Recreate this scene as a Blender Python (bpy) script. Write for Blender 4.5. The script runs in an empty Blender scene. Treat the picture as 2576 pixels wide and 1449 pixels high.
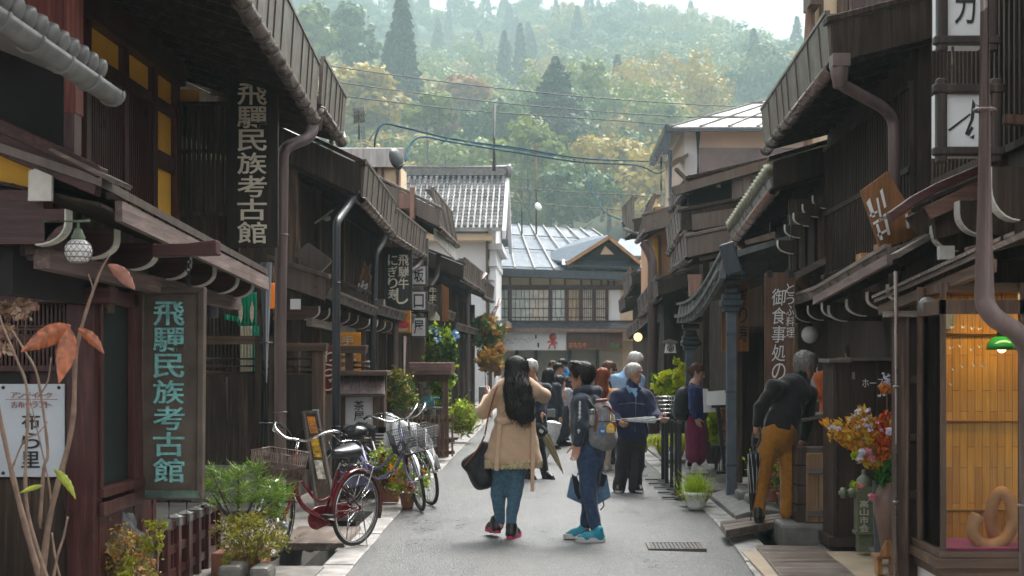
import bpy, math, random
import numpy as np
from mathutils import Vector, Matrix
R = math.radians
SC = bpy.context.scene
COL = SC.collection
rng = random.Random(7)
nrg = np.random.default_rng(11)
# picture coordinates (2576 wide) <-> world: level camera at height H, street runs along +Y
F, U0, V0, H = 3578.0, 1400.0, 900.0, 1.65
def P(u, v, Y): return Vector(((u-U0)/F*Y, Y, H-(v-V0)/F*Y))
def XU(u, Y): return (u-U0)/F*Y
def ZV(v, Y): return H-(v-V0)/F*Y
def GY(v, z=0.0): return F*(H-z)/(v-V0)
def nmat(name):
	m = bpy.data.materials.new(name); m.use_nodes = True
	nt = m.node_tree
	return m, nt, nt.nodes['Principled BSDF']
def nd(nt, t, **kw):
	n = nt.nodes.new(t)
	for k, v in kw.items():
		if k in n.inputs: n.inputs[k].default_value = v
		else: setattr(n, k, v)
	return n
def c4(c): return (c[0], c[1], c[2], 1.0)
def ramp(nt, fac, stops, interp='LINEAR'):
	r = nt.nodes.new('ShaderNodeValToRGB'); r.color_ramp.interpolation = interp
	e = r.color_ramp.elements
	while len(e) < len(stops): e.new(0.5)
	for i, (p, c) in enumerate(stops): e[i].position = p; e[i].color = c4(c)
	nt.links.new(fac, r.inputs['Fac']); return r
def mixc(nt, fac, a, b, mode='MIX'):
	m = nt.nodes.new('ShaderNodeMix'); m.data_type = 'RGBA'; m.blend_type = mode
	for sock, val in ((m.inputs['Factor'], fac), (m.inputs[6], a), (m.inputs[7], b)):
		if hasattr(val, 'links') or hasattr(val, 'is_output'): nt.links.new(val, sock)
		else: sock.default_value = val if not isinstance(val, tuple) else c4(val)
	return m.outputs[2]
def coords(nt, sc=(1, 1, 1), kind='Object'):
	t = nt.nodes.new('ShaderNodeTexCoord'); mp = nt.nodes.new('ShaderNodeMapping')
	mp.inputs['Scale'].default_value = sc
	nt.links.new(t.outputs[kind], mp.inputs['Vector']); return mp.outputs['Vector']
def noise(nt, vec, scale, detail=4, rough=0.55, dist=0.0):
	n = nd(nt, 'ShaderNodeTexNoise', Scale=scale, Detail=detail, Roughness=rough, Distortion=dist)
	nt.links.new(vec, n.inputs['Vector']); return n.outputs['Fac']
def bump(nt, b, h, strength, dist=0.01):
	n = nd(nt, 'ShaderNodeBump', Strength=strength, Distance=dist)
	nt.links.new(h, n.inputs['Height']); nt.links.new(n.outputs['Normal'], b.inputs['Normal'])
def M_plain(name, col, rough=0.5, var=0.25, scale=6.0, metal=0.0, bmp=0.15, bscale=60, spec=0.5):
	m, nt, b = nmat(name)
	vec = coords(nt)
	f = noise(nt, vec, scale, 5)
	lo = tuple(c*(1-var) for c in col); hi = tuple(min(1, c*(1+var)) for c in col)
	r = ramp(nt, f, [(0.3, lo), (0.7, hi)])
	nt.links.new(r.outputs['Color'], b.inputs['Base Color'])
	b.inputs['Roughness'].default_value = rough; b.inputs['Metallic'].default_value = metal
	b.inputs['Specular IOR Level'].default_value = spec
	if bmp: bump(nt, b, noise(nt, vec, bscale, 3), bmp, 0.004)
	return m
def M_wood(name, col, axis='z', light=None, rough=0.5, worn=0.35, k=1.0, spec=0.4):
	# dark stained timber: long streaks along one axis, paler worn streaks
	m, nt, b = nmat(name)
	s = {'x': (1.2, 22, 22), 'y': (22, 1.2, 22), 'z': (22, 22, 1.2)}[axis]
	vec = coords(nt, tuple(q*k for q in s)); v2 = coords(nt)
	g = noise(nt, vec, 1.0, 6, 0.65, 0.6)
	big = noise(nt, v2, 1.7, 4, 0.6)
	light = light or tuple(min(1, c*2.1+0.012) for c in col)
	r = ramp(nt, g, [(0.25, tuple(c*0.55 for c in col)), (0.5, col), (0.8, light)])
	r2 = ramp(nt, big, [(0.35, (0.72, 0.72, 0.72)), (0.7, (1.25, 1.22, 1.2))])
	c = mixc(nt, 1.0, r.outputs['Color'], r2.outputs['Color'], 'MULTIPLY')
	if worn:
		w = noise(nt, coords(nt, tuple(q*0.35 for q in s)), 1.3, 5, 0.7)
		rw = ramp(nt, w, [(0.56, (0, 0, 0)), (0.75, (worn, worn, worn))])
		c = mixc(nt, rw.outputs['Color'], c, tuple(min(1, q*1.6+0.02) for q in light))
	nt.links.new(c, b.inputs['Base Color'])
	rr = ramp(nt, big, [(0.3, (rough-0.12,)*3), (0.7, (rough+0.15,)*3)])
	nt.links.new(rr.outputs['Color'], b.inputs['Roughness'])
	b.inputs['Specular IOR Level'].default_value = spec
	bump(nt, b, g, 0.35, 0.006)
	return m
def M_metal(name, col, rough=0.35, metal=0.7, streak=True):
	m, nt, b = nmat(name)
	vec = coords(nt, (14, 14, 1.5)); v2 = coords(nt)
	g = noise(nt, vec, 1.0, 4); n2 = noise(nt, v2, 4.0, 5)
	r = ramp(nt, g, [(0.3, tuple(c*0.75 for c in col)), (0.7, tuple(min(1, c*1.3) for c in col))])
	nt.links.new(r.outputs['Color'], b.inputs['Base Color'])
	rr = ramp(nt, n2, [(0.3, (max(0.05, rough-0.12),)*3), (0.7, (rough+0.12,)*3)])
	nt.links.new(rr.outputs['Color'], b.inputs['Roughness'])
	b.inputs['Metallic'].default_value = metal
	return m
def M_leaf(name, cols, rough=0.5, trans=0.25, spec=0.3):
	m, nt, b = nmat(name)
	g = nt.nodes.new('ShaderNodeNewGeometry')
	n = len(cols)
	r = ramp(nt, g.outputs['Random Per Island'], [((i+0.5)/n, c) for i, c in enumerate(cols)])
	nt.links.new(r.outputs['Color'], b.inputs['Base Color'])
	b.inputs['Roughness'].default_value = rough; b.inputs['Specular IOR Level'].default_value = spec
	t = nt.nodes.new('ShaderNodeBsdfTranslucent'); nt.links.new(r.outputs['Color'], t.inputs['Color'])
	mx = nt.nodes.new('ShaderNodeMixShader'); mx.inputs[0].default_value = trans
	out = nt.nodes['Material Output']
	nt.links.new(b.outputs[0], mx.inputs[1]); nt.links.new(t.outputs[0], mx.inputs[2]); nt.links.new(mx.outputs[0], out.inputs['Surface'])
	return m
def M_cloth(name, col, rough=0.85, fold=0.5, var=0.18, fscale=7.0, sheen=0.2, weave=True, stretch=(1, 1, 0.45)):
	m, nt, b = nmat(name)
	vec = coords(nt, stretch); v2 = coords(nt)
	f = noise(nt, vec, fscale, 3, 0.5, 0.4); n2 = noise(nt, v2, 30, 4)
	r = ramp(nt, n2, [(0.3, tuple(c*(1-var) for c in col)), (0.7, tuple(min(1, c*(1+var)) for c in col))])
	nt.links.new(r.outputs['Color'], b.inputs['Base Color'])
	b.inputs['Roughness'].default_value = rough; b.inputs['Specular IOR Level'].default_value = 0.25
	b.inputs['Sheen Weight'].default_value = sheen
	bump(nt, b, f, fold, 0.05)
	return m
def M_glow(name, col, strength, base=None):
	m, nt, b = nmat(name)
	b.inputs['Base Color'].default_value = c4(base or col); b.inputs['Roughness'].default_value = 0.4
	b.inputs['Emission Color'].default_value = c4(col); b.inputs['Emission Strength'].default_value = strength
	return m
def M_glass(name, tint=(0.9, 0.93, 0.92), refl=0.12, rough=0.02, ior=1.5):
	m, nt, b = nmat(name)
	nt.nodes.remove(b)
	tr = nt.nodes.new('ShaderNodeBsdfTransparent'); tr.inputs['Color'].default_value = c4(tint)
	gl = nt.nodes.new('ShaderNodeBsdfGlossy'); gl.inputs['Roughness'].default_value = rough
	fr = nd(nt, 'ShaderNodeFresnel', IOR=ior)
	ad = nd(nt, 'ShaderNodeMath', operation='ADD'); ad.inputs[1].default_value = refl
	mx = nt.nodes.new('ShaderNodeMixShader'); out = nt.nodes['Material Output']
	nt.links.new(fr.outputs[0], ad.inputs[0]); nt.links.new(ad.outputs[0], mx.inputs[0])
	nt.links.new(tr.outputs[0], mx.inputs[1]); nt.links.new(gl.outputs[0], mx.inputs[2]); nt.links.new(mx.outputs[0], out.inputs['Surface'])
	return m
M = {}
M['dwz'] = M_wood('dark_wood_upright', (0.105, 0.066, 0.046), 'z', worn=0.5, spec=0.25)
M['dwy'] = M_wood('dark_wood_along', (0.105, 0.066, 0.046), 'y', worn=0.5, spec=0.25)
M['dwx'] = M_wood('dark_wood_across', (0.105, 0.066, 0.046), 'x', worn=0.5, spec=0.25)
M['blk'] = M_wood('black_stained_wood', (0.048, 0.033, 0.024), 'z', worn=0.5, rough=0.6, spec=0.15)
M['soffit'] = M_wood('soffit_boards', (0.04, 0.028, 0.021), 'y', worn=0.4, rough=0.65, spec=0.15)
M['marz'] = M_wood('maroon_wood_upright', (0.062, 0.017, 0.015), 'z', worn=0.12, rough=0.38)
M['mary'] = M_wood('maroon_wood_along', (0.055, 0.02, 0.018), 'y', worn=0.2, rough=0.45)
M['marx'] = M_wood('maroon_wood_across', (0.058, 0.018, 0.016), 'x', worn=0.12, rough=0.4)
M['mauve'] = M_wood('faded_mauve_boards', (0.13, 0.085, 0.08), 'z', worn=0.3, rough=0.6)
M['mauvey'] = M_wood('faded_mauve_beam', (0.15, 0.1, 0.09), 'y', worn=0.3, rough=0.6)
M['redwall'] = M_wood('worn_red_boards', (0.16, 0.035, 0.025), 'z', light=(0.28, 0.09, 0.06), worn=0.75, rough=0.6)
M['greyz'] = M_wood('weathered_grey_wood', (0.12, 0.1, 0.085), 'z', worn=0.4, rough=0.7)
M['greyy'] = M_wood('weathered_grey_wood_along', (0.16, 0.125, 0.105), 'y', worn=0.4, rough=0.6)
M['greyx'] = M_wood('weathered_grey_wood_across', (0.15, 0.12, 0.1), 'x', worn=0.4, rough=0.6)
M['carved'] = M_wood('carved_eave_board', (0.19, 0.135, 0.12), 'y', light=(0.36, 0.28, 0.25), worn=0.4, rough=0.55, k=1.4)
M['tanwood'] = M_wood('tan_wood', (0.4, 0.2, 0.075), 'z', worn=0.2, rough=0.5)
M['tanx'] = M_wood('tan_wood_across', (0.4, 0.2, 0.075), 'x', worn=0.2, rough=0.5)
M['orangewood'] = M_wood('varnished_orange_wood', (0.36, 0.13, 0.035), 'z', light=(0.5, 0.22, 0.06), worn=0.1, rough=0.35)
M['signwood'] = M_wood('old_sign_wood', (0.13, 0.065, 0.04), 'z', light=(0.24, 0.14, 0.09), worn=0.5, rough=0.5)
M['plank'] = M_wood('wet_plank_wood', (0.15, 0.115, 0.095), 'x', light=(0.33, 0.28, 0.24), worn=0.35, rough=0.38)
M['planky'] = M_wood('wet_plank_wood_along', (0.15, 0.115, 0.095), 'y', light=(0.33, 0.28, 0.24), worn=0.35, rough=0.38)
M['boxwood'] = M_wood('brown_box_wood', (0.042, 0.024, 0.017), 'z', worn=0.35, rough=0.5)
M['doorwood'] = M_wood('weathered_door_wood', (0.27, 0.155, 0.075), 'z', light=(0.42, 0.3, 0.19), worn=0.5, rough=0.6)
M['ochre'] = M_plain('ochre_plaster', (0.85, 0.45, 0.05), 0.75, 0.1, 5)
M['cream'] = M_plain('cream_plaster', (0.72, 0.55, 0.36), 0.8, 0.08, 3)
M['salmon'] = M_plain('salmon_plaster', (0.66, 0.35, 0.2), 0.8, 0.08, 3)
M['white'] = M_plain('white_paint', (0.78, 0.77, 0.74), 0.55, 0.05, 5)
M['bone'] = M_plain('white_painted_end_grain', (0.6, 0.58, 0.52), 0.6, 0.14, 12)
M['plaster'] = M_plain('white_plaster', (0.74, 0.73, 0.74), 0.8, 0.06, 2)
M['metal'] = M_metal('brown_roof_metal', (0.13, 0.1, 0.085), 0.38, 0.35)
M['gutter'] = M_metal('brown_gutter', (0.22, 0.165, 0.145), 0.28, 0.55)
M['pipe'] = M_metal('brown_downpipe', (0.145, 0.1, 0.092), 0.42, 0.1)
M['pipedk'] = M_metal('charcoal_downpipe', (0.035, 0.035, 0.04), 0.4, 0.15)
M['copper'] = M_metal('rusty_copper', (0.25, 0.14, 0.1), 0.4, 0.4)
M['tile'] = M_plain('grey_glazed_tile', (0.19, 0.185, 0.18), 0.4, 0.3, 9)
M['zinc'] = M_metal('zinc_gutter', (0.17, 0.17, 0.16), 0.5, 0.2)
M['lightroof'] = M_metal('pale_metal_roof', (0.4, 0.37, 0.35), 0.35, 0.2)
M['blueroof'] = M_metal('blue_grey_wet_roof', (0.085, 0.115, 0.15), 0.6, 0.0)
M['navytrim'] = M_metal('slate_blue_trim', (0.055, 0.068, 0.08), 0.4, 0.2)
M['bluepost'] = M_plain('slate_blue_post', (0.085, 0.105, 0.125), 0.45, 0.2, 8)
M['greyarc'] = M_metal('grey_arcade_metal', (0.16, 0.165, 0.16), 0.38, 0.3)
M['iron'] = M_plain('black_iron', (0.016, 0.017, 0.018), 0.4, 0.3, 15)
M['bronze'] = M_plain('brown_bronze', (0.115, 0.085, 0.065), 0.5, 0.35, 5, metal=0.3)
M['verdi'] = M_plain('verdigris', (0.22, 0.52, 0.49), 0.6, 0.4, 25)
M['chrome'] = M_metal('chrome', (0.62, 0.62, 0.6), 0.16, 0.95)
M['rubber'] = M_plain('black_rubber', (0.018, 0.018, 0.018), 0.6, 0.3, 30)
M['wire'] = M_plain('dark_wire', (0.03, 0.03, 0.03), 0.6, 0.1, 5, bmp=0)
M['bluecable'] = M_plain('teal_cable', (0.008, 0.06, 0.1), 0.8, 0.25, 3, bmp=0, spec=0.1)
M['terracotta'] = M_plain('terracotta', (0.3, 0.12, 0.075), 0.7, 0.25, 9)
M['stone'] = M_plain('grey_stone', (0.15, 0.14, 0.125), 0.6, 0.4, 7, bmp=0.6, bscale=40)
M['kerb'] = M_plain('wet_kerb_stone', (0.34, 0.32, 0.3), 0.42, 0.5, 5, bmp=0.6, bscale=45)
M['concrete'] = M_plain('tan_concrete', (0.4, 0.31, 0.21), 0.5, 0.2, 3)
M['rock'] = M_plain('dark_rock', (0.1, 0.1, 0.105), 0.6, 0.6, 9, bmp=0.8, bscale=18)
M['ink'] = M_plain('black_ink', (0.012, 0.012, 0.013), 0.5, 0.2, 20, bmp=0)
M['cream_letter'] = M_plain('cream_letter_paint', (0.8, 0.74, 0.6), 0.6, 0.15, 14)
M['glass'] = M_glass('window_glass', refl=0.0, ior=1.22)
M['glassrefl'] = M_glass('dark_reflecting_glass', (0.5, 0.5, 0.49), 0.0, 0.3, 1.3)
M['lampwhite'] = M_plain('milk_glass', (0.8, 0.79, 0.76), 0.25, 0.04, 5, bmp=0)
M['signwhite'] = M_plain('white_sign_panel', (0.74, 0.74, 0.73), 0.4, 0.06, 4, bmp=0)
M['signgrey'] = M_plain('pale_grey_sign_panel', (0.5, 0.53, 0.56), 0.45, 0.08, 3, bmp=0)
M['paper'] = M_plain('white_paper', (0.66, 0.66, 0.63), 0.7, 0.06, 4, bmp=0)
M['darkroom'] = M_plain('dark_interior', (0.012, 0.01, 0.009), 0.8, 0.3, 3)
def M_asphalt():
	m, nt, b = nmat('wet_asphalt')
	v = coords(nt)
	ag = nd(nt, 'ShaderNodeTexVoronoi', Scale=70.0); nt.links.new(v, ag.inputs['Vector'])
	fine = noise(nt, v, 62, 6, 0.8); big = noise(nt, coords(nt, (1, 0.3, 1)), 1.1, 7, 0.68); mid = noise(nt, v, 11, 6, 0.7)
	track = noise(nt, coords(nt, (2.2, 0.05, 1)), 1.0, 3, 0.5)
	r = ramp(nt, fine, [(0.3, (0.032, 0.031, 0.031)), (0.5, (0.095, 0.094, 0.092)), (0.68, (0.24, 0.236, 0.228))])
	r2 = ramp(nt, big, [(0.3, (0.74, 0.74, 0.74)), (0.7, (1.15, 1.14, 1.12))]); r3 = ramp(nt, mid, [(0.3, (0.8,)*3), (0.7, (1.15,)*3)])
	c = mixc(nt, 1.0, mixc(nt, 1.0, r.outputs['Color'], r2.outputs['Color'], 'MULTIPLY'), r3.outputs['Color'], 'MULTIPLY')
	# fine cracks and a repair seam
	cr = nd(nt, 'ShaderNodeTexVoronoi', Scale=0.42, feature='DISTANCE_TO_EDGE')
	wv = nd(nt, 'ShaderNodeTexNoise', Scale=2.5, Detail=6.0); nt.links.new(v, wv.inputs['Vector'])
	mx = nt.nodes.new('ShaderNodeMix'); mx.data_type = 'RGBA'; mx.inputs['Factor'].default_value = 0.22
	nt.links.new(v, mx.inputs[6]); nt.links.new(wv.outputs['Color'], mx.inputs[7]); nt.links.new(mx.outputs[2], cr.inputs['Vector'])
	ck = ramp(nt, cr.outputs['Distance'], [(0.0, (0.72,)*3), (0.006, (1, 1, 1))])
	c = mixc(nt, 1.0, c, ck.outputs['Color'], 'MULTIPLY')
	nt.links.new(c, b.inputs['Base Color'])
	ad = nd(nt, 'ShaderNodeMath', operation='ADD'); nt.links.new(big, ad.inputs[0])
	m2 = nd(nt, 'ShaderNodeMath', operation='MULTIPLY'); m2.inputs[1].default_value = 0.5; nt.links.new(mid, m2.inputs[0]); nt.links.new(m2.outputs[0], ad.inputs[1])
	a2 = nd(nt, 'ShaderNodeMath', operation='ADD'); nt.links.new(ad.outputs[0], a2.inputs[0])
	m3 = nd(nt, 'ShaderNodeMath', operation='MULTIPLY'); m3.inputs[1].default_value = 0.6; nt.links.new(track, m3.inputs[0]); nt.links.new(m3.outputs[0], a2.inputs[1])
	rr = ramp(nt, a2.outputs[0], [(0.85, (0.27,)*3), (1.2, (0.52,)*3)])
	nt.links.new(rr.outputs['Color'], b.inputs['Roughness'])
	b.inputs['Specular IOR Level'].default_value = 0.5
	bump(nt, b, ag.outputs['Distance'], 0.7, 0.008)
	return m
M['asphalt'] = M_asphalt()
def M_water():
	m, nt, b = nmat('drain_water')
	b.inputs['Base Color'].default_value = (0.012, 0.014, 0.012, 1); b.inputs['Roughness'].default_value = 0.06
	bump(nt, b, noise(nt, coords(nt), 9, 3), 0.3, 0.01); return m
M['water'] = M_water()
ORG = {}
def tag(o, label=None, cat=None, group=None, kind=None):
	if label: o['label'] = label
	if cat: o['category'] = cat
	if group: o['group'] = group
	if kind: o['kind'] = kind
	return o
def thing(name, label, cat, loc=(0, 0, 0), rz=0.0, group=None, local=False, rot=None):
	o = bpy.data.objects.new(name, None); COL.objects.link(o)
	o.empty_display_size = 0.1
	o.location = loc; o.rotation_euler = rot or (0, 0, rz)
	ORG[o] = Vector((0, 0, 0)) if local else Vector(loc)
	return tag(o, label, cat, group)
def link(name, me, parent, base=None):
	o = bpy.data.objects.new(name, me); COL.objects.link(o)
	if parent is not None:
		o.parent = parent; ORG[o] = ORG[parent]
	elif base is not None:
		o.location = base; ORG[o] = Vector(base)
	else: ORG[o] = Vector((0, 0, 0))
	return o
def npmesh(name, V, Q, mats, midx=None, parent=None, base=None, smooth=False, local=False):
	"""V (n,3) array, Q list/array of faces (all same size)"""
	V = np.asarray(V, dtype=np.float32).reshape(-1, 3); Q = np.asarray(Q, dtype=np.int32); k = Q.shape[1]
	org = ORG[parent] if parent is not None else (Vector(base) if base is not None else Vector((0, 0, 0)))
	if local: org = Vector((0, 0, 0))
	me = bpy.data.meshes.new(name)
	me.vertices.add(len(V)); me.vertices.foreach_set('co', (V-np.array(org, dtype=np.float32)).ravel())
	me.loops.add(Q.size); me.loops.foreach_set('vertex_index', Q.ravel())
	me.polygons.add(len(Q)); me.polygons.foreach_set('loop_start', np.arange(0, Q.size, k, dtype=np.int32))
	try: me.polygons.foreach_set('loop_total', np.full(len(Q), k, dtype=np.int32))
	except Exception: pass
	for m in (mats if isinstance(mats, (list, tuple)) else [mats]): me.materials.append(m)
	if midx is not None: me.polygons.foreach_set('material_index', np.asarray(midx, dtype=np.int32))
	if smooth: me.polygons.foreach_set('use_smooth', np.ones(len(Q), dtype=bool))
	me.update(calc_edges=True); me.validate()
	return link(name, me, parent, base)
def frame_of(d):
	d = d.normalized(); a = Vector((0, 0, 1)) if abs(d.z) < 0.95 else Vector((1, 0, 0))
	x = d.cross(a).normalized(); return x, x.cross(d).normalized()
class MB:
	def __init__(s): s.v = []; s.f = []; s.fm = []; s.sm = []; s.mi = 0
	def add(s, vs, fs, sm=False):
		o = len(s.v); s.v += [tuple(q) for q in vs]
		for f in fs: s.f.append(tuple(i+o for i in f)); s.fm.append(s.mi); s.sm.append(sm)
		return s
	def box(s, x0, x1, y0, y1, z0, z1):
		vs = [(x, y, z) for x in (x0, x1) for y in (y0, y1) for z in (z0, z1)]
		return s.add(vs, [(0, 1, 3, 2), (4, 6, 7, 5), (0, 4, 5, 1), (2, 3, 7, 6), (0, 2, 6, 4), (1, 5, 7, 3)])
	def obox(s, c, ax, ay, az):
		c = Vector(c); vs = [c+i*ax+j*ay+k*az for i in (-1, 1) for j in (-1, 1) for k in (-1, 1)]
		return s.add(vs, [(0, 1, 3, 2), (4, 6, 7, 5), (0, 4, 5, 1), (2, 3, 7, 6), (0, 2, 6, 4), (1, 5, 7, 3)])
	def fr(s, u0, v0, u1, v1, Y, th=0.05):
		return s.box(XU(u0, Y), XU(u1, Y), Y, Y+th, ZV(v1, Y), ZV(v0, Y))
	def beam(s, a, b, w, h, up=(0, 0, 1)):
		a = Vector(a); b = Vector(b); d = b-a; up = Vector(up)
		x = d.cross(up)
		if x.length < 1e-6: x = d.cross(Vector((1, 0, 0)))
		x.normalize(); z = x.cross(d).normalized()
		return s.obox((a+b)/2, d/2, x*w/2, z*h/2)
	def loft(s, A, B, cap=True):
		n = len(A); fs = [(i, (i+1) % n, n+(i+1) % n, n+i) for i in range(n)]
		if cap: fs += [tuple(range(n-1, -1, -1)), tuple(range(n, 2*n))]
		return s.add(list(A)+list(B), fs)
	def prism(s, pts, d):
		d = Vector(d); pts = [Vector(p) for p in pts]; return s.loft(pts, [p+d for p in pts])
	def frpoly(s, uv, Y, th=0.05):
		return s.prism([P(u, v, Y) for u, v in uv], (0, th, 0))
	def tube(s, pts, r, n=8, cap=True, sm=True, flat=None):
		pts = [Vector(p) for p in pts]; rs = r if isinstance(r, (list, tuple)) else [r]*len(pts)
		rings = []; px = None
		for i, p in enumerate(pts):
			if i == 0: d = pts[1]-pts[0]
			elif i == len(pts)-1: d = pts[-1]-pts[-2]
			else: d = (pts[i+1]-p).normalized()+(p-pts[i-1]).normalized()
			if d.length < 1e-9: d = pts[i]-pts[i-1]
			d.normalize()
			if px is None: x, y = frame_of(d)
			else:
				x = px-d*px.dot(d)
				if x.length < 1e-5: x, y = frame_of(d)
				x.normalize(); y = d.cross(x).normalized()
			px = x
			fl = flat or 1.0
			rings.append([p+rs[i]*(math.cos(t)*x+math.sin(t)*y*fl) for t in [2*math.pi*k/n for k in range(n)]])
		o = []; fs = []
		for rg in rings: o += rg
		for i in range(len(rings)-1):
			for k in range(n): fs.append((i*n+k, i*n+(k+1) % n, (i+1)*n+(k+1) % n, (i+1)*n+k))
		if cap: fs += [tuple(range(n-1, -1, -1)), tuple(range((len(rings)-1)*n, len(rings)*n))]
		return s.add(o, fs, sm)
	def ring(s, c, r, t, axis, n=28, k=7):
		"""torus: centre, radius, tube radius, axis vector"""
		c = Vector(c); x, y = frame_of(Vector(axis)); a = Vector(axis).normalized()
		vs = []; fs = []
		for i in range(n):
			q = 2*math.pi*i/n; e = x*math.cos(q)+y*math.sin(q)
			for j in range(k):
				w = 2*math.pi*j/k; vs.append(c+e*(r+t*math.cos(w))+a*t*math.sin(w))
		for i in range(n):
			for j in range(k): fs.append((i*k+j, ((i+1) % n)*k+j, ((i+1) % n)*k+(j+1) % k, i*k+(j+1) % k))
		return s.add(vs, fs, True)
	def lathe(s, prof, c, n=24, axis=(0, 0, 1), sx=1.0, cap=True):
		c = Vector(c); a = Vector(axis).normalized()
		if abs(a.z) > 0.99: x, y = Vector((1, 0, 0)), Vector((0, 1, 0))
		else: x, y = frame_of(a)
		vs = []; fs = []; m = len(prof)
		for r, h in prof:
			for k in range(n):
				t = 2*math.pi*k/n; vs.append(c+a*h+x*math.cos(t)*r*sx+y*math.sin(t)*r)
		for i in range(m-1):
			for k in range(n): fs.append((i*n+k, i*n+(k+1) % n, (i+1)*n+(k+1) % n, (i+1)*n+k))
		if cap and prof[0][0] > 1e-4: fs.append(tuple(range(n-1, -1, -1)))
		if cap and prof[-1][0] > 1e-4: fs.append(tuple(range((m-1)*n, m*n)))
		return s.add(vs, fs, True)
	def ball(s, c, r, n=16, sz=1.0):
		pr = [(max(1e-5, r*math.sin(math.pi*i/(n//2))), -r*sz*math.cos(math.pi*i/(n//2))) for i in range(n//2+1)]
		return s.lathe(pr, c, n)
	def grid(s, fn, nu, nv, sm=True):
		vs = [fn(i/nu, j/nv) for j in range(nv+1) for i in range(nu+1)]
		fs = [(j*(nu+1)+i, j*(nu+1)+i+1, (j+1)*(nu+1)+i+1, (j+1)*(nu+1)+i) for j in range(nv) for i in range(nu)]
		return s.add(vs, fs, sm)
	def build(s, name, mat, parent=None, base=None, bev=0.0, solid=0.0):
		org = ORG[parent] if parent is not None else (Vector(base) if base is not None else Vector((0, 0, 0)))
		me = bpy.data.meshes.new(name)
		me.from_pydata([(x-org.x, y-org.y, z-org.z) for x, y, z in s.v], [], s.f)
		for m in (mat if isinstance(mat, (list, tuple)) else [mat]): me.materials.append(M[m] if isinstance(m, str) else m)
		me.polygons.foreach_set('material_index', s.fm); me.polygons.foreach_set('use_smooth', s.sm)
		me.update()
		o = link(name, me, parent, base)
		if solid:
			md = o.modifiers.new('solid', 'SOLIDIFY'); md.thickness = solid; md.offset = 0
		if bev:
			md = o.modifiers.new('bevel', 'BEVEL'); md.width = bev; md.segments = 2; md.limit_method = 'ANGLE'; md.angle_limit = R(50); md.harden_normals = False
		return o
def smooth_path(pts, n=6):
	pts = [Vector(p) for p in pts]; out = []
	for i in range(len(pts)-1):
		p0 = pts[max(0, i-1)]; p1 = pts[i]; p2 = pts[i+1]; p3 = pts[min(len(pts)-1, i+2)]
		for k in range(n):
			t = k/n
			out.append(0.5*((2*p1)+(p2-p0)*t+(2*p0-5*p1+4*p2-p3)*t*t+(3*p1-p0-3*p2+p3)*t**3))
	return out+[pts[-1]]
GL = {}
def load_glyphs(chars):
	obs = []
	for bold in (0.0, 0.011):
		for ch in sorted(set(chars)):
			c = bpy.data.curves.new('glyph', 'FONT'); c.body = ch; c.size = 1.0; c.resolution_u = 4; c.offset = bold; c.extrude = 0.04
			o = bpy.data.objects.new('glyph', c); COL.objects.link(o); obs.append((ch, bold, o, c))
	dg = bpy.context.evaluated_depsgraph_get(); dg.update()
	for ch, bold, o, c in obs:
		me = bpy.data.meshes.new_from_object(o.evaluated_get(dg))
		v = np.zeros(len(me.vertices)*3); me.vertices.foreach_get('co', v); v = v.reshape(-1, 3)
		GL[(ch, bold > 0)] = (v, [tuple(p.vertices) for p in me.polygons])
		bpy.data.meshes.remove(me)
	for ch, bold, o, c in obs: bpy.data.objects.remove(o); bpy.data.curves.remove(c)
def put_glyph(mb, ch, c, right, up, w, h, depth=0.006, bold=True, fit='stretch', skew=0.0):
	v, fs = GL[(ch, bold)]
	if len(v) == 0: return
	lo = v.min(0); hi = v.max(0); ext = np.maximum(hi-lo, 1e-3)
	sx, sy = w/ext[0], h/ext[1]
	if fit == 'keep': sx = sy = min(sx, sy)
	if fit == 'em': sx = w/1.0; sy = h/1.0
	nrm = right.cross(up).normalized(); c = Vector(c); mid = (lo+hi)/2
	out = []
	for p in v:
		a, b2, z = (p[0]-mid[0])*sx, (p[1]-mid[1])*sy, (p[2]-mid[2])/0.08*depth
		a += skew*b2
		out.append(c+right*a+up*b2+nrm*z)
	mb.add(out, fs)
def text_v(mb, s, u0, v0, u1, v1, Y, bold=True, depth=0.006, gap=0.1, fit='stretch', skew=0.0):
	"""vertical lettering, one cell per character, on a plane facing the camera at depth Y"""
	n = len(s); ch = (v1-v0)/n
	for i, c in enumerate(s):
		vc = v0+ch*(i+0.5); px = Y/F
		ww = (u1-u0)*px; hh = ch*(1-gap)*px; ww *= 0.15 if c == 'ー' else 1
		put_glyph(mb, c, P((u0+u1)/2, vc, Y), Vector((1, 0, 0)), Vector((0, 0, 1)), ww, hh, depth, bold, fit, skew)
def text_h(mb, s, u0, v0, u1, v1, Y, bold=True, depth=0.006, gap=0.1, fit='stretch'):
	n = len(s); cw = (u1-u0)/n; px = Y/F
	for i, c in enumerate(s):
		put_glyph(mb, c, P(u0+cw*(i+0.5), (v0+v1)/2, Y), Vector((1, 0, 0)), Vector((0, 0, 1)), cw*(1-gap)*px, (v1-v0)*px*(0.12 if c == 'ー' else 1), depth, bold, fit)
load_glyphs('飛驒民族考古館アンティーク古布クラフトら里茶屋田舎わらじ手飛騨牛にぎ寿し食坂口屋まんとうふ料理御食事処のホース格納高山市おもちゃ凧力名倉ぎり寿会和')
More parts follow.
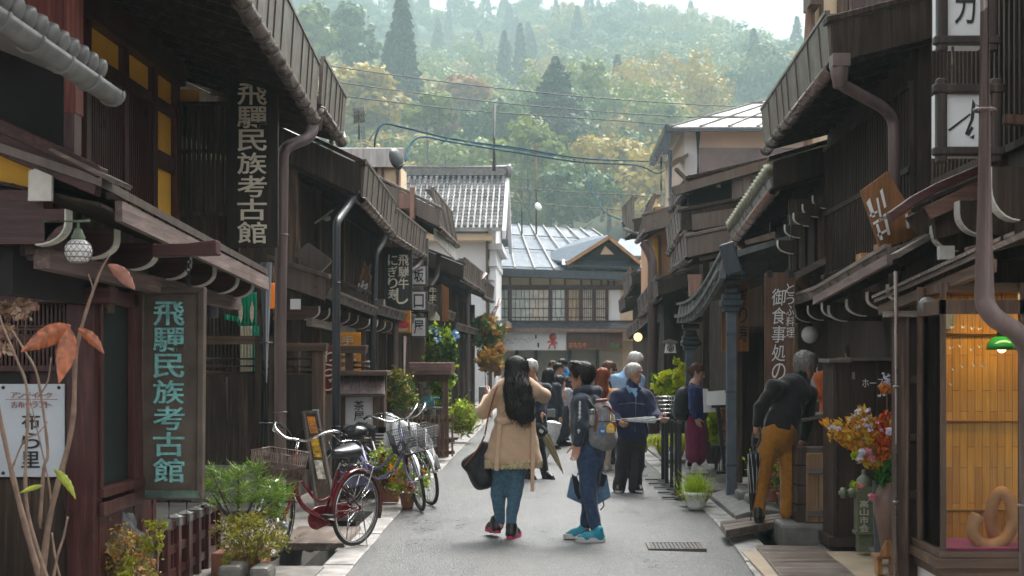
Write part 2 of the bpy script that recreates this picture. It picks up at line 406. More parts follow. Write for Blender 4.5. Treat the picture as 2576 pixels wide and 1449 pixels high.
def leaf_cloud(n, c, rad, size, clumps=0, spread=0.3, asp=0.5, droop=0.0, shell=0.5, rs=None, out=False):
	"""n diamond leaves round clump centres inside an ellipsoid -> (verts, quads)"""
	g = rs or nrg
	c = np.array(c, float); rad = np.array(rad, float)
	def inside(m, sh):
		d = g.normal(size=(m, 3)); d /= np.linalg.norm(d, axis=1)[:, None]
		return d*(sh+(1-sh)*g.random((m, 1)))
	if clumps:
		cc = inside(clumps, shell); idx = g.integers(0, clumps, n)
		p = cc[idx]+g.normal(size=(n, 3))*spread
	else: p = inside(n, shell)
	p = c+p*rad
	a = g.normal(size=(n, 3)); a[:, 2] -= droop; a /= np.linalg.norm(a, axis=1)[:, None]
	if out:
		o = (p-c)/rad; o /= np.maximum(np.linalg.norm(o, axis=1)[:, None], 1e-6); o = o+g.normal(size=(n, 3))*0.35; o[:, 2] += 0.25
		a = np.cross(o, a); a /= np.maximum(np.linalg.norm(a, axis=1)[:, None], 1e-6)
		b = np.cross(o, a)
	else: b = np.cross(a, g.normal(size=(n, 3)))
	b /= np.maximum(np.linalg.norm(b, axis=1)[:, None], 1e-6)
	L = size*(0.6+0.8*g.random((n, 1))); W = L*asp
	V = np.stack([p-a*L/2, p+b*W/2, p+a*L/2, p-b*W/2], 1).reshape(-1, 3)
	return V, np.arange(4*n).reshape(-1, 4)
def join(parts):
	V = []; Q = []; MI = []; o = 0
	for i, (v, q, *mi) in enumerate(parts):
		V.append(v); Q.append(q+o); o += len(v); MI.append(np.full(len(q), mi[0] if mi else 0))
	return np.concatenate(V), np.concatenate(Q), np.concatenate(MI)
cam = bpy.data.cameras.new('camera'); camo = bpy.data.objects.new('camera', cam); COL.objects.link(camo)
camo.location = (0, 0, H); camo.rotation_euler = (R(90), 0, 0)
cam.sensor_width = 36.0; cam.lens = 36.0*F/2576; cam.shift_x = -112.0/2576; cam.shift_y = 175.5/2576
cam.clip_end = 5000; cam.clip_start = 0.1
cam.dof.use_dof = True; cam.dof.focus_distance = 13.5; cam.dof.aperture_fstop = 5.0
SC.camera = camo
w = bpy.data.worlds.new('World'); SC.world = w; w.use_nodes = True
nt = w.node_tree; bg = nt.nodes['Background']
sky = nt.nodes.new('ShaderNodeTexSky'); sky.sky_type = 'NISHITA'; sky.sun_disc = False
SUN_EL, SUN_AZ = R(58), R(25)
sky.sun_elevation = SUN_EL; sky.sun_rotation = SUN_AZ; sky.dust_density = 6.0; sky.air_density = 1.0; sky.ozone_density = 1.0
hs = nd(nt, 'ShaderNodeHueSaturation', Saturation=0.16)
nt.links.new(sky.outputs[0], hs.inputs['Color']); nt.links.new(hs.outputs[0], bg.inputs['Color'])
bg.inputs['Strength'].default_value = 0.15
sl = bpy.data.lights.new('sun', 'SUN'); sl.energy = 1.5; sl.angle = R(25); sl.color = (1.0, 0.97, 0.92)
so = bpy.data.objects.new('sun', sl); COL.objects.link(so)
so.rotation_euler = (R(90)-SUN_EL, 0, -SUN_AZ+math.pi)
dirv = Vector((math.sin(SUN_AZ)*math.cos(SUN_EL), math.cos(SUN_AZ)*math.cos(SUN_EL), math.sin(SUN_EL)))
so.rotation_euler = dirv.to_track_quat('Z', 'Y').to_euler()
vs = SC.view_settings; vs.view_transform = 'Standard'; vs.look = 'None'; vs.gamma = 1.0; vs.exposure = EXPO = 1.95
SC.render.engine = 'CYCLES'
cy = SC.cycles; cy.use_denoising = True; cy.max_bounces = 6; cy.diffuse_bounces = 3; cy.glossy_bounces = 3; cy.transmission_bounces = 4
cy.transparent_max_bounces = 12; cy.volume_bounces = 1; cy.caustics_reflective = False; cy.caustics_refractive = False
cy.sample_clamp_indirect = 6.0
K = 2.5
def ridge(x):
	# tangent of the skyline's elevation
	u = U0+x/(420*K)*F
	pts = [(-3000, 0.26), (300, 0.285), (700, 0.28), (950, 0.252), (1100, 0.228), (1400, 0.23), (1750, 0.225), (2050, 0.212), (2400, 0.2), (6000, 0.19)]
	for (a, ta), (b, tb) in zip(pts, pts[1:]):
		if a <= u <= b: return ta+(tb-ta)*(u-a)/(b-a)
	return 0.2
def hill_z(x, y):
	t = (y-84*K)/(336.0*K)
	if t <= 0: return -0.5
	tt = min(t, 1.0)
	e = (0.02+(ridge(x)-0.02)*(tt**0.34))*min(1, t*14)
	e *= 1+0.035*math.sin((x*0.045+y*0.02)/K)+0.025*math.sin((x*0.09-y*0.035)/K)
	z = e*y
	if t > 1: z = e*420*K-(y-420*K)*0.02
	return z
hm = MB()
def hp(a, b):
	x = (-330+660*a)*K; y = (84+(520-84)*(b**1.2))*K; return (x, y, hill_z(x, y))
hm.grid(hp, 60, 50)
M['hillsoil'] = M_plain('hillside_undergrowth', (0.045, 0.055, 0.022), 0.9, 0.5, 0.1)
hill = tag(hm.build('hill', 'hillsoil'), kind='structure')
M['lf_dark'] = M_leaf('cypress_needles', [(0.016, 0.042, 0.022), (0.024, 0.058, 0.028)])
M['lf_cedar'] = M_leaf('cedar_needles', [(0.022, 0.052, 0.026), (0.035, 0.072, 0.03)])
M['lf_mid'] = M_leaf('green_leaves', [(0.06, 0.125, 0.025), (0.085, 0.165, 0.03)])
M['lf_yg'] = M_leaf('yellow_green_leaves', [(0.17, 0.22, 0.015), (0.24, 0.28, 0.02)])
M['lf_gold'] = M_leaf('golden_leaves', [(0.36, 0.26, 0.015), (0.46, 0.33, 0.025)])
M['lf_or'] = M_leaf('orange_leaves', [(0.36, 0.16, 0.025), (0.44, 0.2, 0.03)])
M['lf_red'] = M_leaf('russet_leaves', [(0.15, 0.06, 0.035), (0.19, 0.08, 0.045)])
M['bark'] = M_plain('bark', (0.06, 0.045, 0.035), 0.85, 0.4, 6, bmp=0.7, bscale=20)
LF = ['lf_dark', 'lf_cedar', 'lf_mid', 'lf_yg', 'lf_gold', 'lf_or', 'lf_red']
def broad_crown(c, r, h, n, size, g):
	"""several overlapping leaf lobes round a crown centre"""
	parts = []; k = max(5, int(6+r))
	for i in range(k):
		a = g.random()*6.28; q = g.random()**0.6*0.72
		o = (c[0]+math.cos(a)*r*q, c[1]+math.sin(a)*r*q, c[2]+(g.random()-0.42)*h*0.95*(1.1-q))
		lr = r*(0.3+0.26*g.random())
		parts.append(leaf_cloud(max(8, n//k), o, (lr, lr, lr*0.75), size, clumps=max(5, n//k//10), spread=0.15, asp=0.8, shell=0.8, rs=g, out=True))
	return parts
def cone_crown(base, r, h, n, size, g, tiers=14, power=0.85):
	parts = []
	t = g.random(n)**0.8
	rr = r*((1-t)**power+0.03)*(0.55+0.45*g.random(n)**0.5)*(0.86+0.14*np.sin(t*tiers*6.28))
	a = g.random(n)*6.283
	k = 0.12*np.sin(a*3+t*9)+1
	p = np.stack([base[0]+np.cos(a)*rr*k, base[1]+np.sin(a)*rr*k, base[2]+h*t-rr*0.22], 1)
	d = np.stack([np.cos(a), np.sin(a), -0.35-0.5*g.random(n)], 1)+g.normal(size=(n, 3))*0.45
	d /= np.linalg.norm(d, axis=1)[:, None]
	b = np.cross(d, g.normal(size=(n, 3))); b /= np.linalg.norm(b, axis=1)[:, None]
	L = size*(0.7+0.7*g.random((n, 1)))
	V = np.stack([p-d*L/2, p+b*L*0.3, p+d*L/2, p-b*L*0.3], 1).reshape(-1, 3)
	parts.append((V, np.arange(4*n).reshape(-1, 4)))
	return parts
def trunk_mb(x, y, z0, z1, r, g, limbs=4, spread=2.0):
	mb = MB()
	pts = [(x+math.sin(i)*0.1*r*3, y, z0+(z1-z0)*i/5) for i in range(6)]
	mb.tube(pts, [r*(1-0.16*i) for i in range(6)], 8)
	for i in range(limbs):
		a = g.random()*6.28; q = 0.35+0.5*i/limbs; zz = z0+(z1-z0)*q
		mb.tube([(x, y, zz), (x+math.cos(a)*spread*0.5, y+math.sin(a)*spread*0.5, zz+spread*0.45), (x+math.cos(a)*spread, y+math.sin(a)*spread, zz+spread*0.8)], [r*0.45, r*0.3, r*0.12], 6)
	return mb
def tree(name, label, u, vtop, vbot, Y, wpx, kind, leaf, n, size, seed, group='trees one can tell apart on the hillside'):
	g = np.random.default_rng(seed); Y = Y*K; size = size*K*0.85; n = int(n*1.3)
	top = P(u, vtop, Y); bot = P(u, vbot, Y); r = wpx/F*Y/2
	zg = hill_z(bot.x, Y)
	h = top.z-bot.z
	t = thing(name, label, 'tree', (bot.x, Y, zg-0.3), group=group)
	if kind == 'cone': ps = cone_crown((bot.x, Y, bot.z), r, h, n, size, g)
	elif kind == 'cedar':
		ps = []
		for k in range(17):
			q = k/16; zz = bot.z+h*(0.04+0.94*q); rr = r*(1.02-q)**0.75*(0.8+0.35*g.random())
			for j in range(6):
				a = 6.283*(j+0.6*g.random())/6; d = rr*(0.45+0.3*g.random())
				ps.append(leaf_cloud(n//90, (bot.x+math.cos(a)*d, Y+math.sin(a)*d, zz+g.normal()*0.25), (rr*0.5+0.2, rr*0.5+0.2, h*0.03), size, clumps=7, spread=0.22, asp=0.5, droop=0.4, rs=g, out=True))
	else: ps = broad_crown((bot.x, Y, (top.z+bot.z)/2), r, h, n, size, g)
	V, Q, mi = join(ps)
	npmesh('crown', V, Q, [M[leaf]], None, t)
	trunk_mb(bot.x, Y, zg-0.3, bot.z+h*(0.9 if kind != 'broad' else 0.55), max(0.18, r*0.07), random.Random(seed), 0 if kind == 'cone' else 5, r*0.5).build('trunk', 'bark', t)
	return t
TREES = [
 ('cypress_tree', 'tall dark cypress rising to the sky above the yellow tree on the left slope', 1010, -30, 300, 150, 135, 'cone', 'lf_dark', 5200, 0.85),
 ('cypress_tree', 'hazy dark cypress, the taller one of a touching pair mid-slope', 1308, 62, 300, 235, 62, 'cone', 'lf_dark', 2600, 1.0),
 ('cypress_tree', 'hazy dark cypress, the shorter one of a touching pair mid-slope', 1268, 82, 300, 232, 70, 'cone', 'lf_dark', 2600, 1.0),
 ('cedar_tree', 'broad dark cedar with layered branches, isolated above the blue cables', 1398, 150, 400, 118, 225, 'cedar', 'lf_cedar', 9000, 0.5),
 ('maple_tree', 'golden tree in front of the tall dark cypress', 915, 170, 345, 120, 235, 'broad', 'lf_gold', 4200, 0.6),
 ('leafy_tree', 'bright yellow-green tree below the tall dark cypress', 1075, 235, 330, 112, 125, 'broad', 'lf_yg', 2600, 0.5),
 ('maple_tree', 'orange topped green tree behind the metal mast', 1235, 255, 375, 122, 165, 'broad', 'lf_mid', 3000, 0.5),
 ('leafy_tree', 'big green tree at the top of the left slope beside the tall cypress', 880, 20, 190, 165, 170, 'broad', 'lf_mid', 3600, 0.75),
 ('leafy_tree', 'pale green tree at the left edge of the slope over the museum roof', 765, 10, 215, 160, 150, 'broad', 'lf_yg', 3200, 0.75),
 ('maple_tree', 'low yellow tree just above the tiled storehouse ridge', 1330, 335, 470, 100, 200, 'broad', 'lf_yg', 3600, 0.45),
 ('maple_tree', 'yellow-gold tree above the far blue roof, under the blue cables', 1530, 340, 500, 104, 220, 'broad', 'lf_gold', 4200, 0.45),
 ('leafy_tree', 'green tree low between the mast and the far blue roof', 1440, 420, 560, 97, 210, 'broad', 'lf_mid', 4200, 0.42),
 ('maple_tree', 'peach orange tree left of the paired cypresses', 1165, 195, 265, 150, 130, 'broad', 'lf_or', 2200, 0.6),
 ('maple_tree', 'small russet tree under the bright yellow-green tree', 1120, 285, 340, 116, 85, 'broad', 'lf_red', 1500, 0.45),
 ('leafy_tree', 'yellow-green tree behind the cream walled house', 1660, 265, 370, 135, 190, 'broad', 'lf_yg', 2800, 0.6),
 ('leafy_tree', 'rounded mid green tree on the right slope below the skyline', 1905, 130, 265, 200, 190, 'broad', 'lf_mid', 3000, 0.85),
]
for i, a in enumerate(TREES): tree(*a, seed=100+i)
# the wooded slope behind them, one mass
g = np.random.default_rng(5); parts = []
KM = K/1.6
def mass_tree(x, y, k):
	z = hill_z(x, y)
	u = U0+x/y*F; vt = 900-(z+13*KM)*F/y; low = 1.0
	for T in TREES:   # keep clear of the single trees standing behind
		if y < T[5]*K-4 and abs(u-T[2]) < T[6]*0.5+28 and vt < T[4]-12:
			low = 0.42; k = max(k, 2)
			if 900-(z+5*KM)*F/y < T[4]-14: return
	sz = (0.7+y/KM*0.0013)*KM
	if k in (0, 1):
		h = (13+9*g.random())*KM; r = h*(0.2+0.08*g.random())
		for v, q in cone_crown((x, y, z+1.0), r, h, 700, sz*1.1, g): parts.append((v, q, k))
	else:
		h = (8+7*g.random())*KM*low; r = (5.2+4.6*g.random())*KM*(0.4+0.6*low)
		for v, q in broad_crown((x, y, z+h*0.62), r, h, 3000, sz*0.66, g): parts.append((v, q, k))
y = 142.0
while y < 690:
	half = y*0.24+20; x = -half+g.random()*6
	while x < half:
		if x > -y*0.215-14:
			u = U0+x/y*F; hi = (y-140)/530
			# stands of one kind, not an even mix
			st = 0.5+0.5*math.sin(x*0.035+y*0.021+1.3)*math.cos(x*0.017-y*0.03)
			con = (0.04+0.5*hi*st if u < 1650 else 0.02+0.16*hi*st)
			if hi > 0.9: con = 0.3 if u < 1500 else 0.12
			if g.random() < con: kd = 0 if g.random() < 0.6 else 1
			else:
				q = 0.55*g.random()+0.45*(0.5+0.5*math.sin(x*0.06+2.0)*math.cos(y*0.045+x*0.01)); warm = 0.34 if hi < 0.35 else 0.06
				kd = 2 if q < 0.5-warm else (3 if q < 0.78-warm*0.6 else (4 if q < 0.9 else 5))
			mass_tree((x+g.normal()*2.0)*KM, (y+g.normal()*3.0)*KM, kd)
		x += 7.6+y*0.007+g.random()*5
	y += 9.0+y*0.03
V, Q, mi = join(parts)
forest = npmesh('hillside_forest', V, Q, [M[k] for k in LF], mi)
tag(forest, 'misty wooded hillside of mixed green, yellow and dark trees', 'forest', kind='stuff')
print('forest faces', len(Q))
gm = MB(); gm.box(-890, 890, -60, 1390, -0.9, -0.6)
M['earth'] = M_plain('earth', (0.12, 0.1, 0.08), 0.8, 0.3, 2)
tag(gm.build('ground', 'earth'), kind='structure')
def strip(name, left, right, z, mat, ys, zb=-0.6, seg=None):
	"""a slab between two edge functions of y"""
	mb = MB()
	for a, b in zip(ys, ys[1:]):
		mb.loft([(left(a), a, zb), (right(a), a, zb), (right(a), a, z), (left(a), a, z)], [(left(b), b, zb), (right(b), b, zb), (right(b), b, z), (left(b), b, z)], cap=True)
	return mb.build(name, mat)
def interp(tab):
	def f(y):
		if y <= tab[0][0]: return tab[0][1]
		for (a, p), (b, q) in zip(tab, tab[1:]):
			if a <= y <= b: return p+(q-p)*(y-a)/(b-a)
		return tab[-1][1]
	return f
RL = interp([(0, -1.58), (10.7, -1.59), (15, -1.66), (32, -1.75), (58, -1.9)])
RR = interp([(0, 1.48), (10.7, 1.49), (12.5, 1.55), (15.2, 1.6), (19, 1.5), (23, 1.42), (34, 1.3), (58, 1.5)])
ys = [-6, 2, 6, 9, 10.7, 12.5, 14, 15.2, 17, 19, 21, 23, 27, 34, 45, 58]
def road_slab():
	mb = MB(); n = 10
	for a, b in zip(ys, ys[1:]):
		pa = []; pb = []
		for k in range(n+1):
			t = k/n; cz = 0.035*(1-(2*t-1)**2)
			pa.append((RL(a)+(RR(a)-RL(a))*t, a, cz)); pb.append((RL(b)+(RR(b)-RL(b))*t, b, cz))
		mb.add(pa+pb, [(k, k+1, n+2+k, n+1+k) for k in range(n)], True)
	mb.box(-9, 9, 58, 75, -0.3, 0.0)
	mb.add([(RL(-6), -6, -0.3), (RL(-6), -6, 0), (RL(58), 58, 0), (RL(58), 58, -0.3)], [(0, 1, 2, 3)])
	return mb.build('road', 'asphalt')
tag(road_slab(), kind='structure')
KW = 0.27; CW = 0.5
def kerb(sg, fn, name):
	mb = MB(); y = 2.0; r2 = random.Random(3+sg)
	while y < 58:
		L = 0.75+0.35*r2.random(); b = min(58, y+L-0.012); w = KW+r2.uniform(-0.03, 0.03); z = 0.012+r2.uniform(-0.008, 0.01)
		i0, i1 = fn(y)+sg*0.004, fn(b)+sg*0.004
		mb.loft([(i0, y, -0.6), (i0+sg*w, y, -0.6), (i0+sg*w, y, z), (i0, y, z)], [(i1, b, -0.6), (i1+sg*w, b, -0.6), (i1+sg*w, b, z), (i1, b, z)])
		y += L
	return tag(mb.build(name, 'kerb', bev=0.012), kind='structure')
kerb(-1, RL, 'kerb'); kerb(1, RR, 'kerb')
for sg, fn in ((-1, RL), (1, RR)):
	o = strip('drain_channel', lambda y: fn(y)+sg*(KW-0.02), lambda y: fn(y)+sg*(KW+CW+0.02), -0.33, 'water', ys, -0.6)
	tag(o, kind='structure')
	mb = MB()
	for a, b in zip(ys, ys[1:]):
		e0, e1 = fn(a)+sg*(KW+CW), fn(b)+sg*(KW+CW)
		mb.loft([(e0, a, -0.6), (sg*9, a, -0.6), (sg*9, a, 0.0), (e0, a, 0.0)], [(e1, b, -0.6), (sg*9, b, -0.6), (sg*9, b, 0.0), (e1, b, 0.0)])
	M['pave'] = M.get('pave') or M_plain('worn_paving', (0.23, 0.21, 0.19), 0.45, 0.35, 3, bmp=0.5, bscale=35)
	tag(mb.build('pavement', 'pave'), kind='structure')
# cover slabs bridging the channels
def slab(sg, y0, y1, z=0.03, mat='stone', th=0.12, over=0.05, name='channel_slab', label='', bulge=0.0):
	fn = RL if sg < 0 else RR
	mb = MB(); n = 8; top = []; bot = []
	for yy in (y0, y1):
		xa = fn(yy)+sg*(KW-over); xb = fn(yy)+sg*(KW+CW+over)
		top.append([(xa+(xb-xa)*k/n, yy, z+bulge*math.sin(math.pi*k/n)) for k in range(n+1)])
		bot.append([(xa+(xb-xa)*k/n, yy, z-th+bulge*math.sin(math.pi*k/n)) for k in range(n+1)])
	A = top[0]+bot[0][::-1]; B = top[1]+bot[1][::-1]
	mb.loft(A, B)
	o = mb.build(name, mat, base=((fn(y0)+sg*(KW+CW/2)), y0, z-th), bev=0.01)
	return tag(o, label, 'slab')
slab(-1, 7.5, 11.15, 0.02, name='channel_slab', label='wet stone slab over the drain in front of the red bicycle')
slab(-1, 15.2, 17.4, 0.02, label='stone slab over the left drain beneath the purple bicycle')
slab(-1, 18.2, 22.3, 0.02, label='long stone slab over the left drain beside the grey covered motorbike')
slab(-1, 25.0, 27.2, 0.03, label='far stone slab over the left drain past the glass display case')
slab(-1, 29.0, 33.0, 0.03, label='farthest stone slab over the left drain by the ferns')
slab(1, 14.35, 16.6, 0.06, bulge=0.06, label='arched stone slab over the right drain by the slate blue post')
slab(1, 17.2, 21.5, 0.05, label='flat stone slab over the right drain under the woman in the maroon skirt')
slab(1, 22.5, 30.0, 0.04, label='long stone slab over the right drain under the yellow plants')
# haze
hz = MB(); hz.box(-900, 900, -70, 1400, -1.9, 345)
ho = hz.build('haze', 'white'); ho.data.materials.clear()
hmat = bpy.data.materials.new('haze_air'); hmat.use_nodes = True
hn = hmat.node_tree; hn.nodes.remove(hn.nodes['Principled BSDF'])
pv = hn.nodes.new('ShaderNodeVolumePrincipled'); pv.inputs['Color'].default_value = (0.33, 0.43, 0.44, 1); pv.inputs['Density'].default_value = 0.00135
pv.inputs['Anisotropy'].default_value = 0.2
hn.links.new(pv.outputs[0], hn.nodes['Material Output'].inputs['Volume'])
ho.data.materials.append(hmat); tag(ho, kind='stuff')
def lerp(a, b, t): return a+(b-a)*t
def eave(par, sg, e0, e1, y0, y1, run, slope, fas=0.32, lean=-0.03, mats=('metal', 'soffit', 'gutter'), gutter=True, seams=0.45, th=0.07, barge=0.26, barge_y=None, raf=0.42, bmat=None, ribs='ribs'):
	"""pent/main roof whose street edge runs from e0=(x,z) at y0 to e1 at y1 and climbs away from the street"""
	(xa, za), (xb, zb) = e0, e1
	pr = lambda x, z: [(x, z), (x+sg*run, z+slope*run), (x+sg*run, z+slope*run+th), (x, z+th)]
	A = [(x, y0, z) for x, z in pr(xa, za)]; B = [(x, y1, z) for x, z in pr(xb, zb)]
	mb = MB(); mb.loft(A, B); roof = mb.build('roof', mats[0], par)
	rf = MB(); n = max(2, int((y1-y0)/raf))
	for i in range(n+1):
		t = i/n; y = lerp(y0+0.05, y1-0.05, t); x = lerp(xa, xb, t); z = lerp(za, zb, t)
		rf.beam((x+sg*0.02, y, z-0.035), (x+sg*run, y, z-0.035+slope*run), 0.05, 0.07)
	k = max(4, int(run/0.22))
	for i in range(k):   # soffit boards lying along the street
		q0, q1 = i/k, (i+0.94)/k
		z0, z1 = slope*run*q0-0.004, slope*run*q1-0.004
		rf.loft([(xa+sg*run*q0, y0+0.01, za+z0), (xa+sg*run*q1, y0+0.01, za+z1), (xa+sg*run*q1, y0+0.01, za+z1-0.012), (xa+sg*run*q0, y0+0.01, za+z0-0.012)],
				[(xb+sg*run*q0, y1-0.01, zb+z0), (xb+sg*run*q1, y1-0.01, zb+z1), (xb+sg*run*q1, y1-0.01, zb+z1-0.012), (xb+sg*run*q0, y1-0.01, zb+z0-0.012)])
	rf.build('soffit', mats[1], roof)
	if fas:
		fb = MB()
		q = lambda x, z, y: [(x-sg*0.01, y, z-0.02), (x-sg*0.04, y, z-0.02), (x+sg*(lean-0.04), y, z+fas), (x+sg*(lean+0.1), y, z+fas), (x+sg*(lean+0.1), y, z+fas-0.03), (x+sg*lean, y, z+fas-0.03)]
		fb.loft(q(xa, za, y0), q(xb, zb, y1))
		m = int((y1-y0)/seams)
		for i in range(1, m):
			t = (i+0.3*math.sin(i*5))/m; y = lerp(y0, y1, t); x = lerp(xa, xb, t); z = lerp(za, zb, t)
			fb.beam((x-sg*0.045, y, z+0.0), (x+sg*(lean-0.046), y, z+fas-0.01), 0.012, 0.018, (0, 1, 0))
		# rolled upper lip
		fb.beam((xa+sg*(lean-0.03), y0, za+fas+0.012), (xb+sg*(lean-0.03), y1, zb+fas+0.012), 0.045, 0.03)
		fb.build('eave_flashing', mats[0], roof)
	if gutter:
		gb = MB(); r = 0.06; off = -sg*0.02
		def gp(a, b):
			y = lerp(y0, y1, b); x = lerp(xa, xb, b)+off; z = lerp(za, zb, b)-0.06; t = math.pi*(1+a)
			return (x+r*math.cos(t), y, z+r*math.sin(t))
		gb.grid(gp, 8, 1)
		gb.mi = 1; hb = gb; m = max(2, int((y1-y0)/0.45))
		for i in range(m+1):
			t = i/m; y = lerp(y0+0.04, y1-0.04, t); x = lerp(xa, xb, t)+off; z = lerp(za, zb, t)-0.06
			hb.tube([(x+(r+.004)*math.cos(a), y, z+(r+.004)*math.sin(a)) for a in [math.pi*(1+j/8) for j in range(9)]]+[(x+r+0.006 if sg > 0 else x-r-0.006, y, z+0.04)], 0.008, 5)
		gb.build('gutter', [mats[2], mats[0]], roof, solid=0.006)
	if barge:
		bb = MB(); yy = barge_y or y0
		bb.prism([(xa-sg*0.03, yy-0.05, za-0.05), (xa+sg*run, yy-0.05, za-0.05+slope*run), (xa+sg*run, yy-0.05, za-0.05+slope*run+barge), (xa-sg*0.03, yy-0.05, za-0.05+barge)], (0, 0.05, 0))
		bb.prism([(xa-sg*0.08, yy-0.08, za-0.05+barge), (xa+sg*run, yy-0.08, za-0.05+barge+slope*run), (xa+sg*run, yy-0.08, za+barge+slope*run), (xa-sg*0.08, yy-0.08, za+barge)], (0, 0.16, 0))
		bb.build('barge_board', bmat or mats[1], roof, bev=0.006)
	return roof
def pipe(par, pts, r, mat='pipe', clips=True, n=14):
	mb = MB(); pts = [Vector(p) for p in pts]
	path = []
	for i, p in enumerate(pts):
		if 0 < i < len(pts)-1:
			a = (pts[i-1]-p); b = (pts[i+1]-p); q = min(a.length, b.length, r*4)*0.45
			a.normalize(); b.normalize()
			for t in (0, .25, .5, .75, 1): path.append(((1-t)**2)*(p+a*q)+2*t*(1-t)*p+t*t*(p+b*q))
		else: path.append(p)
	mb.tube(path, r, n)
	for a, b in zip(pts, pts[1:]):
		if (b-a).length > 1.2 and clips:
			k = int((b-a).length/1.1)
			for i in range(1, k+1):
				c = a+(b-a)*(i/(k+1)); mb.ring(c, r+0.003, 0.007, b-a, 14, 5)
	return mb.build('downpipe', mat, par)
def lattice(par, x, y0, y1, z0, z1, pitch=0.07, wd=0.03, dp=0.04, mat='dwz', rails=(0.0, 0.5, 1.0), sg=-1, name='lattice'):
	"""slatted screen in a facade plane"""
	mb = MB(); n = max(2, int((y1-y0)/pitch))
	for i in range(n+1):
		y = y0+(y1-y0)*i/n; mb.box(x-dp/2, x+dp/2, y-wd/2, y+wd/2, z0, z1)
	for q in rails:
		z = z0+(z1-z0)*q; mb.box(x-dp/2-0.012, x+dp/2-0.012 if sg < 0 else x+dp/2+0.012, y0-0.02, y1+0.02, z-0.025, z+0.025)
	return mb.build(name, mat, par)
def flattice(par, u0, v0, u1, v1, Y, n, wd=0.02, dp=0.03, mat='dwz', rails=(), name='lattice'):
	mb = MB(); x0, x1, z0, z1 = XU(u0, Y), XU(u1, Y), ZV(v1, Y), ZV(v0, Y)
	for i in range(n):
		x = lerp(x0+wd/2, x1-wd/2, i/(n-1)); mb.box(x-wd/2, x+wd/2, Y-dp/2, Y+dp/2, z0, z1)
	for q in rails:
		z = lerp(z1, z0, q); mb.box(x0, x1, Y-dp/2-0.01, Y+dp/2+0.01, z-0.018, z+0.018)
	return mb.build(name, mat, par)
def bracket(par, sg, xe, xi, y, z, h=0.2, w=0.09, mat='marx', end='bone'):
	"""eave bracket projecting to the street, rounded white-painted end"""
	pr = [(xi, z+h), (xe, z+h)]
	for k in range(0, 7):
		t = k/6*math.pi/2; pr.append((xe+sg*(0.16-0.16*math.cos(t)) , z+h*0.62-h*0.62*math.sin(t)))
	pr.append((xi, z))
	mb = MB(); mb.prism([(a, y, b) for a, b in pr], (0, w, 0)); o = mb.build('bracket', mat, par)
	eb = MB(); ed = pr[1:9]; L = []
	for (a, b), (c, d) in zip(ed, ed[1:]):
		dx, dz = c-a, d-b; l = math.hypot(dx, dz); nx, nz = -dz/l*sg, dx/l*sg
		nx, nz = (nx, nz) if nx*-sg >= -0.01 else (-nx, -nz)
		eb.prism([(a, y-0.004, b), (c, y-0.004, d), (c-nx*-0.008, y-0.004, d-nz*-0.008), (a-nx*-0.008, y-0.004, b-nz*-0.008)], (0, w+0.008, 0))
	eb.build('white_end', end, o); return o
def posts(par, x, ys_, z0, z1, w=0.12, mat='dwz', name='post'):
	for y in ys_:
		mb = MB(); mb.box(x-w/2, x+w/2, y-w/2, y+w/2, z0, z1); mb.build(name, mat, par, bev=0.006)
def body(par, sg, x0, x1, y0, y1, z1, mat='blk', name='wall', z0=-0.3):
	mb = MB(); a, b = sorted((sg*x0, sg*x1)); mb.box(a, b, y0, y1, z0, z1); return mb.build(name, mat, par)
h0 = thing('wooden_house', 'house with worn red upper boards and a grey tiled eave at the left edge', 'house', (-3.6, 5.5, 0))
mb = MB(); mb.fr(-230, -30, 160, 108, 8.2, 0.2); mb.build('upper_wall', 'redwall', h0)
mb = MB(); mb.fr(160, -30, 190, 285, 8.1, 0.14); mb.build('corner_post', 'redwall', h0, bev=0.006)
mb = MB(); mb.fr(-230, 108, 160, 122, 8.12, 0.2); mb.build('rail', 'marx', h0)
mb = MB(); mb.fr(160, 285, 187, 385, 8.1, 0.12); mb.build('lower_post', 'marz', h0)
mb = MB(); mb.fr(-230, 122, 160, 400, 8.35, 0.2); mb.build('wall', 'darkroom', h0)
mb = MB(); mb.box(-5.5, -3.55, 4.2, 8.3, -0.3, 1.2); mb.build('base_wall', 'blk', h0)
e0, e1 = (XU(-60, 5.9), ZV(25, 5.9)), (XU(248, 7.6), ZV(228, 7.6))
rt = MB(); rt.loft([(e0[0], 5.0, e0[1]+0.1), (e0[0]-1.6, 5.0, e0[1]+0.75), (e0[0]-1.6, 5.0, e0[1]+0.69), (e0[0], 5.0, e0[1]+0.04)], [(e1[0], 7.6, e1[1]+0.06), (e1[0]-1.5, 7.6, e1[1]+0.68), (e1[0]-1.5, 7.6, e1[1]+0.62), (e1[0], 7.6, e1[1])])
rt.build('roof', 'tile', h0)
for i in range(17):
	t = i/16; y = lerp(5.05, 7.55, t); x = lerp(e0[0], e1[0], (y-5.9)/1.7); z = lerp(e0[1], e1[1], (y-5.9)/1.7)
	mb = MB(); mb.tube([(x+0.03, y, z+0.1), (x-1.5, y, z+0.72)], 0.05, 10, flat=0.8)
	mb.lathe([(0.01, -0.012), (0.04, -0.012), (0.057, 0.0), (0.057, 0.035)], (x+0.035, y, z+0.1), 14, axis=(-1, 0, 0.35)); mb.build('round_tile', 'tile', h0)
gb = MB()
def _g(a, b):
	y = lerp(5.0, 7.68, b); s_ = (y-5.9)/1.7; t = math.pi*(1+a); return (lerp(e0[0], e1[0], s_)+0.06+0.062*math.cos(t), y, lerp(e0[1], e1[1], s_)-0.0+0.07*math.sin(t))
gb.grid(_g, 10, 8); hb = gb; gb.mi = 0
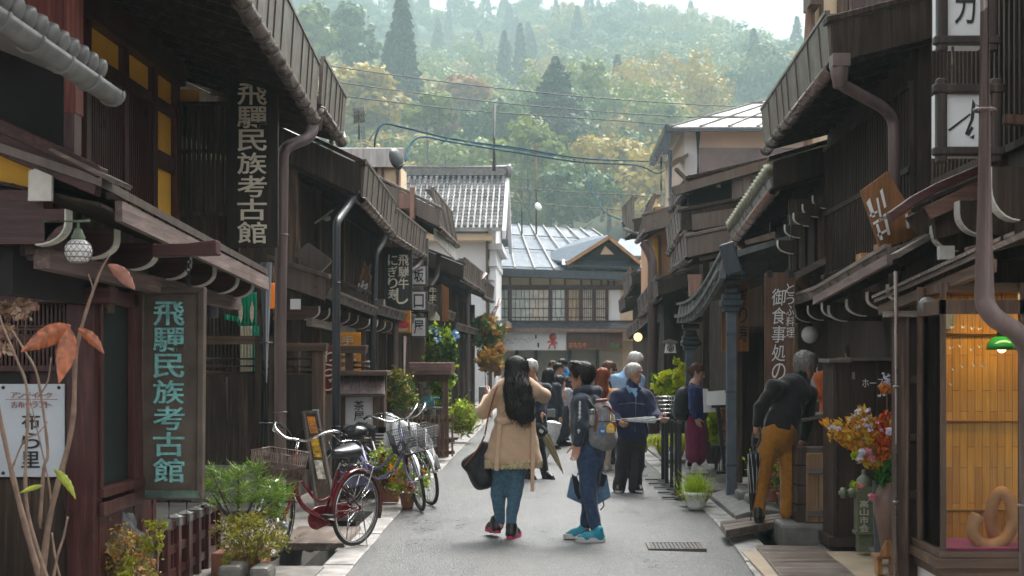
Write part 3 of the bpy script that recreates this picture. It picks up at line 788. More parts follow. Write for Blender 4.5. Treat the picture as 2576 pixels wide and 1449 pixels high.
for i in range(7):
	y = 5.1+i*0.42; s_ = (y-5.9)/1.7; hb.tube([(lerp(e0[0], e1[0], s_)+0.06+0.066*math.cos(a), y, lerp(e0[1], e1[1], s_)+0.074*math.sin(a)) for a in [math.pi*(1+j/8) for j in range(9)]], 0.008, 6)
gb.build('gutter', 'zinc', h0, solid=0.006)
h1 = thing('wooden_house', 'museum house with maroon posts, ochre wall panels and a big dark eave on the left', 'house', (-4.0, 8.5, 0))
# main roof: street edge
eave(h1, -1, (-1.67, 4.06), (-2.38, 4.04), 3.0, 13.85, 1.9, 0.3, fas=0.46, barge=0, raf=0.36, seams=0.5)
eave(h1, -1, (-2.35, 4.16), (-2.42, 4.13), 13.95, 15.9, 1.2, 0.25, fas=0.42, barge=0, raf=0.36, seams=0.3)
X2 = -3.42
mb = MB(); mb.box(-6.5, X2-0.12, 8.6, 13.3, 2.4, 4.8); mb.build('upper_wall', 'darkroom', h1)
mb = MB(); mb.box(X2-0.1, X2+0.1, 8.6, 12.75, 4.08, 4.42); mb.build('wall_plate', 'mary', h1)
def yfac(u, x): return F*x/(u-U0)
ZF0 = lambda v, u: ZV(v, yfac(u, X2))
pu = [192, 222, 303, 377, 441]
posts(h1, X2, [yfac(u, X2) for u in (206, 303, 377, 434)], 2.55, 4.4, 0.11, 'marz')
def fpanel(u0, u1, za, zb, mat, name, off=0.0, th=0.03):
	mb = MB(); mb.box(X2-th-off, X2-off, yfac(u0, X2)+0.05, yfac(u1, X2)-0.05, za, zb); mb.build(name, mat, h1)
for a, b in ((150, 206), (206, 303), (303, 377), (377, 434)):
	fpanel(a, b, 3.87, 4.08, 'ochre', 'ochre_panel')
	mb = MB(); mb.box(X2-0.04, X2+0.035, yfac(a, X2)+0.05, yfac(b, X2)-0.05, 3.77, 3.87); mb.build('rail', 'mary', h1)
fpanel(377, 434, 2.5, 3.28, 'ochre', 'ochre_panel'); fpanel(377, 434, 3.42, 3.77, 'ochre', 'ochre_panel')
fpanel(100, 206, 2.6, 3.77, 'ochre', 'ochre_panel')
mb = MB(); mb.box(X2-0.04, X2+0.04, yfac(377, X2)+0.05, yfac(434, X2)-0.05, 3.28, 3.42); mb.build('rail', 'mary', h1)
for a, b in ((206, 303), (303, 377)):
	lattice(h1, X2+0.02, yfac(a, X2)+0.09, yfac(b, X2)-0.09, 2.5, 3.76, 0.05, 0.022, 0.035, 'marz', rails=(0.97,))
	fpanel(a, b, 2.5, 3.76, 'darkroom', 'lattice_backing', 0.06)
# side screen behind the black sign (faces the camera)
Ys = 12.95
mb = MB(); mb.fr(441, 540, 600, 640, Ys, 0.06); mb.build('screen_base', 'blk', h1)
flattice(h1, 448, 262, 590, 545, Ys, 12, 0.03, 0.05, 'blk', rails=(0.0, 0.42, 0.98), name='screen_lattice')
mb = MB(); mb.fr(449, 225, 500, 265, Ys+0.08, 0.03); mb.build('ochre_panel', 'ochre', h1)
# lower pent roof
def pz(y): return lerp(2.53, 2.34, (y-7.6)/4.9)
PE = lambda y: -2.46-0.02*(y-7.6)
mb = MB(); mb.loft([(PE(7.7), 7.7, pz(7.7)+0.1), (X2, 7.7, 2.95), (X2, 7.7, 2.9), (PE(7.7), 7.7, pz(7.7)+0.05)], [(PE(12.6), 12.6, pz(12.6)+0.1), (X2, 12.6, 2.62), (X2, 12.6, 2.57), (PE(12.6), 12.6, pz(12.6)+0.05)])
proof = mb.build('pent_roof', 'metal', h1)
n = 10
for k, (dz, hh, dx, mt) in enumerate(((-0.09, 0.115, 0.0, 'carved'), (0.035, 0.075, -0.05, 'greyy'))):
	mb = MB()
	for i in range(n):
		a, b = lerp(8.05, 12.6, i/n), lerp(8.05, 12.6, (i+1)/n)
		mb.loft([(PE(a)+dx-0.03, a, pz(a)+dz), (PE(a)+dx+0.012, a, pz(a)+dz), (PE(a)+dx+0.012, a, pz(a)+dz+hh), (PE(a)+dx-0.03, a, pz(a)+dz+hh)], [(PE(b)+dx-0.03, b, pz(b)+dz), (PE(b)+dx+0.012, b, pz(b)+dz), (PE(b)+dx+0.012, b, pz(b)+dz+hh), (PE(b)+dx-0.03, b, pz(b)+dz+hh)], cap=(i in (0, n-1)))
	if k == 0: mb.build('eave_board', mt, proof)
mb.mi = 1
for i in range(15):
	y = 8.35+i*0.28; mb.box(PE(y)-0.045, PE(y)-0.03, y, y+0.035, pz(y)+0.045, pz(y)+0.075)
mb.build('eave_board', ['greyy', 'ink'], proof)
# barge end facing the camera
mb = MB(); mb.frpoly([(-220, 215), (246, 440), (238, 492), (-220, 300)], 7.75, 0.1); mb.build('barge_board', 'marx', proof, bev=0.006)
mb = MB(); mb.frpoly([(-220, 190), (250, 418), (246, 448), (-220, 230)], 7.68, 0.16); mb.build('barge_cap', 'mary', proof, bev=0.006)
mb = MB(); mb.frpoly([(120, 377), (128, 372), (293, 452), (286, 462)], 7.62, 0.3); mb.build('barge_flashing', 'greyx', proof)
mb = MB(); mb.frpoly([(-230, 270), (120, 440), (70, 485), (-230, 485)], 7.95, 0.05); mb.build('ochre_panel', 'ochre', h1)
mb = MB(); mb.frpoly([(72, 430), (88, 424), (130, 442), (129, 505), (70, 505)], 7.72, 0.03); mb.build('wall_block', 'bone', h1)
# big end beam and brackets
yb = [7.75, 8.55, 9.4, 10.25, 11.0, 11.8, 12.4]
mb = MB(); mb.fr(-230, 478, 110, 546, 7.8, 0.14); mb.build('end_beam', 'marx', h1)
for i, y in enumerate(yb): bracket(h1, -1, -2.66 if i else -2.68, -3.4, y, 2.27-0.02*(y-7.75), 0.17 if i else 0.19, 0.1)
# long rail with panels behind
mb = MB()
mb.beam((-2.86, 7.9, 2.2), (-2.86, 12.7, 2.13), 0.09, 0.11); mb.build('rail', 'mauvey', h1)
for i in range(12):
	y = 8.0+i*0.4; mb = MB(); mb.box(-2.98, -2.94, y, y+0.3, 2.2, 2.6); mb.build('board_panel', 'mauve', h1)
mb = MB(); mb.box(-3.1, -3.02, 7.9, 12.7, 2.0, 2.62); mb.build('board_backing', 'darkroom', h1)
mb = MB(); mb.fr(62, 546, 90, 642, 7.9, 0.12); mb.build('hanging_post', 'marz', h1, bev=0.005)
mb = MB(); mb.fr(-230, 546, 62, 642, 8.0, 0.1); mb.build('board_panel', 'mauve', h1)
mb = MB(); mb.box(-6.5, -2.95, 9.35, 9.5, 1.95, 2.25); mb.build('lintel', 'dwx', h1)
mb = MB(); mb.frpoly([(383, 614), (470, 612), (543, 603), (545, 640), (383, 646)], 8.75, 0.12); mb.build('sign_beam', 'marx', h1, bev=0.006)
mb = MB(); mb.loft([(-2.5, 7.8, 2.5), (X2, 7.8, 2.7), (X2, 7.8, 2.68), (-2.5, 7.8, 2.48)], [(-2.6, 12.6, 2.34), (X2, 12.6, 2.5), (X2, 12.6, 2.48), (-2.6, 12.6, 2.32)]); mb.build('soffit', 'soffit', proof)
# entrance wall facing the camera
Ye = 9.2
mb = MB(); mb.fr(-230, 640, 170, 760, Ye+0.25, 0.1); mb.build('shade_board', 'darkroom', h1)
mb = MB(); mb.fr(-230, 722, 279, 763, Ye-0.12, 0.16); mb.build('entrance_beam', 'marx', h1, bev=0.008)
mb = MB(); mb.fr(-230, 763, 168, 1460, Ye+0.06, 0.08); mb.build('entrance_wall', 'marz', h1)
flattice(h1, -60, 766, 166, 930, Ye+0.01, 22, 0.014, 0.03, 'marz', rails=(0.36, 0.5, 0.98), name='entrance_lattice')
mb = MB(); mb.fr(166, 763, 238, 1470, Ye-0.05, 0.16); mb.build('entrance_post', 'marz', h1, bev=0.008)
mb = MB(); mb.fr(-230, 1205, 166, 1460, Ye+0.02, 0.04); mb.build('base_board', 'blk', h1)
# show window on the street side
Xs = -2.99
y_a, y_b = yfac(240, Xs), yfac(334, Xs)
mb = MB(); mb.box(Xs-0.05, Xs+0.03, y_a, y_b+0.1, 0.1, 0.7); mb.box(Xs-0.05, Xs+0.06, y_a, y_b+0.1, 0.62, 0.71); mb.box(Xs-0.05, Xs+0.06, y_a, y_b+0.1, 0.74, 0.8)
mb.box(Xs-0.05, Xs+0.04, y_a, y_a+0.05, 0.8, 2.05); mb.box(Xs-0.05, Xs+0.04, y_b-0.09, y_b+0.12, 0.3, 2.2); mb.box(Xs-0.05, Xs+0.04, y_a, y_b, 2.0, 2.1)
sw = mb.build('show_window', 'marz', h1, bev=0.005)
mb = MB(); mb.box(Xs-0.012, Xs-0.008, y_a+0.05, y_b-0.09, 0.8, 2.0); mb.build('pane', 'glassrefl', sw)
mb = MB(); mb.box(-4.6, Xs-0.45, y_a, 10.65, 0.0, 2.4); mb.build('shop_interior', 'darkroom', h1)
mb = MB(); mb.box(-3.7, Xs-0.02, y_b+0.12, 10.7, 0.0, 2.2); mb.build('side_wall', 'marz', h1)
# downpipe at the far end of the museum
pipe(h1, [P(795, 285, 14.1), P(783, 345, 14.0), P(712, 372, 13.75), (-2.67, 13.75, 2.0), (-2.67, 13.75, 0.25)], 0.058)
mb = MB(); mb.lathe([(0.06, -0.16), (0.07, -0.02), (0.085, 0.06)], P(795, 285, 14.1), 12); mb.build('hopper', 'pipe', h1)
pipe(h1, [(-2.9, 14.2, 2.6), (-2.9, 14.2, 0.2)], 0.06, 'pipedk')
pipe(h1, [(-2.68, 13.76, 0.2), (-2.66, 13.7, 0.02), (-2.42, 13.45, -0.1), (-2.3, 13.35, -0.12)], 0.06, 'pipedk', False)
fn = thing('board_fence', 'black board fence with rails beside the museum entrance', 'fence', (-4.6, 15.0, 0))
mb = MB(); mb.fr(505, 935, 690, 1172, 15.0, 0.06); mb.build('panel', 'blk', fn)
mb = MB(); mb.fr(500, 845, 692, 866, 14.95, 0.08); mb.build('top_rail', 'dwx', fn)
for v in (903, 921, 938):
	mb = MB(); mb.tube([P(500, v, 15.0), P(692, v, 15.0)], 0.022 if v < 930 else 0.03, 8); mb.build('rail', 'dwx', fn)
mb = MB(); mb.tube([P(571, 948, 14.96), P(572, 1172, 14.96)], 0.016, 8); mb.build('bamboo_strip', 'greyz', fn)
for u in (655, 690):
	mb = MB(); mb.fr(u-14, 845, u+2, 1175, 14.93, 0.08); mb.build('post', 'blk', fn)
pl = MB(); pl.fr(480, 1172, 700, 1262, 14.85, 0.5); tag(pl.build('stone_plinth', 'stone', base=(-4.5, 14.85, 0), bev=0.012), 'low grey stone plinth under the black board fence', 'plinth')
h2 = thing('wooden_house', 'dark two storey house with black lattice and charcoal downpipe, second on the left', 'house', (-4.2, 16.0, 0))
eave(h2, -1, (-2.22, 3.5), (-2.3, 3.43), 16.0, 19.7, 3.2, 0.48, fas=0.36, barge=0.36, raf=0.45, bmat='blk')
body(h2, -1, 3.05, 7.0, 16.2, 19.8, 3.9)
lattice(h2, -3.02, 16.3, 17.6, 2.5, 3.7, 0.06, 0.025); lattice(h2, -3.02, 17.8, 19.7, 2.5, 3.7, 0.09, 0.03)
posts(h2, -3.0, [16.25, 17.7, 19.7], 0, 3.8, 0.13)
eave(h2, -1, (-2.58, 2.33), (-2.5, 2.24), 15.7, 19.3, 0.6, 0.36, fas=0.07, barge=0.24, raf=0.9, gutter=False, mats=('metal', 'soffit', 'gutter'), bmat='metal')
for y in (15.9, 16.6, 17.4, 18.2, 19.0): bracket(h2, -1, -2.66, -3.1, y, 2.08, 0.15, 0.07, 'dwx')
mb = MB(); mb.beam((-2.75, 15.8, 2.05), (-2.75, 19.3, 2.0), 0.06, 0.09); mb.build('rail', 'greyy', h2)
pipe(h2, [P(903, 482, 15.95), P(880, 512, 15.9), P(846, 560, 15.4), (-2.37, 15.3, 1.8), (-2.37, 15.3, 0.02)], 0.044, 'pipedk')
mb = MB(); mb.frpoly([(738, 640), (800, 690), (835, 655), (775, 610)], 15.8, 0.12); mb.build('flashing', 'metal', h2)
# ground floor lattice recess behind the curtain
lattice(h2, -3.35, 15.9, 19.4, 0.5, 2.2, 0.09, 0.03, name='ground_lattice')
flattice(h2, 500, 780, 700, 935, 16.1, 22, 0.02, 0.03, 'blk', name='end_lattice')
mb = MB(); mb.fr(480, 560, 730, 1190, 16.25, 0.1); mb.build('end_wall', 'darkroom', h2)
h3 = thing('wooden_house', 'low dark house with a jagged wooden signboard on its pent roof, third on the left', 'house', (-4.2, 20.0, 0))
eave(h3, -1, (-2.32, 3.42), (-2.28, 3.45), 19.9, 24.2, 3.2, 0.5, fas=0.32, barge=0.3, raf=0.5)
body(h3, -1, 3.0, 7.0, 19.9, 24.3, 3.9)
lattice(h3, -2.97, 20.0, 24.2, 2.5, 3.6, 0.12, 0.035)
eave(h3, -1, (-2.62, 2.3), (-2.45, 2.25), 19.5, 24.0, 0.7, 0.42, fas=0.1, barge=0.26, raf=0.9, gutter=False, bmat='metal')
for y in (19.7, 20.6, 21.5, 22.4, 23.3): bracket(h3, -1, -2.6, -3.1, y, 2.05, 0.15, 0.07, 'dwx')
pipe(h3, [P(978, 560, 19.95), P(968, 605, 19.9), P(945, 640, 19.6), (-2.52, 19.5, 1.8), (-2.52, 19.5, 0.02)], 0.042, 'pipedk')
pipe(h3, [P(1063, 640, 23.9), P(1052, 668, 23.8), P(996, 705, 23.0), (-2.6, 22.9, 1.5), (-2.6, 22.9, 0.02)], 0.05)
pipe(h3, [(-2.46, 22.9, 2.0), (-2.46, 22.9, 0.02)], 0.045)
posts(h3, -2.95, [20, 21.5, 23, 24.2], 0, 2.4, 0.12)
h4 = thing('wooden_house', 'taller dark house with a brown boxed eave, fourth on the left', 'house', (-4.0, 26.5, 0))
eave(h4, -1, (-2.05, 3.95), (-2.15, 4.12), 24.6, 30.5, 3.4, 0.5, fas=0.62, lean=0.12, barge=0.3, raf=0.7, seams=0.35, bmat='metal')
body(h4, -1, 2.85, 7.0, 24.6, 30.5, 4.7)
for i in range(12):
	y = 25+i*0.45; mb = MB(); mb.box(-2.16, -2.13, y, y+0.3, 3.72, 3.92); mb.build('rafter_end', 'bone', h4)
mb = MB(); mb.fr(1003, 487, 1040, 525, 24.5, 0.35); mb.fr(1030, 470, 1042, 550, 24.4, 0.2); mb.build('ridge_box', 'copper', h4, bev=0.01)
eave(h4, -1, (-2.35, 2.5), (-2.2, 2.45), 24.7, 30.0, 0.8, 0.42, fas=0.12, barge=0.24, raf=0.9, gutter=False)
lattice(h4, -2.8, 24.8, 30.3, 0.6, 2.3, 0.14, 0.04, rails=(0, 1))
pipe(h4, [P(1104, 640, 29.5), P(1098, 700, 29.2), P(1080, 720, 29.0), (-2.55, 29, 1.5), (-2.55, 29, 0.02)], 0.05)
h5 = thing('wooden_house', 'low row house with curving eaves before the white storehouse on the left', 'house', (-4.0, 40, 0))
eave(h5, -1, (-2.1, 3.45), (-2.0, 3.5), 31.5, 38.5, 3, 0.4, fas=0.4, barge=0.3, raf=0.9)
eave(h5, -1, (-2.0, 3.35), (-2.15, 3.6), 38.8, 47.5, 3, 0.4, fas=0.4, barge=0.3, raf=0.9)
body(h5, -1, 2.85, 7.0, 31.5, 47.5, 4.0)
eave(h5, -1, (-2.3, 2.3), (-2.2, 2.3), 31.8, 47.5, 0.8, 0.35, fas=0.12, barge=0.2, raf=1.2, gutter=False)
lattice(h5, -2.82, 31.7, 47.3, 0.6, 2.3, 0.2, 0.05, rails=(0, 1))
posts(h5, -2.78, [31.6, 34, 36.5, 39, 41.5, 44, 47], 0, 3.4, 0.16)
pipe(h5, [P(1222, 690, 37.5), P(1195, 715, 37.0), P(1175, 735, 36.5), (-2.28, 36.5, 1.6), (-2.28, 36.5, 0.02)], 0.06)
pipe(h5, [P(1258, 755, 45), P(1240, 790, 44.5), (-2.05, 44, 1.9), (-2.05, 44, 0.02)], 0.06)
ks = thing('storehouse', 'white plaster storehouse with a silvery tiled roof on the left', 'storehouse', (XU(1140, 56), 57, 0))
Yk = 54.0
mb = MB(); mb.box(XU(950, Yk), XU(1228, Yk), Yk+1.2, Yk+7, 0, ZV(570, Yk)); mb.build('wall', 'plaster', ks)
mb = MB()
xr0, xr1 = XU(985, Yk), XU(1262, Yk); ze = ZV(572, Yk); zr = ZV(440, Yk+3.2)
mb.loft([(xr0, Yk, ze), (xr0, Yk+3.6, zr), (xr0, Yk+3.6, zr-0.15), (xr0, Yk, ze-0.15)], [(xr1, Yk, ze), (xr1, Yk+3.6, zr), (xr1, Yk+3.6, zr-0.15), (xr1, Yk, ze-0.15)])
mb.loft([(xr0, Yk+3.6, zr), (xr0, Yk+7.6, ze), (xr0, Yk+7.6, ze-0.15), (xr0, Yk+3.6, zr-0.15)], [(xr1, Yk+3.6, zr), (xr1, Yk+7.6, ze), (xr1, Yk+7.6, ze-0.15), (xr1, Yk+3.6, zr-0.15)])
nrow = 15
for i in range(19):
	x = lerp(xr0+0.1, xr1-0.06, i/18)
	for k in range(nrow):
		a, b = k/nrow, (k+1)/nrow
		mb.tube([(x, lerp(Yk-0.06, Yk+3.55, a), lerp(ze, zr, a)+0.07), (x, lerp(Yk-0.06, Yk+3.55, b), lerp(ze, zr, b)+0.03)], [0.085, 0.06], 6)
M['silvertile'] = M_plain('silvery_roof_tile', (0.3, 0.295, 0.29), 0.35, 0.55, 2.2, bmp=0.3, bscale=8)
kr = mb.build('roof', 'silvertile', ks)
mb = MB(); mb.box(xr0-0.1, xr1+0.05, Yk+3.3, Yk+3.9, zr, zr+0.28); mb.tube([(xr0-0.1, Yk+3.6, zr+0.33), (xr1+0.1, Yk+3.6, zr+0.33)], 0.13, 8); mb.lathe([(0.05, -0.1), (0.3, 0), (0.3, 0.12), (0.05, 0.2)], (xr1+0.1, Yk+3.6, zr+0.2), 12, axis=(1, 0, 0)); mb.build('ridge', 'tile', kr)
mb = MB(); mb.box(XU(1000, Yk), XU(1235, Yk), Yk+0.3, Yk+1.2, ze-0.45, ze-0.2); mb.build('eave_band', 'cream', ks)
mb = MB(); mb.fr(1222, 560, 1228, 840, Yk+0.9, 0.1); mb.build('corner_post', 'dwz', ks)
# its street gable with stepped cornices
xg = XU(1228, Yk+1.2)
for k, (v, ext) in enumerate(((612, 0.55), (655, 0.35), (690, 0.25))):
	mb = MB(); z = ZV(v, Yk+1); mb.box(xg, xg+ext, Yk+1.0, Yk+7, z-0.22, z); mb.build('cornice', 'plaster', ks)
mb = MB(); mb.prism([(xr1+0.02, Yk-0.1, ze-0.12), (xr1+0.02, Yk+3.6, zr+0.02), (xr1+0.02, Yk+7.6, ze-0.12), (xr1+0.02, Yk+7.6, ze-0.45), (xr1+0.02, Yk+3.6, zr-0.35), (xr1+0.02, Yk-0.1, ze-0.45)], (0.14, 0, 0)); mb.build('barge_board', 'plaster', ks)
mb = MB(); mb.prism([(xg, Yk+1.2, ze-0.2), (xg, Yk+3.6, zr-0.2), (xg, Yk+7, ze-0.2), (xg, Yk+7, 0), (xg, Yk+1.2, 0)], (0.3, 0, 0)); mb.build('gable_wall', 'plaster', ks)
mb = MB(); mb.box(xg+0.3, xg+0.75, Yk+1.0, Yk+7, 2.9, 3.1); mb.box(xg+0.3, xg+0.5, Yk+1.0, Yk+7, 2.7, 2.9); mb.build('pent_roof', 'tile', ks)
rt = thing('roof_pavilion', 'small rooftop room with a pale metal roof behind the left houses', 'rooftop room', (XU(920, 30), 31, 0))
Yp = 30
mb = MB(); mb.frpoly([(808, 412), (835, 373), (1020, 373), (1010, 412)], Yp, 0.1); mb.loft([P(800, 412, Yp), P(1012, 412, Yp), P(1012, 420, Yp), P(800, 420, Yp)], [P(838, 372, Yp+1.6), P(1016, 372, Yp+1.6), P(1016, 378, Yp+1.6), P(838, 378, Yp+1.6)]); mb.build('roof', 'lightroof', rt)
mb = MB(); mb.fr(880, 418, 1008, 470, Yp+0.2, 1.2); mb.box(-6, -3.4, Yp+0.3, Yp+1.5, 0, 4.4); mb.build('wall', 'cream', rt)
for u in (884, 905, 925, 945, 962, 1000):
	mb = MB(); mb.fr(u-3, 418, u+3, 470, Yp+0.12, 0.1); mb.build('post', 'marz', rt)
r3 = thing('roof_deck', 'reddish roofed drying deck standing behind the second house', 'roof deck', (XU(790, 25), 25, 0))
mb = MB(); mb.loft([P(690, 345, 24), P(870, 345, 24), P(870, 349, 24), P(690, 349, 24)], [P(690, 300, 26), P(858, 300, 26), P(858, 304, 26), P(690, 304, 26)]); mb.build('roof', 'lightroof', r3)
for u in (765, 800, 834):
	mb = MB(); mb.tube([P(u, 346, 24.2), (XU(u, 24.2), 24.2, 4.2)], 0.05, 6); mb.build('post', 'copper', r3)
mb = MB(); mb.beam(P(700, 380, 24.2), P(840, 380, 24.2), 0.05, 0.07); mb.build('rail', 'copper', r3)
tb = thing('shop_building', 'far junction shop building with a wet blue metal roof and a long upper lattice window', 'shop building', (XU(1450, 62), 64, 0))
Yt = 62.0
mb = MB(); mb.box(XU(1180, Yt), XU(1700, Yt), Yt+0.4, Yt+9, 2.4, ZV(690, Yt)); mb.build('wall', 'cream', tb)
mb = MB(); mb.box(XU(1180, Yt), XU(1640, Yt), Yt+1.5, Yt+9, 0, 2.4); mb.build('ground_floor_wall', 'cream', tb)
# roof plane rising away
zr0, zr1 = ZV(672, Yt-0.8), ZV(578, Yt+6)
mb = MB()
xa, xb, xc, xd = XU(1150, Yt), XU(1640, Yt), XU(1180, Yt+6), XU(1490, Yt+6)
mb.loft([(xa, Yt-0.8, zr0), (xb, Yt-0.8, zr0-0.25), (xb, Yt-0.8, zr0-0.37), (xa, Yt-0.8, zr0-0.12)], [(xc, Yt+6, zr1+0.4), (xd, Yt+6, zr1), (xd, Yt+6, zr1-0.12), (xc, Yt+6, zr1+0.28)])
mb.loft([(xc, Yt+6, zr1+0.4), (xd, Yt+6, zr1), (xd, Yt+6, zr1-0.12), (xc, Yt+6, zr1+0.28)], [(xc, Yt+12, zr0+0.6), (xd, Yt+12, zr0), (xd, Yt+12, zr0-0.12), (xc, Yt+12, zr0+0.48)])
roof = mb.build('roof', 'blueroof', tb)
mb = MB()
for i in range(11):
	t = i/10; a = Vector((lerp(xa, xb, t), Yt-0.8, lerp(zr0, zr0-0.25, t)+0.05)); b = Vector((lerp(xc, xd, t), Yt+6, lerp(zr1+0.4, zr1, t)+0.05)); mb.beam(a, b, 0.06, 0.05)
for q in (0.02, 0.4, 0.72, 0.98):
	a = Vector((lerp(xa, xc, q), lerp(Yt-0.8, Yt+6, q), lerp(zr0, zr1+0.4, q)+0.05)); b = Vector((lerp(xb, xd, q), lerp(Yt-0.8, Yt+6, q), lerp(zr0-0.25, zr1, q)+0.05)); mb.beam(a, b, 0.05, 0.04)
mb.build('roof_seams', 'zinc', roof)
mb = MB(); mb.loft([(xa, Yt-0.82, zr0), (xa, Yt-0.6, zr0), (xa, Yt-0.6, zr0-0.36), (xa, Yt-0.82, zr0-0.32)], [(xb, Yt-0.82, zr0-0.25), (xb, Yt-0.6, zr0-0.25), (xb, Yt-0.6, zr0-0.62), (xb, Yt-0.82, zr0-0.58)]); mb.build('eave_trim', 'navytrim', roof)
# gable dormer
gx0, gx1, gz = XU(1425, Yt), XU(1610, Yt), ZV(662, Yt)
ax, az = XU(1530, Yt), ZV(596, Yt)
mb = MB()
for (x, ex) in ((gx0, -0.3), (gx1, 0.3)):
	mb.loft([(ax, Yt-0.9, az), (x, Yt-0.9, gz), (x, Yt-0.9, gz-0.1), (ax, Yt-0.9, az-0.1)], [(ax-0.9, Yt+4.2, az+0.35), (x-0.9+(ex*2.2), Yt+3, gz+0.5), (x-0.9+(ex*2.2), Yt+3, gz+0.4), (ax-0.9, Yt+4.2, az+0.25)])
dm = mb.build('dormer_roof', 'blueroof', tb)
mb = MB()
for x in (gx0, gx1): mb.beam((ax, Yt-0.96, az-0.1), (x, Yt-0.96, gz-0.1), 0.1, 0.13)
mb.build('dormer_barge', 'tanx', dm)
mb = MB(); mb.prism([(ax, Yt-0.5, az-0.2), (gx0+0.5, Yt-0.5, gz), (gx1-0.4, Yt-0.5, gz)], (0, 0.2, 0)); mb.build('dormer_front', 'darkroom', dm)
mb = MB(); mb.frpoly([(1510, 640), (1522, 618), (1545, 640)], Yt-0.56, 0.04); mb.build('dormer_panel', 'cream', dm)
mb = MB(); mb.prism([(gx0-0.2, Yt-0.95, gz-0.12), (gx1+0.1, Yt-0.95, gz-0.25), (gx1+0.1, Yt-0.45, gz+0.1), (gx0-0.2, Yt-0.45, gz+0.15)], (0, 0.02, -0.1)); mb.build('dormer_sill', 'navytrim', dm)
# upper storey timber frame and windows
Yw = Yt+0.3
mb = MB()
for v0_, v1_ in ((717, 729), (806, 813)): mb.fr(1180, v0_, 1632, v1_, Yw-0.06, 0.2)
for u in (1250, 1283, 1334, 1384, 1421, 1462, 1488, 1512, 1530, 1545, 1588): mb.fr(u-2, 694, u+2, 720, Yw-0.05, 0.2)
for u in (1255, 1282, 1384, 1425, 1461, 1494, 1527, 1612): mb.fr(u-4, 722, u+4, 812, Yw-0.1, 0.2)
mb.build('timber_frame', 'marx', tb)
M['curtain1'] = M_plain('grey_green_curtain', (0.72, 0.78, 0.72), 0.7, 0.2, 4); M['curtain2'] = M_plain('beige_curtain', (0.82, 0.75, 0.64), 0.7, 0.2, 4); M['curtain3'] = M_plain('tan_blind', (0.62, 0.46, 0.3), 0.7, 0.2, 4)
wins = [(1259, 1278, 0, 2), (1287, 1332, 0, 4), (1332, 1380, 1, 4), (1389, 1421, 0, 3), (1430, 1457, 2, 3), (1466, 1490, 1, 5), (1499, 1523, 1, 5), (1185, 1250, 0, 5)]
for u0, u1, c, n in wins:
	mb = MB(); mb.fr(u0, 728, u1, 808, Yw+0.02, 0.05); wo = mb.build('window', ['curtain1', 'curtain2', 'curtain3'][c], tb)
	mb = MB(); r2 = random.Random(u0)
	rows = [728, 752, 776, 798, 808]
	for r_ in rows: mb.fr(u0, r_-1, u1, r_+1, Yw-0.03, 0.04)
	for k in range(4):
		for i in range(n+1):
			uu = lerp(u0, u1, i/n)+(r2.uniform(-3, 3) if 0 < i < n and n < 5 else 0); mb.fr(uu-0.65, rows[k], uu+0.65, rows[k+1], Yw-0.025, 0.04)
	mb.build('window_bars', 'marx', wo)
mb = MB(); mb.fr(1530, 728, 1560, 815, Yw, 0.05); mb.build('white_panel', 'plaster', tb)
# lower eave and sign band
mb = MB(); mb.loft([P(1180, 826, Yt-0.9), P(1600, 826, Yt-0.9), P(1600, 834, Yt-0.9), P(1180, 834, Yt-0.9)], [P(1180, 808, Yt+0.4), P(1600, 808, Yt+0.4), P(1600, 814, Yt+0.4), P(1180, 814, Yt+0.4)]); pe = mb.build('pent_roof', 'navytrim', tb)
mb = MB(); mb.fr(1180, 827, 1590, 835, Yt-0.95, 0.08); mb.build('eave_edge', 'copper', pe)
Yg = Yt-0.5
sg1 = MB(); sg1.fr(1240, 836, 1424, 881, Yg, 0.2); o = sg1.build('shop_sign', 'signwhite', base=(XU(1330, Yg), Yg, 2)); tag(o, 'white sign board with a small red figure over the far shop front', 'sign')
mb = MB()
mb.fr(1346, 842, 1350, 852, Yg-0.02, 0.03); mb.fr(1352, 862, 1356, 874, Yg-0.02, 0.03)
r2 = random.Random(4)
for i in range(38):
	u = 1262+i*2.1; v = 866-r2.random()*14-(i*0.12); mb.fr(u, v, u+1.6, v+1.4, Yg-0.015, 0.02)
mb.build('lettering', 'ink', o)
M['redpaint'] = M_plain('red_paint', (0.5, 0.05, 0.035), 0.5, 0.1, 4, bmp=0)
mb = MB()   # a small red running child figure
mb.lathe([(0.01, -0.02), (0.16, -0.02), (0.16, 0.02), (0.01, 0.02)], P(1391, 848, Yg-0.02), 14, axis=(0, 1, 0))
mb.frpoly([(1383, 856), (1395, 856), (1397, 868), (1386, 868)], Yg-0.03, 0.03)
for a, b in (((1385, 866), (1380, 878)), ((1394, 866), (1397, 878)), ((1384, 858), (1377, 862)), ((1396, 858), (1401, 866))): mb.beam(P(*a, Yg-0.02), P(*b, Yg-0.02), 0.06, 0.06)
mb.build('red_figure', 'redpaint', o)
sg2 = MB(); sg2.fr(1426, 836, 1566, 879, Yg, 0.2); o = sg2.build('shop_sign', M_wood('sign_band_wood', (0.1, 0.045, 0.028), 'z'), base=(XU(1496, Yg), Yg, 2)); tag(o, 'brown wooden sign band with orange characters over the far shop', 'sign')
mb = MB(); text_h(mb, 'おもちゃ', 1431, 861, 1476, 875, Yg-0.012, True, 0.02, 0.08); mb.build('orange_lettering', M_plain('orange_letters', (0.75, 0.2, 0.04), 0.5, 0.05, 3, bmp=0), o)
mb = MB(); text_h(mb, '民芸'[0]+'会', 1536, 863, 1558, 876, Yg-0.012, True, 0.02, 0.08); mb.build('green_lettering', M_plain('green_letters', (0.05, 0.3, 0.1), 0.5, 0.05, 3, bmp=0), o)
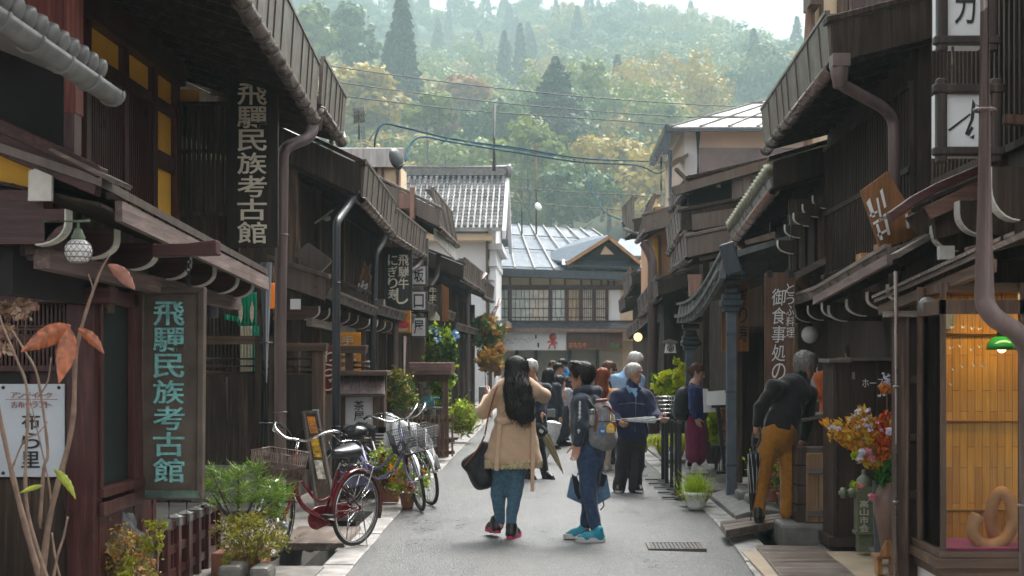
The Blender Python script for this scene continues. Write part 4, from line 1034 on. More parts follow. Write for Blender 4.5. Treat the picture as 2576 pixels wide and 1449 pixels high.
# ground floor shutters
M['shutter'] = M_plain('beige_shutter', (0.42, 0.37, 0.28), 0.5, 0.12, 3)
for u0, u1 in ((1242, 1296), (1304, 1345), (1352, 1430), (1436, 1500), (1506, 1566)):
	mb = MB(); mb.fr(u0, 884, u1, 998, Yt+1.3, 0.15); mb.build('shutter', 'shutter', tb)
for u in (1300, 1348, 1433, 1503):
	mb = MB(); mb.fr(u-4, 880, u+4, 998, Yt+1.1, 0.3); mb.build('pillar', 'iron', tb)
# further roofs to the right of the junction
rb = thing('house', 'low far house with pale wet roofs right of the junction building', 'house', (XU(1600, 70), 70, 0))
mb = MB(); mb.loft([P(1540, 640, 68), P(1720, 650, 68), P(1720, 656, 68), P(1540, 646, 68)], [P(1560, 600, 72), P(1720, 610, 72), P(1720, 616, 72), P(1560, 606, 72)]); mb.build('roof', 'blueroof', rb)
mb = MB(); mb.box(XU(1545, 69), XU(1720, 69), 69, 72, 0, ZV(648, 69)); mb.build('wall', 'navytrim', rb)
mb = MB(); mb.fr(1548, 648, 1562, 662, 68.5, 0.3); mb.build('vent_box', 'plaster', rb)
r1 = thing('wooden_house', 'nearest right house with stacked pent roofs above a lit glass showcase', 'house', (3.2, 8.5, 0))
mb = MB(); mb.box(2.95, 6, 7.2, 11.2, 2.3, 6.5); mb.build('upper_wall', 'blk', r1)
lattice(r1, 2.93, 7.4, 11.0, 3.0, 5.5, 0.1, 0.035, mat='blk', sg=1, rails=(0, 0.6, 1))
mb = MB(); mb.box(2.75, 6, 9.55, 11.1, 0, 2.4); mb.build('side_wall', 'blk', r1)
# curved barge boards of the pent roof facing the camera
mb = MB(); mb.frpoly([(2240, 533), (2300, 490), (2360, 458), (2455, 418), (2700, 330), (2700, 358), (2460, 440), (2365, 480), (2305, 514), (2247, 556)], 9.3, 0.14); pr = mb.build('barge_cap', 'marx', r1, bev=0.006)
mb = MB(); mb.frpoly([(2325, 520), (2455, 458), (2700, 372), (2700, 420), (2460, 500), (2342, 552)], 9.4, 0.1); mb.build('barge_board', M_wood('reddish_barge', (0.24, 0.13, 0.1), 'x', worn=0.3), r1, bev=0.006)
mb = MB(); mb.frpoly([(2285, 545), (2330, 520), (2352, 556), (2320, 590)], 9.42, 0.1); mb.frpoly([(2352, 556), (2700, 420), (2700, 520), (2360, 600)], 9.5, 0.1); mb.build('gable_board', 'blk', r1)
mb = MB(); mb.loft([P(2300, 520, 9.45), P(2700, 360, 9.45), P(2700, 350, 9.45), P(2300, 510, 9.45)], [P(2210, 560, 11.2), P(2500, 420, 11.2), P(2500, 412, 11.2), P(2210, 552, 11.2)]); mb.build('pent_roof', 'metal', r1)
mb = MB(); mb.frpoly([(2255, 636), (2355, 580), (2362, 590), (2262, 648)], 9.7, 0.5); mb.build('eave_board', 'greyx', r1)
for i, (u, v, y, h_) in enumerate(((2495, 490, 8.1, 0.3), (2352, 560, 9.6, 0.2), (2415, 520, 9.2, 0.22))):
	xe = XU(u, y); bracket(r1, 1, xe, 3.0, y, ZV(v+70 if i else v+62, y), h_, 0.11, 'blk')
mb = MB(); mb.fr(2365, 618, 2402, 652, 9.5, 0.08); mb.build('wall_block', 'bone', r1)
mb = MB(); mb.frpoly([(2435, 622), (2700, 545), (2700, 585), (2440, 648)], 8.6, 0.08); mb.build('lower_beam', 'dwx', r1, bev=0.005)
# tile-edged small pent roof over the showcase
xa, xb = XU(2192, 10.4), XU(2462, 7.8); za, zb = ZV(752, 10.4), ZV(628, 7.8)
mb = MB()
for k in range(3):
	o_ = k*0.06
	for i in range(34):
		t = i/34; t2 = (i+0.86)/34
		p = lambda t, dx: (lerp(xb, xa, t)+dx, lerp(7.8, 10.4, t), lerp(zb, za, t)+dx*0.42)
		a, b, c, d = p(t, o_), p(t2, o_), p(t2, o_+0.075), p(t, o_+0.075)
		mb.loft([(a[0], a[1], a[2]+0.022), (b[0], b[1], b[2]+0.022), b, a], [(d[0], d[1], d[2]+0.02), (c[0], c[1], c[2]+0.02), c, d])
mb.loft([(xb+0.02, 7.8, zb), (xb+0.7, 7.8, zb+0.3), (xb+0.7, 7.8, zb+0.26), (xb+0.02, 7.8, zb-0.03)], [(xa+0.02, 10.4, za), (xa+0.7, 10.4, za+0.3), (xa+0.7, 10.4, za+0.26), (xa+0.02, 10.4, za-0.03)])
mb.build('shingle_edge', 'greyy', r1)
mb = MB(); mb.loft([(xb+0.05, 7.8, zb-0.05), (xb+0.1, 7.8, zb-0.05), (xb+0.1, 7.8, zb-0.12), (xb+0.05, 7.8, zb-0.12)], [(xa+0.05, 10.4, za-0.05), (xa+0.1, 10.4, za-0.05), (xa+0.1, 10.4, za-0.12), (xa+0.05, 10.4, za-0.12)]); mb.build('shingle_batten', 'dwy', r1)
# front downpipe
pipe(r1, [(XU(2478, 6.6), 6.6, 4.6), (XU(2476, 6.6), 6.6, ZV(765, 6.6)), P(2500, 800, 6.6), P(2560, 835, 6.7), P(2588, 880, 6.8), (XU(2590, 6.8), 6.8, 0.2)], 0.046, n=18)
# showcase
Yc = 8.55
scs = thing('showcase', 'glass corner showcase with bamboo backing and green tiled base', 'showcase', (XU(2480, Yc), Yc+0.4, 0))
xl, xr = XU(2377, Yc), 3.6
zs = ZV(1385, Yc)
for k, (z0, z1, ex) in enumerate(((-0.3, zs-0.17, 0.0), (zs-0.17, zs-0.1, 0.03), (zs-0.1, zs-0.04, 0.07), (zs-0.04, zs, 0.05))):
	mb = MB(); mb.box(xl-ex, xr, Yc-ex, Yc+0.9, z0, z1); mb.build('base' if k == 0 else 'moulding', 'plaster' if k == 0 else 'dwx', scs, bev=0.006)
M['gtile'] = M_plain('green_glazed_tile', (0.03, 0.2, 0.12), 0.2, 0.2, 8, bmp=0)
for i in range(9):   # green diamond tiles along the base
	x = xl+0.01+i*0.115; mb = MB(); z1 = zs-0.175; z0 = z1-0.105
	mb.box(x, x+0.11, Yc-0.006, Yc, z0, z1); t_ = mb.build('tile', M.get('ptile') or M_plain('cream_tile', (0.55, 0.6, 0.5), 0.2, 0.1, 5, bmp=0), scs); M['ptile'] = t_.data.materials[0]
	mb = MB(); cx, cz = x+0.055, (z0+z1)/2
	mb.prism([(cx-0.045, Yc-0.008, cz), (cx, Yc-0.008, cz+0.04), (cx+0.045, Yc-0.008, cz), (cx, Yc-0.008, cz-0.04)], (0, 0.004, 0)); mb.build('diamond', 'gtile', t_)
for i in range(4):
	mb = MB(); z1 = zs-0.29; x = xl+0.01+i*0.25; mb.box(x, x+0.24, Yc-0.006, Yc, z1-0.15, z1); mb.build('tile', 'gtile', scs)
mb = MB(); mb.box(xl-0.03, xl+0.0, Yc-0.03, Yc, zs, 2.1); mb.box(xl-0.03, xl, Yc+0.5, Yc+0.55, zs, 2.1); mb.box(XU(2562, Yc), XU(2566, Yc)+0.04, Yc-0.03, Yc+0.01, zs, 2.1); mb.box(xl-0.03, xr, Yc-0.03, Yc+0.02, ZV(790, Yc), ZV(755, Yc)); mb.box(xl-0.03, xl, Yc, Yc+0.5, ZV(790, Yc), ZV(755, Yc)); mb.build('frame', 'dwz', scs)
mb = MB(); mb.box(xl, xr, Yc-0.012, Yc-0.008, zs, ZV(785, Yc)); mb.build('pane', 'glass', scs)
mb = MB(); mb.box(xl-0.012, xl-0.008, Yc, Yc+0.5, zs, ZV(785, Yc)); mb.build('pane', 'glass', scs)
# bamboo strip back wall
def M_bamboo():
	m, nt, b = nmat('split_bamboo')
	br = nt.nodes.new('ShaderNodeTexBrick'); br.offset = 0.37; br.offset_frequency = 2
	for k, v in {'Scale': 1.0, 'Brick Width': 0.36, 'Row Height': 0.048, 'Mortar Size': 0.0018, 'Bias': -0.2}.items(): br.inputs[k].default_value = v
	br.inputs['Color1'].default_value = (0.6, 0.26, 0.03, 1); br.inputs['Color2'].default_value = (0.36, 0.135, 0.014, 1); br.inputs['Mortar'].default_value = (0.16, 0.06, 0.012, 1)
	t = nt.nodes.new('ShaderNodeTexCoord'); sp = nt.nodes.new('ShaderNodeSeparateXYZ'); cb = nt.nodes.new('ShaderNodeCombineXYZ')
	nt.links.new(t.outputs['Object'], sp.inputs[0]); nt.links.new(sp.outputs['Z'], cb.inputs['X']); nt.links.new(sp.outputs['X'], cb.inputs['Y']); nt.links.new(cb.outputs[0], br.inputs['Vector'])
	n = noise(nt, coords(nt, (90, 1, 4)), 1.0, 3); rr = ramp(nt, n, [(0.3, (0.8, 0.8, 0.8)), (0.7, (1.2, 1.2, 1.15))])
	nt.links.new(mixc(nt, 1.0, br.outputs['Color'], rr.outputs['Color'], 'MULTIPLY'), b.inputs['Base Color']); b.inputs['Roughness'].default_value = 0.35
	return m
M['bamboo'] = M_bamboo()
Yb = Yc+0.55
mb = MB(); mb.box(xl+0.0, xr, Yb, Yb+0.04, zs-0.05, 2.1); bw = mb.build('back_wall', 'bamboo', scs)
for v in (842, 1060, 1365 - 82):
	mb = MB(); mb.tube([(xl, Yb-0.01, ZV(v, Yb)), (xr, Yb-0.01, ZV(v, Yb))], 0.028, 10, flat=0.5); mb.build('bamboo_rail', M.get('bpole') or M_plain('bamboo_pole', (0.55, 0.3, 0.08), 0.35, 0.2, 8), bw); M['bpole'] = bpy.data.materials['bamboo_pole']
mb = MB(); mb.box(xl+0.02, xr, Yc+0.02, Yb-0.03, zs+0.002, zs+0.012); o = mb.build('cloth_mat', M_cloth('magenta_cloth', (0.4, 0.03, 0.14), fold=0.1), base=(2.7, Yc+0.3, zs)); tag(o, 'magenta cloth lining the floor of the glass showcase', 'cloth')
mb = MB(); mb.box(xl+0.02, xr, Yc, Yb, 2.05, 2.1); mb.build('ceiling', 'dwx', scs)
# green pendant lamp hanging in the showcase
gl_ = thing('pendant_lamp', 'green glass shaded lamp hanging in the showcase', 'lamp', (XU(2520, Yc+0.3), Yc+0.3, 1.5))
yl = Yc+0.3; cl = P(2520, 868, yl)
mb = MB(); mb.lathe([(0.03, 0.055), (0.06, 0.045), (0.09, 0.01), (0.095, -0.03), (0.09, -0.03), (0.085, 0.005), (0.055, 0.038), (0.03, 0.05)], cl, 24)
M['greenglass'] = M_plain('green_glass', (0.02, 0.2, 0.035), 0.12, 0.1, 4, bmp=0); mb.build('lamp_shade', 'greenglass', gl_)
mb = MB(); mb.lathe([(0.02, 0.11), (0.028, 0.09), (0.034, 0.05), (0.012, 0.045)], cl, 14); mb.tube([cl+Vector((0, 0, 0.1)), cl+Vector((0, 0, 0.35))], 0.006, 6); mb.build('socket', 'iron', gl_)
mb = MB(); mb.ball(cl+Vector((0, 0, -0.02)), 0.03, 12); mb.build('bulb', M_glow('lamp_bulb', (1.0, 0.75, 0.4), 1.2), gl_)
pl = bpy.data.lights.new('showcase_fill_light', 'AREA'); pl.energy = 2.0; pl.color = (1, 0.74, 0.42); pl.shape = 'RECTANGLE'; pl.size = 0.8; pl.size_y = 0.15  # unseen area light added under the ceiling to warm the interior evenly
po = bpy.data.objects.new('showcase_fill_light', pl); COL.objects.link(po); po.location = (2.75, Yc+0.12, 2.04)
# coiled clay tube
M['clay'] = M_plain('tan_fired_clay', (0.5, 0.23, 0.1), 0.6, 0.22, 9)
cc = smooth_path([P(u, v, Yc+d) for u, v, d in ((2461, 1290, 0.1), (2446, 1326, 0.1), (2458, 1360, 0.11), (2490, 1371, 0.12), (2528, 1356, 0.13), (2549, 1312, 0.15), (2542, 1262, 0.17), (2520, 1238, 0.2), (2499, 1262, 0.24), (2492, 1310, 0.28), (2506, 1350, 0.31), (2540, 1360, 0.33), (2575, 1325, 0.34), (2590, 1270, 0.36))], 6)
mb = MB(); mb.tube(cc, 0.039, 16); o = mb.build('clay_coil', 'clay', base=(XU(2500, Yc), Yc+0.3, zs)); tag(o, 'big coiled clay tube sculpture lying on the magenta cloth', 'sculpture')
M['beige_paper'] = M_plain('beige_paper', (0.42, 0.36, 0.28), 0.7, 0.1, 5, bmp=0)
for i in range(13):
	u = 2398+(i % 4)*24+rng.uniform(-6, 6); v = 828+(i//4)*48+rng.uniform(-6, 6); p = P(u, v, Yc+0.35)
	mb = MB(); s_ = 0.018
	mb.add([p+Vector(q)*s_ for q in ((0, 0, 0), (-1, 0.2, 0.7), (-0.15, 0, 0.25), (1, -0.2, 0.6), (0.15, 0.2, -0.5), (-0.3, -0.2, -0.55))], [(0, 1, 2), (0, 2, 3), (0, 3, 4), (0, 5, 1)])
	mb.tube([p, (p.x, p.y, 2.05)], 0.0012, 4); o = mb.build('paper_crane', 'beige_paper', base=p); tag(o, 'small white folded paper bird on a thread in the showcase', 'ornament', 'paper birds hanging in the showcase')
# wooden panel wall beside the showcase
pw = thing('panel_wall', 'weathered dark panelled wall with three cross rails beside the showcase', 'wall', (XU(2300, 9.2), 9.2, 0))
mb = MB(); mb.fr(2262, 790, 2375, 1470, 9.2, 0.08); mb.build('panel', 'boxwood', pw)
mb = MB(); mb.fr(2253, 785, 2289, 1470, 9.12, 0.12); mb.build('post', M_wood('worn_post', (0.055, 0.03, 0.022), 'z', light=(0.25, 0.15, 0.1), worn=0.6), pw, bev=0.01)
for v in (945, 1090, 1235):
	mb = MB(); mb.fr(2289, v, 2332, v+20, 9.14, 0.06); mb.build('cross_rail', 'boxwood', pw, bev=0.005)
mb = MB(); mb.fr(2332, 780, 2350, 1470, 9.1, 0.1); mb.build('post', 'dwz', pw, bev=0.006)
mb = MB(); mb.fr(2236, 782, 2400, 797, 9.08, 0.18); mb.build('cap', 'greyx', pw)
pipe(pw, [(XU(2254, 9.05), 9.05, 2.2), (XU(2254, 9.05), 9.05, 0.0)], 0.014, 'gutter')
mb = MB(); mb.fr(2365, 762, 2400, 828, 9.0, 0.1); mb.lathe([(0.01, -0.01), (0.05, -0.01), (0.06, 0.03), (0.05, 0.06)], P(2330, 770, 9.0), 14, axis=(0, -1, 0)); mb.build('meter_box', 'greyarc', pw)
r2h = thing('wooden_house', 'black two storey house with a broad eave and brown downpipe, second on the right', 'house', (3.4, 13, 0))
eave(r2h, 1, (2.24, 4.06), (2.3, 3.98), 11.45, 15.5, 2.6, 0.26, fas=0.36, barge=0.32, raf=0.4, seams=0.5, bmat='blk')
body(r2h, 1, 2.95, 7, 11.6, 15.5, 4.4)
lattice(r2h, 2.92, 11.7, 15.4, 2.5, 3.9, 0.1, 0.035, sg=1, mat='blk')
eave(r2h, 1, (2.38, 2.36), (2.42, 2.2), 9.95, 13.1, 0.6, 0.4, fas=0.06, barge=0, raf=0.9, gutter=False, mats=('greyy', 'soffit', 'gutter'))
mb = MB(); mb.loft([(2.3, 9.9, 2.3), (2.34, 9.9, 2.3), (2.34, 9.9, 2.37), (2.3, 9.9, 2.37)], [(2.36, 13.1, 2.14), (2.4, 13.1, 2.14), (2.4, 13.1, 2.21), (2.36, 13.1, 2.21)]); mb.build('eave_board', 'carved', r2h)
for i, y in enumerate((10.6, 11.3, 12.1, 12.9)): bracket(r2h, 1, 2.48, 3.0, y, 2.06-0.05*i*0.5, 0.14, 0.08, 'blk')
pipe(r2h, [P(2112, 165, 11.4), P(2112, 210, 11.4), P(2222, 270, 11.6), (XU(2249, 11.7), 11.7, ZV(300, 11.7)), (XU(2251, 11.7), 11.7, 2.25)], 0.05, n=16)
mb = MB(); mb.fr(2095, 133, 2141, 166, 11.3, 0.16); mb.lathe([(0.05, -0.12), (0.07, -0.02), (0.08, 0.05)], P(2112, 185, 11.38), 12); mb.build('hopper', 'pipe', r2h, bev=0.006)
# upper storey of the house behind (cream walls over the big eave)
ru = thing('wooden_house', 'tall cream walled house rising behind the black eave at the top right', 'house', (3.5, 19.5, 0))
Yu = 18.5
mb = MB(); mb.box(XU(2046, Yu), 8, Yu, Yu+0.6, 0, 8); mb.box(4.4, 8, Yu+0.6, Yu+5, 0, 8); mb.build('wall', 'cream', ru)
for u in (2046, 2068, 2118, 2140, 2180):
	mb = MB(); mb.fr(u-4 if u != 2118 else u-10, -60, u+4 if u != 2118 else u+10, 80, Yu-0.06, 0.08); mb.build('post', 'dwz', ru)
mb = MB(); mb.fr(2128, -60, 2136, 60, Yu-0.04, 0.05); mb.build('window', 'glassrefl', ru)
mb = MB(); mb.fr(2145, -60, 2420, 40, Yu-0.05, 0.07); mb.build('board_panel', 'marz', ru)
mb = MB(); mb.fr(2060, 330, 2130, 400, Yu-0.02, 0.04); mb.build('board_panel', 'cream', ru)
mb = MB(); mb.fr(2038, -40, 2066, 10, Yu-0.5, 0.5); mb.build('eave_end', 'dwz', ru)
pipe(ru, [(XU(2027, Yu), Yu-0.2, 7.5), (XU(2027, Yu), Yu-0.2, ZV(130, Yu)), (XU(2022, Yu), Yu-0.2, 0.2)], 0.06, 'copper')
r3h = thing('wooden_house', 'house with a round tiled low eave and upright black boards, third on the right', 'house', (3.4, 17, 0))
e0, e1 = (2.4, 3.55), (2.42, 3.28)
eave(r3h, 1, e0, e1, 15.6, 19.4, 2.8, 0.3, fas=0.1, barge=0.3, raf=0.45, bmat='blk', mats=('tile', 'soffit', 'copper'))
M['mosstile'] = M_plain('mossy_round_tile', (0.2, 0.19, 0.12), 0.5, 0.5, 12)
for i in range(19):
	t = i/18; y = lerp(15.65, 19.3, t); x = lerp(e0[0], e1[0], t); z = lerp(e0[1], e1[1], t)+0.16
	mb = MB(); mb.tube([(x-0.1, y, z-0.02), (x+1.2, y, z+0.4)], 0.085, 10); mb.build('round_tile', 'mosstile', r3h)
body(r3h, 1, 2.98, 7, 15.7, 19.4, 3.9)
mb = MB(); mb.fr(1985, 500, 2290, 700, 15.55, 0.06); mb.build('side_boards', 'blk', r3h)
for i, u in enumerate((1996, 2018, 2042, 2066, 2088)):
	mb = MB(); mb.fr(u-9, 540-i*6, u+7, 660-i*4+20, 15.45, 0.05); mb.build('upright_board', 'greyz' if i < 3 else 'dwz', r3h)
mb = MB(); mb.beam(P(1990, 700, 15.4), P(2095, 645, 15.4), 0.05, 0.07); mb.build('slanting_rail', 'greyx', r3h)
for i, (u, v) in enumerate(((1972, 615), (1990, 575), (2012, 545), (2035, 522), (2060, 500))):
	bracket(r3h, 1, XU(u-14, 15.3+0.02*i), XU(u+30, 15.3), 15.3+0.02*i, ZV(v+22, 15.3), 0.14, 0.06, 'blk')
pipe(r3h, [P(1862, 600, 19.2), P(1868, 640, 19.1), P(1935, 668, 18.6), (XU(1955, 18.4), 18.4, 0.4)], 0.06, 'copper')
mb = MB(); mb.fr(1858, 826, 1925, 1200, 18.6, 0.1); mb.build('black_panel', 'blk', r3h)
mb = MB(); mb.fr(1852, 826, 1868, 1215, 18.5, 0.14); mb.fr(1852, 822, 1926, 836, 18.48, 0.14); mb.build('panel_frame', 'dwz', r3h, bev=0.006)
mb = MB(); mb.fr(1990, 690, 2270, 1240, 17.6, 0.1); mb.build('shop_front_wall', 'blk', r3h)
for u0, u1 in ((1998, 2050), (2140, 2158)):
	mb = MB(); mb.fr(u0, 700, u1, 960, 17.54, 0.05); mb.build('yellow_panel', M.get('ypl') or M_plain('pale_yellow_plaster', (0.5, 0.38, 0.17), 0.8, 0.1, 3), r3h); M['ypl'] = bpy.data.materials['pale_yellow_plaster']
for u in (2056, 2082, 2100, 2130, 2165, 2200, 2235):
	mb = MB(); mb.fr(u-5, 690, u+5, 1240, 17.42, 0.12); mb.build('post', 'dwz', r3h, bev=0.005)
mb = MB(); mb.beam(P(2016, 705, 15.6), P(2085, 770, 15.9), 0.09, 0.09); mb.build('brace', 'signwood', r3h)
eave(r3h, 1, (2.62, 2.28), (2.6, 2.2), 13.6, 17.4, 0.6, 0.4, fas=0.06, barge=0.16, raf=0.9, gutter=False, mats=('greyy', 'soffit', 'gutter'))
for y in (14.2, 15.0, 15.8, 16.6): bracket(r3h, 1, 2.66, 3.1, y, 2.05, 0.15, 0.07, 'blk')
mb = MB(); mb.fr(2040, 960, 2095, 1010, 17.3, 0.03); mb.build('notice', 'paper', r3h)
ac = thing('arcade', 'grey metal arcade roof carried on slate blue posts along the right side', 'arcade', (2.0, 17, 0))
for u, v0_, Yp_, wpx in ((1840, 785, 16.1, 13), (1737, 880, 20.6, 12)):
	x = XU(u, Yp_); mb = MB(); w_ = wpx/F*Yp_
	mb.box(x-w_, x+w_, Yp_-w_, Yp_+w_, 0.0, ZV(v0_-20, Yp_)); p_ = mb.build('post', 'bluepost', ac, bev=0.01)
	for z in (0.42, 1.25, 1.9):
		mb = MB(); mb.box(x-w_-0.006, x+w_+0.006, Yp_-w_-0.006, Yp_+w_+0.006, z, z+0.03); mb.build('band', 'navytrim', p_)
	zc = ZV(v0_, Yp_)
	for k, (dz, e) in enumerate(((0.0, 0.04), (0.06, 0.07), (0.13, 0.05), (0.2, 0.02), (0.3, 0.05), (0.4, 0.1))):
		mb = MB(); mb.box(x-w_-e, x+w_+e, Yp_-w_-e, Yp_+w_+e, zc+dz, zc+dz+0.075); mb.build('capital', 'navytrim', p_, bev=0.02)
xa, ya, za = XU(1826, 15.7), 15.7, ZV(640, 15.7); xb, yb_, zb = XU(1712, 21.0), 21.0, ZV(768, 21.0)
n = 12
cv = lambda t: (lerp(xa, xb, t), lerp(ya, yb_, t), lerp(za, zb, t)-0.16*math.sin(math.pi*t))
mb = MB()
for i in range(n):
	a, b = cv(i/n), cv((i+1)/n)
	q = lambda p: [(p[0]-0.06, p[1], p[2]-0.26), (p[0]-0.02, p[1], p[2]), (p[0]+1.0, p[1], p[2]+0.3), (p[0]+1.0, p[1], p[2]+0.24), (p[0]+0.02, p[1], p[2]-0.06), (p[0], p[1], p[2]-0.26)]
	mb.loft(q(a), q(b))
	mb.beam((a[0]-0.065, a[1], a[2]-0.26), (a[0]-0.025, a[1], a[2]+0.01), 0.02, 0.03, (0, 1, 0))
	mb.beam((a[0]-0.03, a[1], a[2]+0.02), (b[0]-0.03, b[1], b[2]+0.02), 0.07, 0.035)
	mb.beam((a[0]-0.08, a[1], a[2]-0.16), (b[0]-0.08, b[1], b[2]-0.16), 0.03, 0.05)
mb.build('roof', 'greyarc', ac)
mb = MB(); mb.beam(P(1826, 612, 15.6), P(1850, 690, 15.6), 0.16, 0.12, (0, 1, 0)); mb.fr(1826, 640, 1850, 690, 15.7, 0.2); mb.build('roof_end', 'navytrim', ac, bev=0.02)
r4 = thing('wooden_house', 'house with stacked brown balcony roofs behind the arcade on the right', 'house', (4.0, 25, 0))
eave(r4, 1, (XU(1735, 22), ZV(640, 22)), (XU(1692, 25.5), ZV(670, 25.5)), 22, 25.5, 3, 0.22, fas=0.35, barge=0.3, raf=0.6, bmat='metal')
eave(r4, 1, (XU(1718, 22.5), ZV(575, 22.5)), (XU(1686, 25.5), ZV(628, 25.5)), 22.5, 25.5, 3, 0.2, fas=0.35, barge=0.3, raf=0.6, mats=('metal', 'soffit', 'gutter'))
mb = MB(); mb.frpoly([(1745, 600), (1990, 545), (1990, 610), (1762, 655)], 22.2, 0.12); mb.build('balcony_board', M_metal('mauve_brown_metal', (0.21, 0.155, 0.145), 0.4, 0.2), r4)
mb = MB(); mb.frpoly([(1740, 540), (2000, 500), (2000, 535), (1742, 580)], 22.4, 0.12); mb.build('balcony_board', 'metal', r4)
body(r4, 1, 2.9, 8, 22.5, 27, 4.2)
mb = MB(); mb.fr(1842, 425, 2060, 540, 23.0, 0.2); mb.build('metal_cladding', M_metal('grey_brown_cladding', (0.22, 0.18, 0.18), 0.45, 0.2), r4)
for i in range(10):
	mb = MB(); u = 1846+i*22; mb.fr(u, 425, u+1.6, 540, 22.95, 0.05); mb.build('seam', 'metal', r4)
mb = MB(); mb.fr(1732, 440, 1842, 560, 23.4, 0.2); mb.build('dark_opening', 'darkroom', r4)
eave(r4, 1, (XU(1735, 23), ZV(470, 23)), (XU(1690, 27), ZV(520, 27)), 23, 27, 3.2, 0.24, fas=0.12, barge=0.16, raf=0.6, mats=('metal', 'soffit', 'pipedk'))
mb = MB(); mb.frpoly([(1690, 470), (2030, 372), (2030, 395), (1700, 490)], 22.8, 0.2); mb.build('ridge_board', 'metal', r4)
pipe(r4, [P(1698, 480, 26), P(1700, 530, 26), P(1720, 560, 26)], 0.08, 'pipedk', False)
mb = MB(); mb.fr(1735, 700, 1760, 745, 21.6, 0.25); mb.frpoly([(1732, 690), (1765, 690), (1758, 760), (1740, 760)], 21.5, 0.2); mb.build('drain_box', 'copper', r4)
for i, (u, v) in enumerate(((1808, 470), (1862, 450), (1935, 430))):
	mb = MB(); mb.frpoly([(u-6, v), (u, v-8), (u+6, v)], 22.9, 0.15); mb.build('snow_guard', 'greyarc', r4)
r5 = thing('wooden_house', 'salmon walled house with a tall brown downpipe, fifth on the right', 'house', (3.4, 33, 0))
mb = MB(); mb.box(XU(1647, 31), 8, 31, 36, ZV(735, 31), ZV(520, 31)); mb.build('wall', 'salmon', r5); mb = MB(); mb.box(2.35, 8, 31.1, 36, 0, ZV(735, 31)); mb.build('lower_wall', 'blk', r5)
for u in (1662, 1700):
	mb = MB(); mb.fr(u-6, 590, u+2, 720, 30.9, 0.1); mb.build('post', 'dwz', r5)
mb = MB(); mb.fr(1645, 600, 1656, 690, 30.92, 0.05); mb.build('ochre_panel', 'ochre', r5)
eave(r5, 1, (XU(1628, 29), ZV(575, 29)), (XU(1608, 33), ZV(596, 33)), 29.5, 33.5, 3.5, 0.28, fas=0.75, lean=0.22, barge=0.35, raf=0.8, bmat='metal')
pipe(r5, [P(1612, 600, 30), P(1625, 620, 30), P(1641, 650, 30), (XU(1641, 30), 30, 0.05)], 0.1, 'pipe')
pipe(r5, [(XU(1652, 30.2), 30.2, 2.4), (XU(1652, 30.2), 30.2, 0.05)], 0.07, 'pipe')
eave(r5, 1, (XU(1598, 38), ZV(580, 38)), (XU(1570, 42), ZV(600, 42)), 38, 42, 3, 0.2, fas=0.9, barge=0.3, raf=0.9, gutter=False)
pipe(r5, [P(1566, 560, 40), P(1570, 575, 40), P(1630, 600, 36)], 0.05, 'iron', False)
eave(r5, 1, (XU(1660, 28), ZV(740, 28)), (XU(1610, 38), ZV(790, 38)), 28, 38, 1.8, 0.35, fas=0.35, barge=0.3, raf=1.0)
body(r5, 1, 2.8, 7, 27.2, 40, 3.9)
lattice(r5, 2.78, 27.4, 39.5, 0.6, 2.3, 0.2, 0.05, sg=1, rails=(0, 1))
eave(r5, 1, (XU(1640, 34), ZV(800, 34)), (XU(1580, 50), ZV(850, 50)), 34, 50, 1.5, 0.3, fas=0.25, barge=0.3, raf=1.4, gutter=False)
r6 = thing('wooden_house', 'row of low dark houses with mossy bark eaves near the far end on the right', 'house', (3.4, 46, 0))
body(r6, 1, 3.0, 8, 40.5, 56, 4.2)
eave(r6, 1, (XU(1592, 41), ZV(715, 41)), (XU(1572, 48), ZV(745, 48)), 41, 48, 3, 0.3, fas=0.5, barge=0.3, raf=1.2, mats=('greyy', 'soffit', 'gutter'))
eave(r6, 1, (XU(1575, 48.5), ZV(770, 48.5)), (XU(1560, 56), ZV(785, 56)), 48.5, 56, 3, 0.3, fas=0.4, barge=0.3, raf=1.2, gutter=False)
cr = thing('house', 'cream plaster house with a pale hipped metal roof above the right roofs', 'house', (XU(1830, 46), 47, 0))
Yr = 46
mb = MB(); mb.box(XU(1722, Yr), XU(2080, Yr), Yr, Yr+8, 0, ZV(325, Yr)); mb.build('wall', M_plain('pinkish_plaster', (0.62, 0.47, 0.38), 0.8, 0.06, 1.5), cr)
mb = MB(); mb.loft([P(1680, 318, Yr-0.9), P(2130, 318, Yr-0.9), P(2130, 328, Yr-0.9), P(1680, 328, Yr-0.9)], [P(1975, 238, Yr+4), P(2130, 238, Yr+4), P(2130, 243, Yr+4), P(1975, 243, Yr+4)])
mb.add([P(1680, 318, Yr-0.9), P(1975, 238, Yr+4), (XU(1680, Yr-0.9), Yr+9, ZV(318, Yr-0.9))], [(0, 1, 2)])
ro = mb.build('roof', 'lightroof', cr)
mb = MB()
for i in range(7):
	t = i/6; mb.beam(P(lerp(1690, 2120, t), 317, Yr-0.9), P(lerp(1975, 2125, t), 237, Yr+4), 0.08, 0.06)
for q in (0.25, 0.7): mb.beam(P(lerp(1680, 1975, q), lerp(318, 238, q)-2, lerp(Yr-0.9, Yr+4, q)), P(2130, lerp(318, 238, q)-2, lerp(Yr-0.9, Yr+4, q)), 0.06, 0.1)
mb.build('roof_seams', 'zinc', ro)
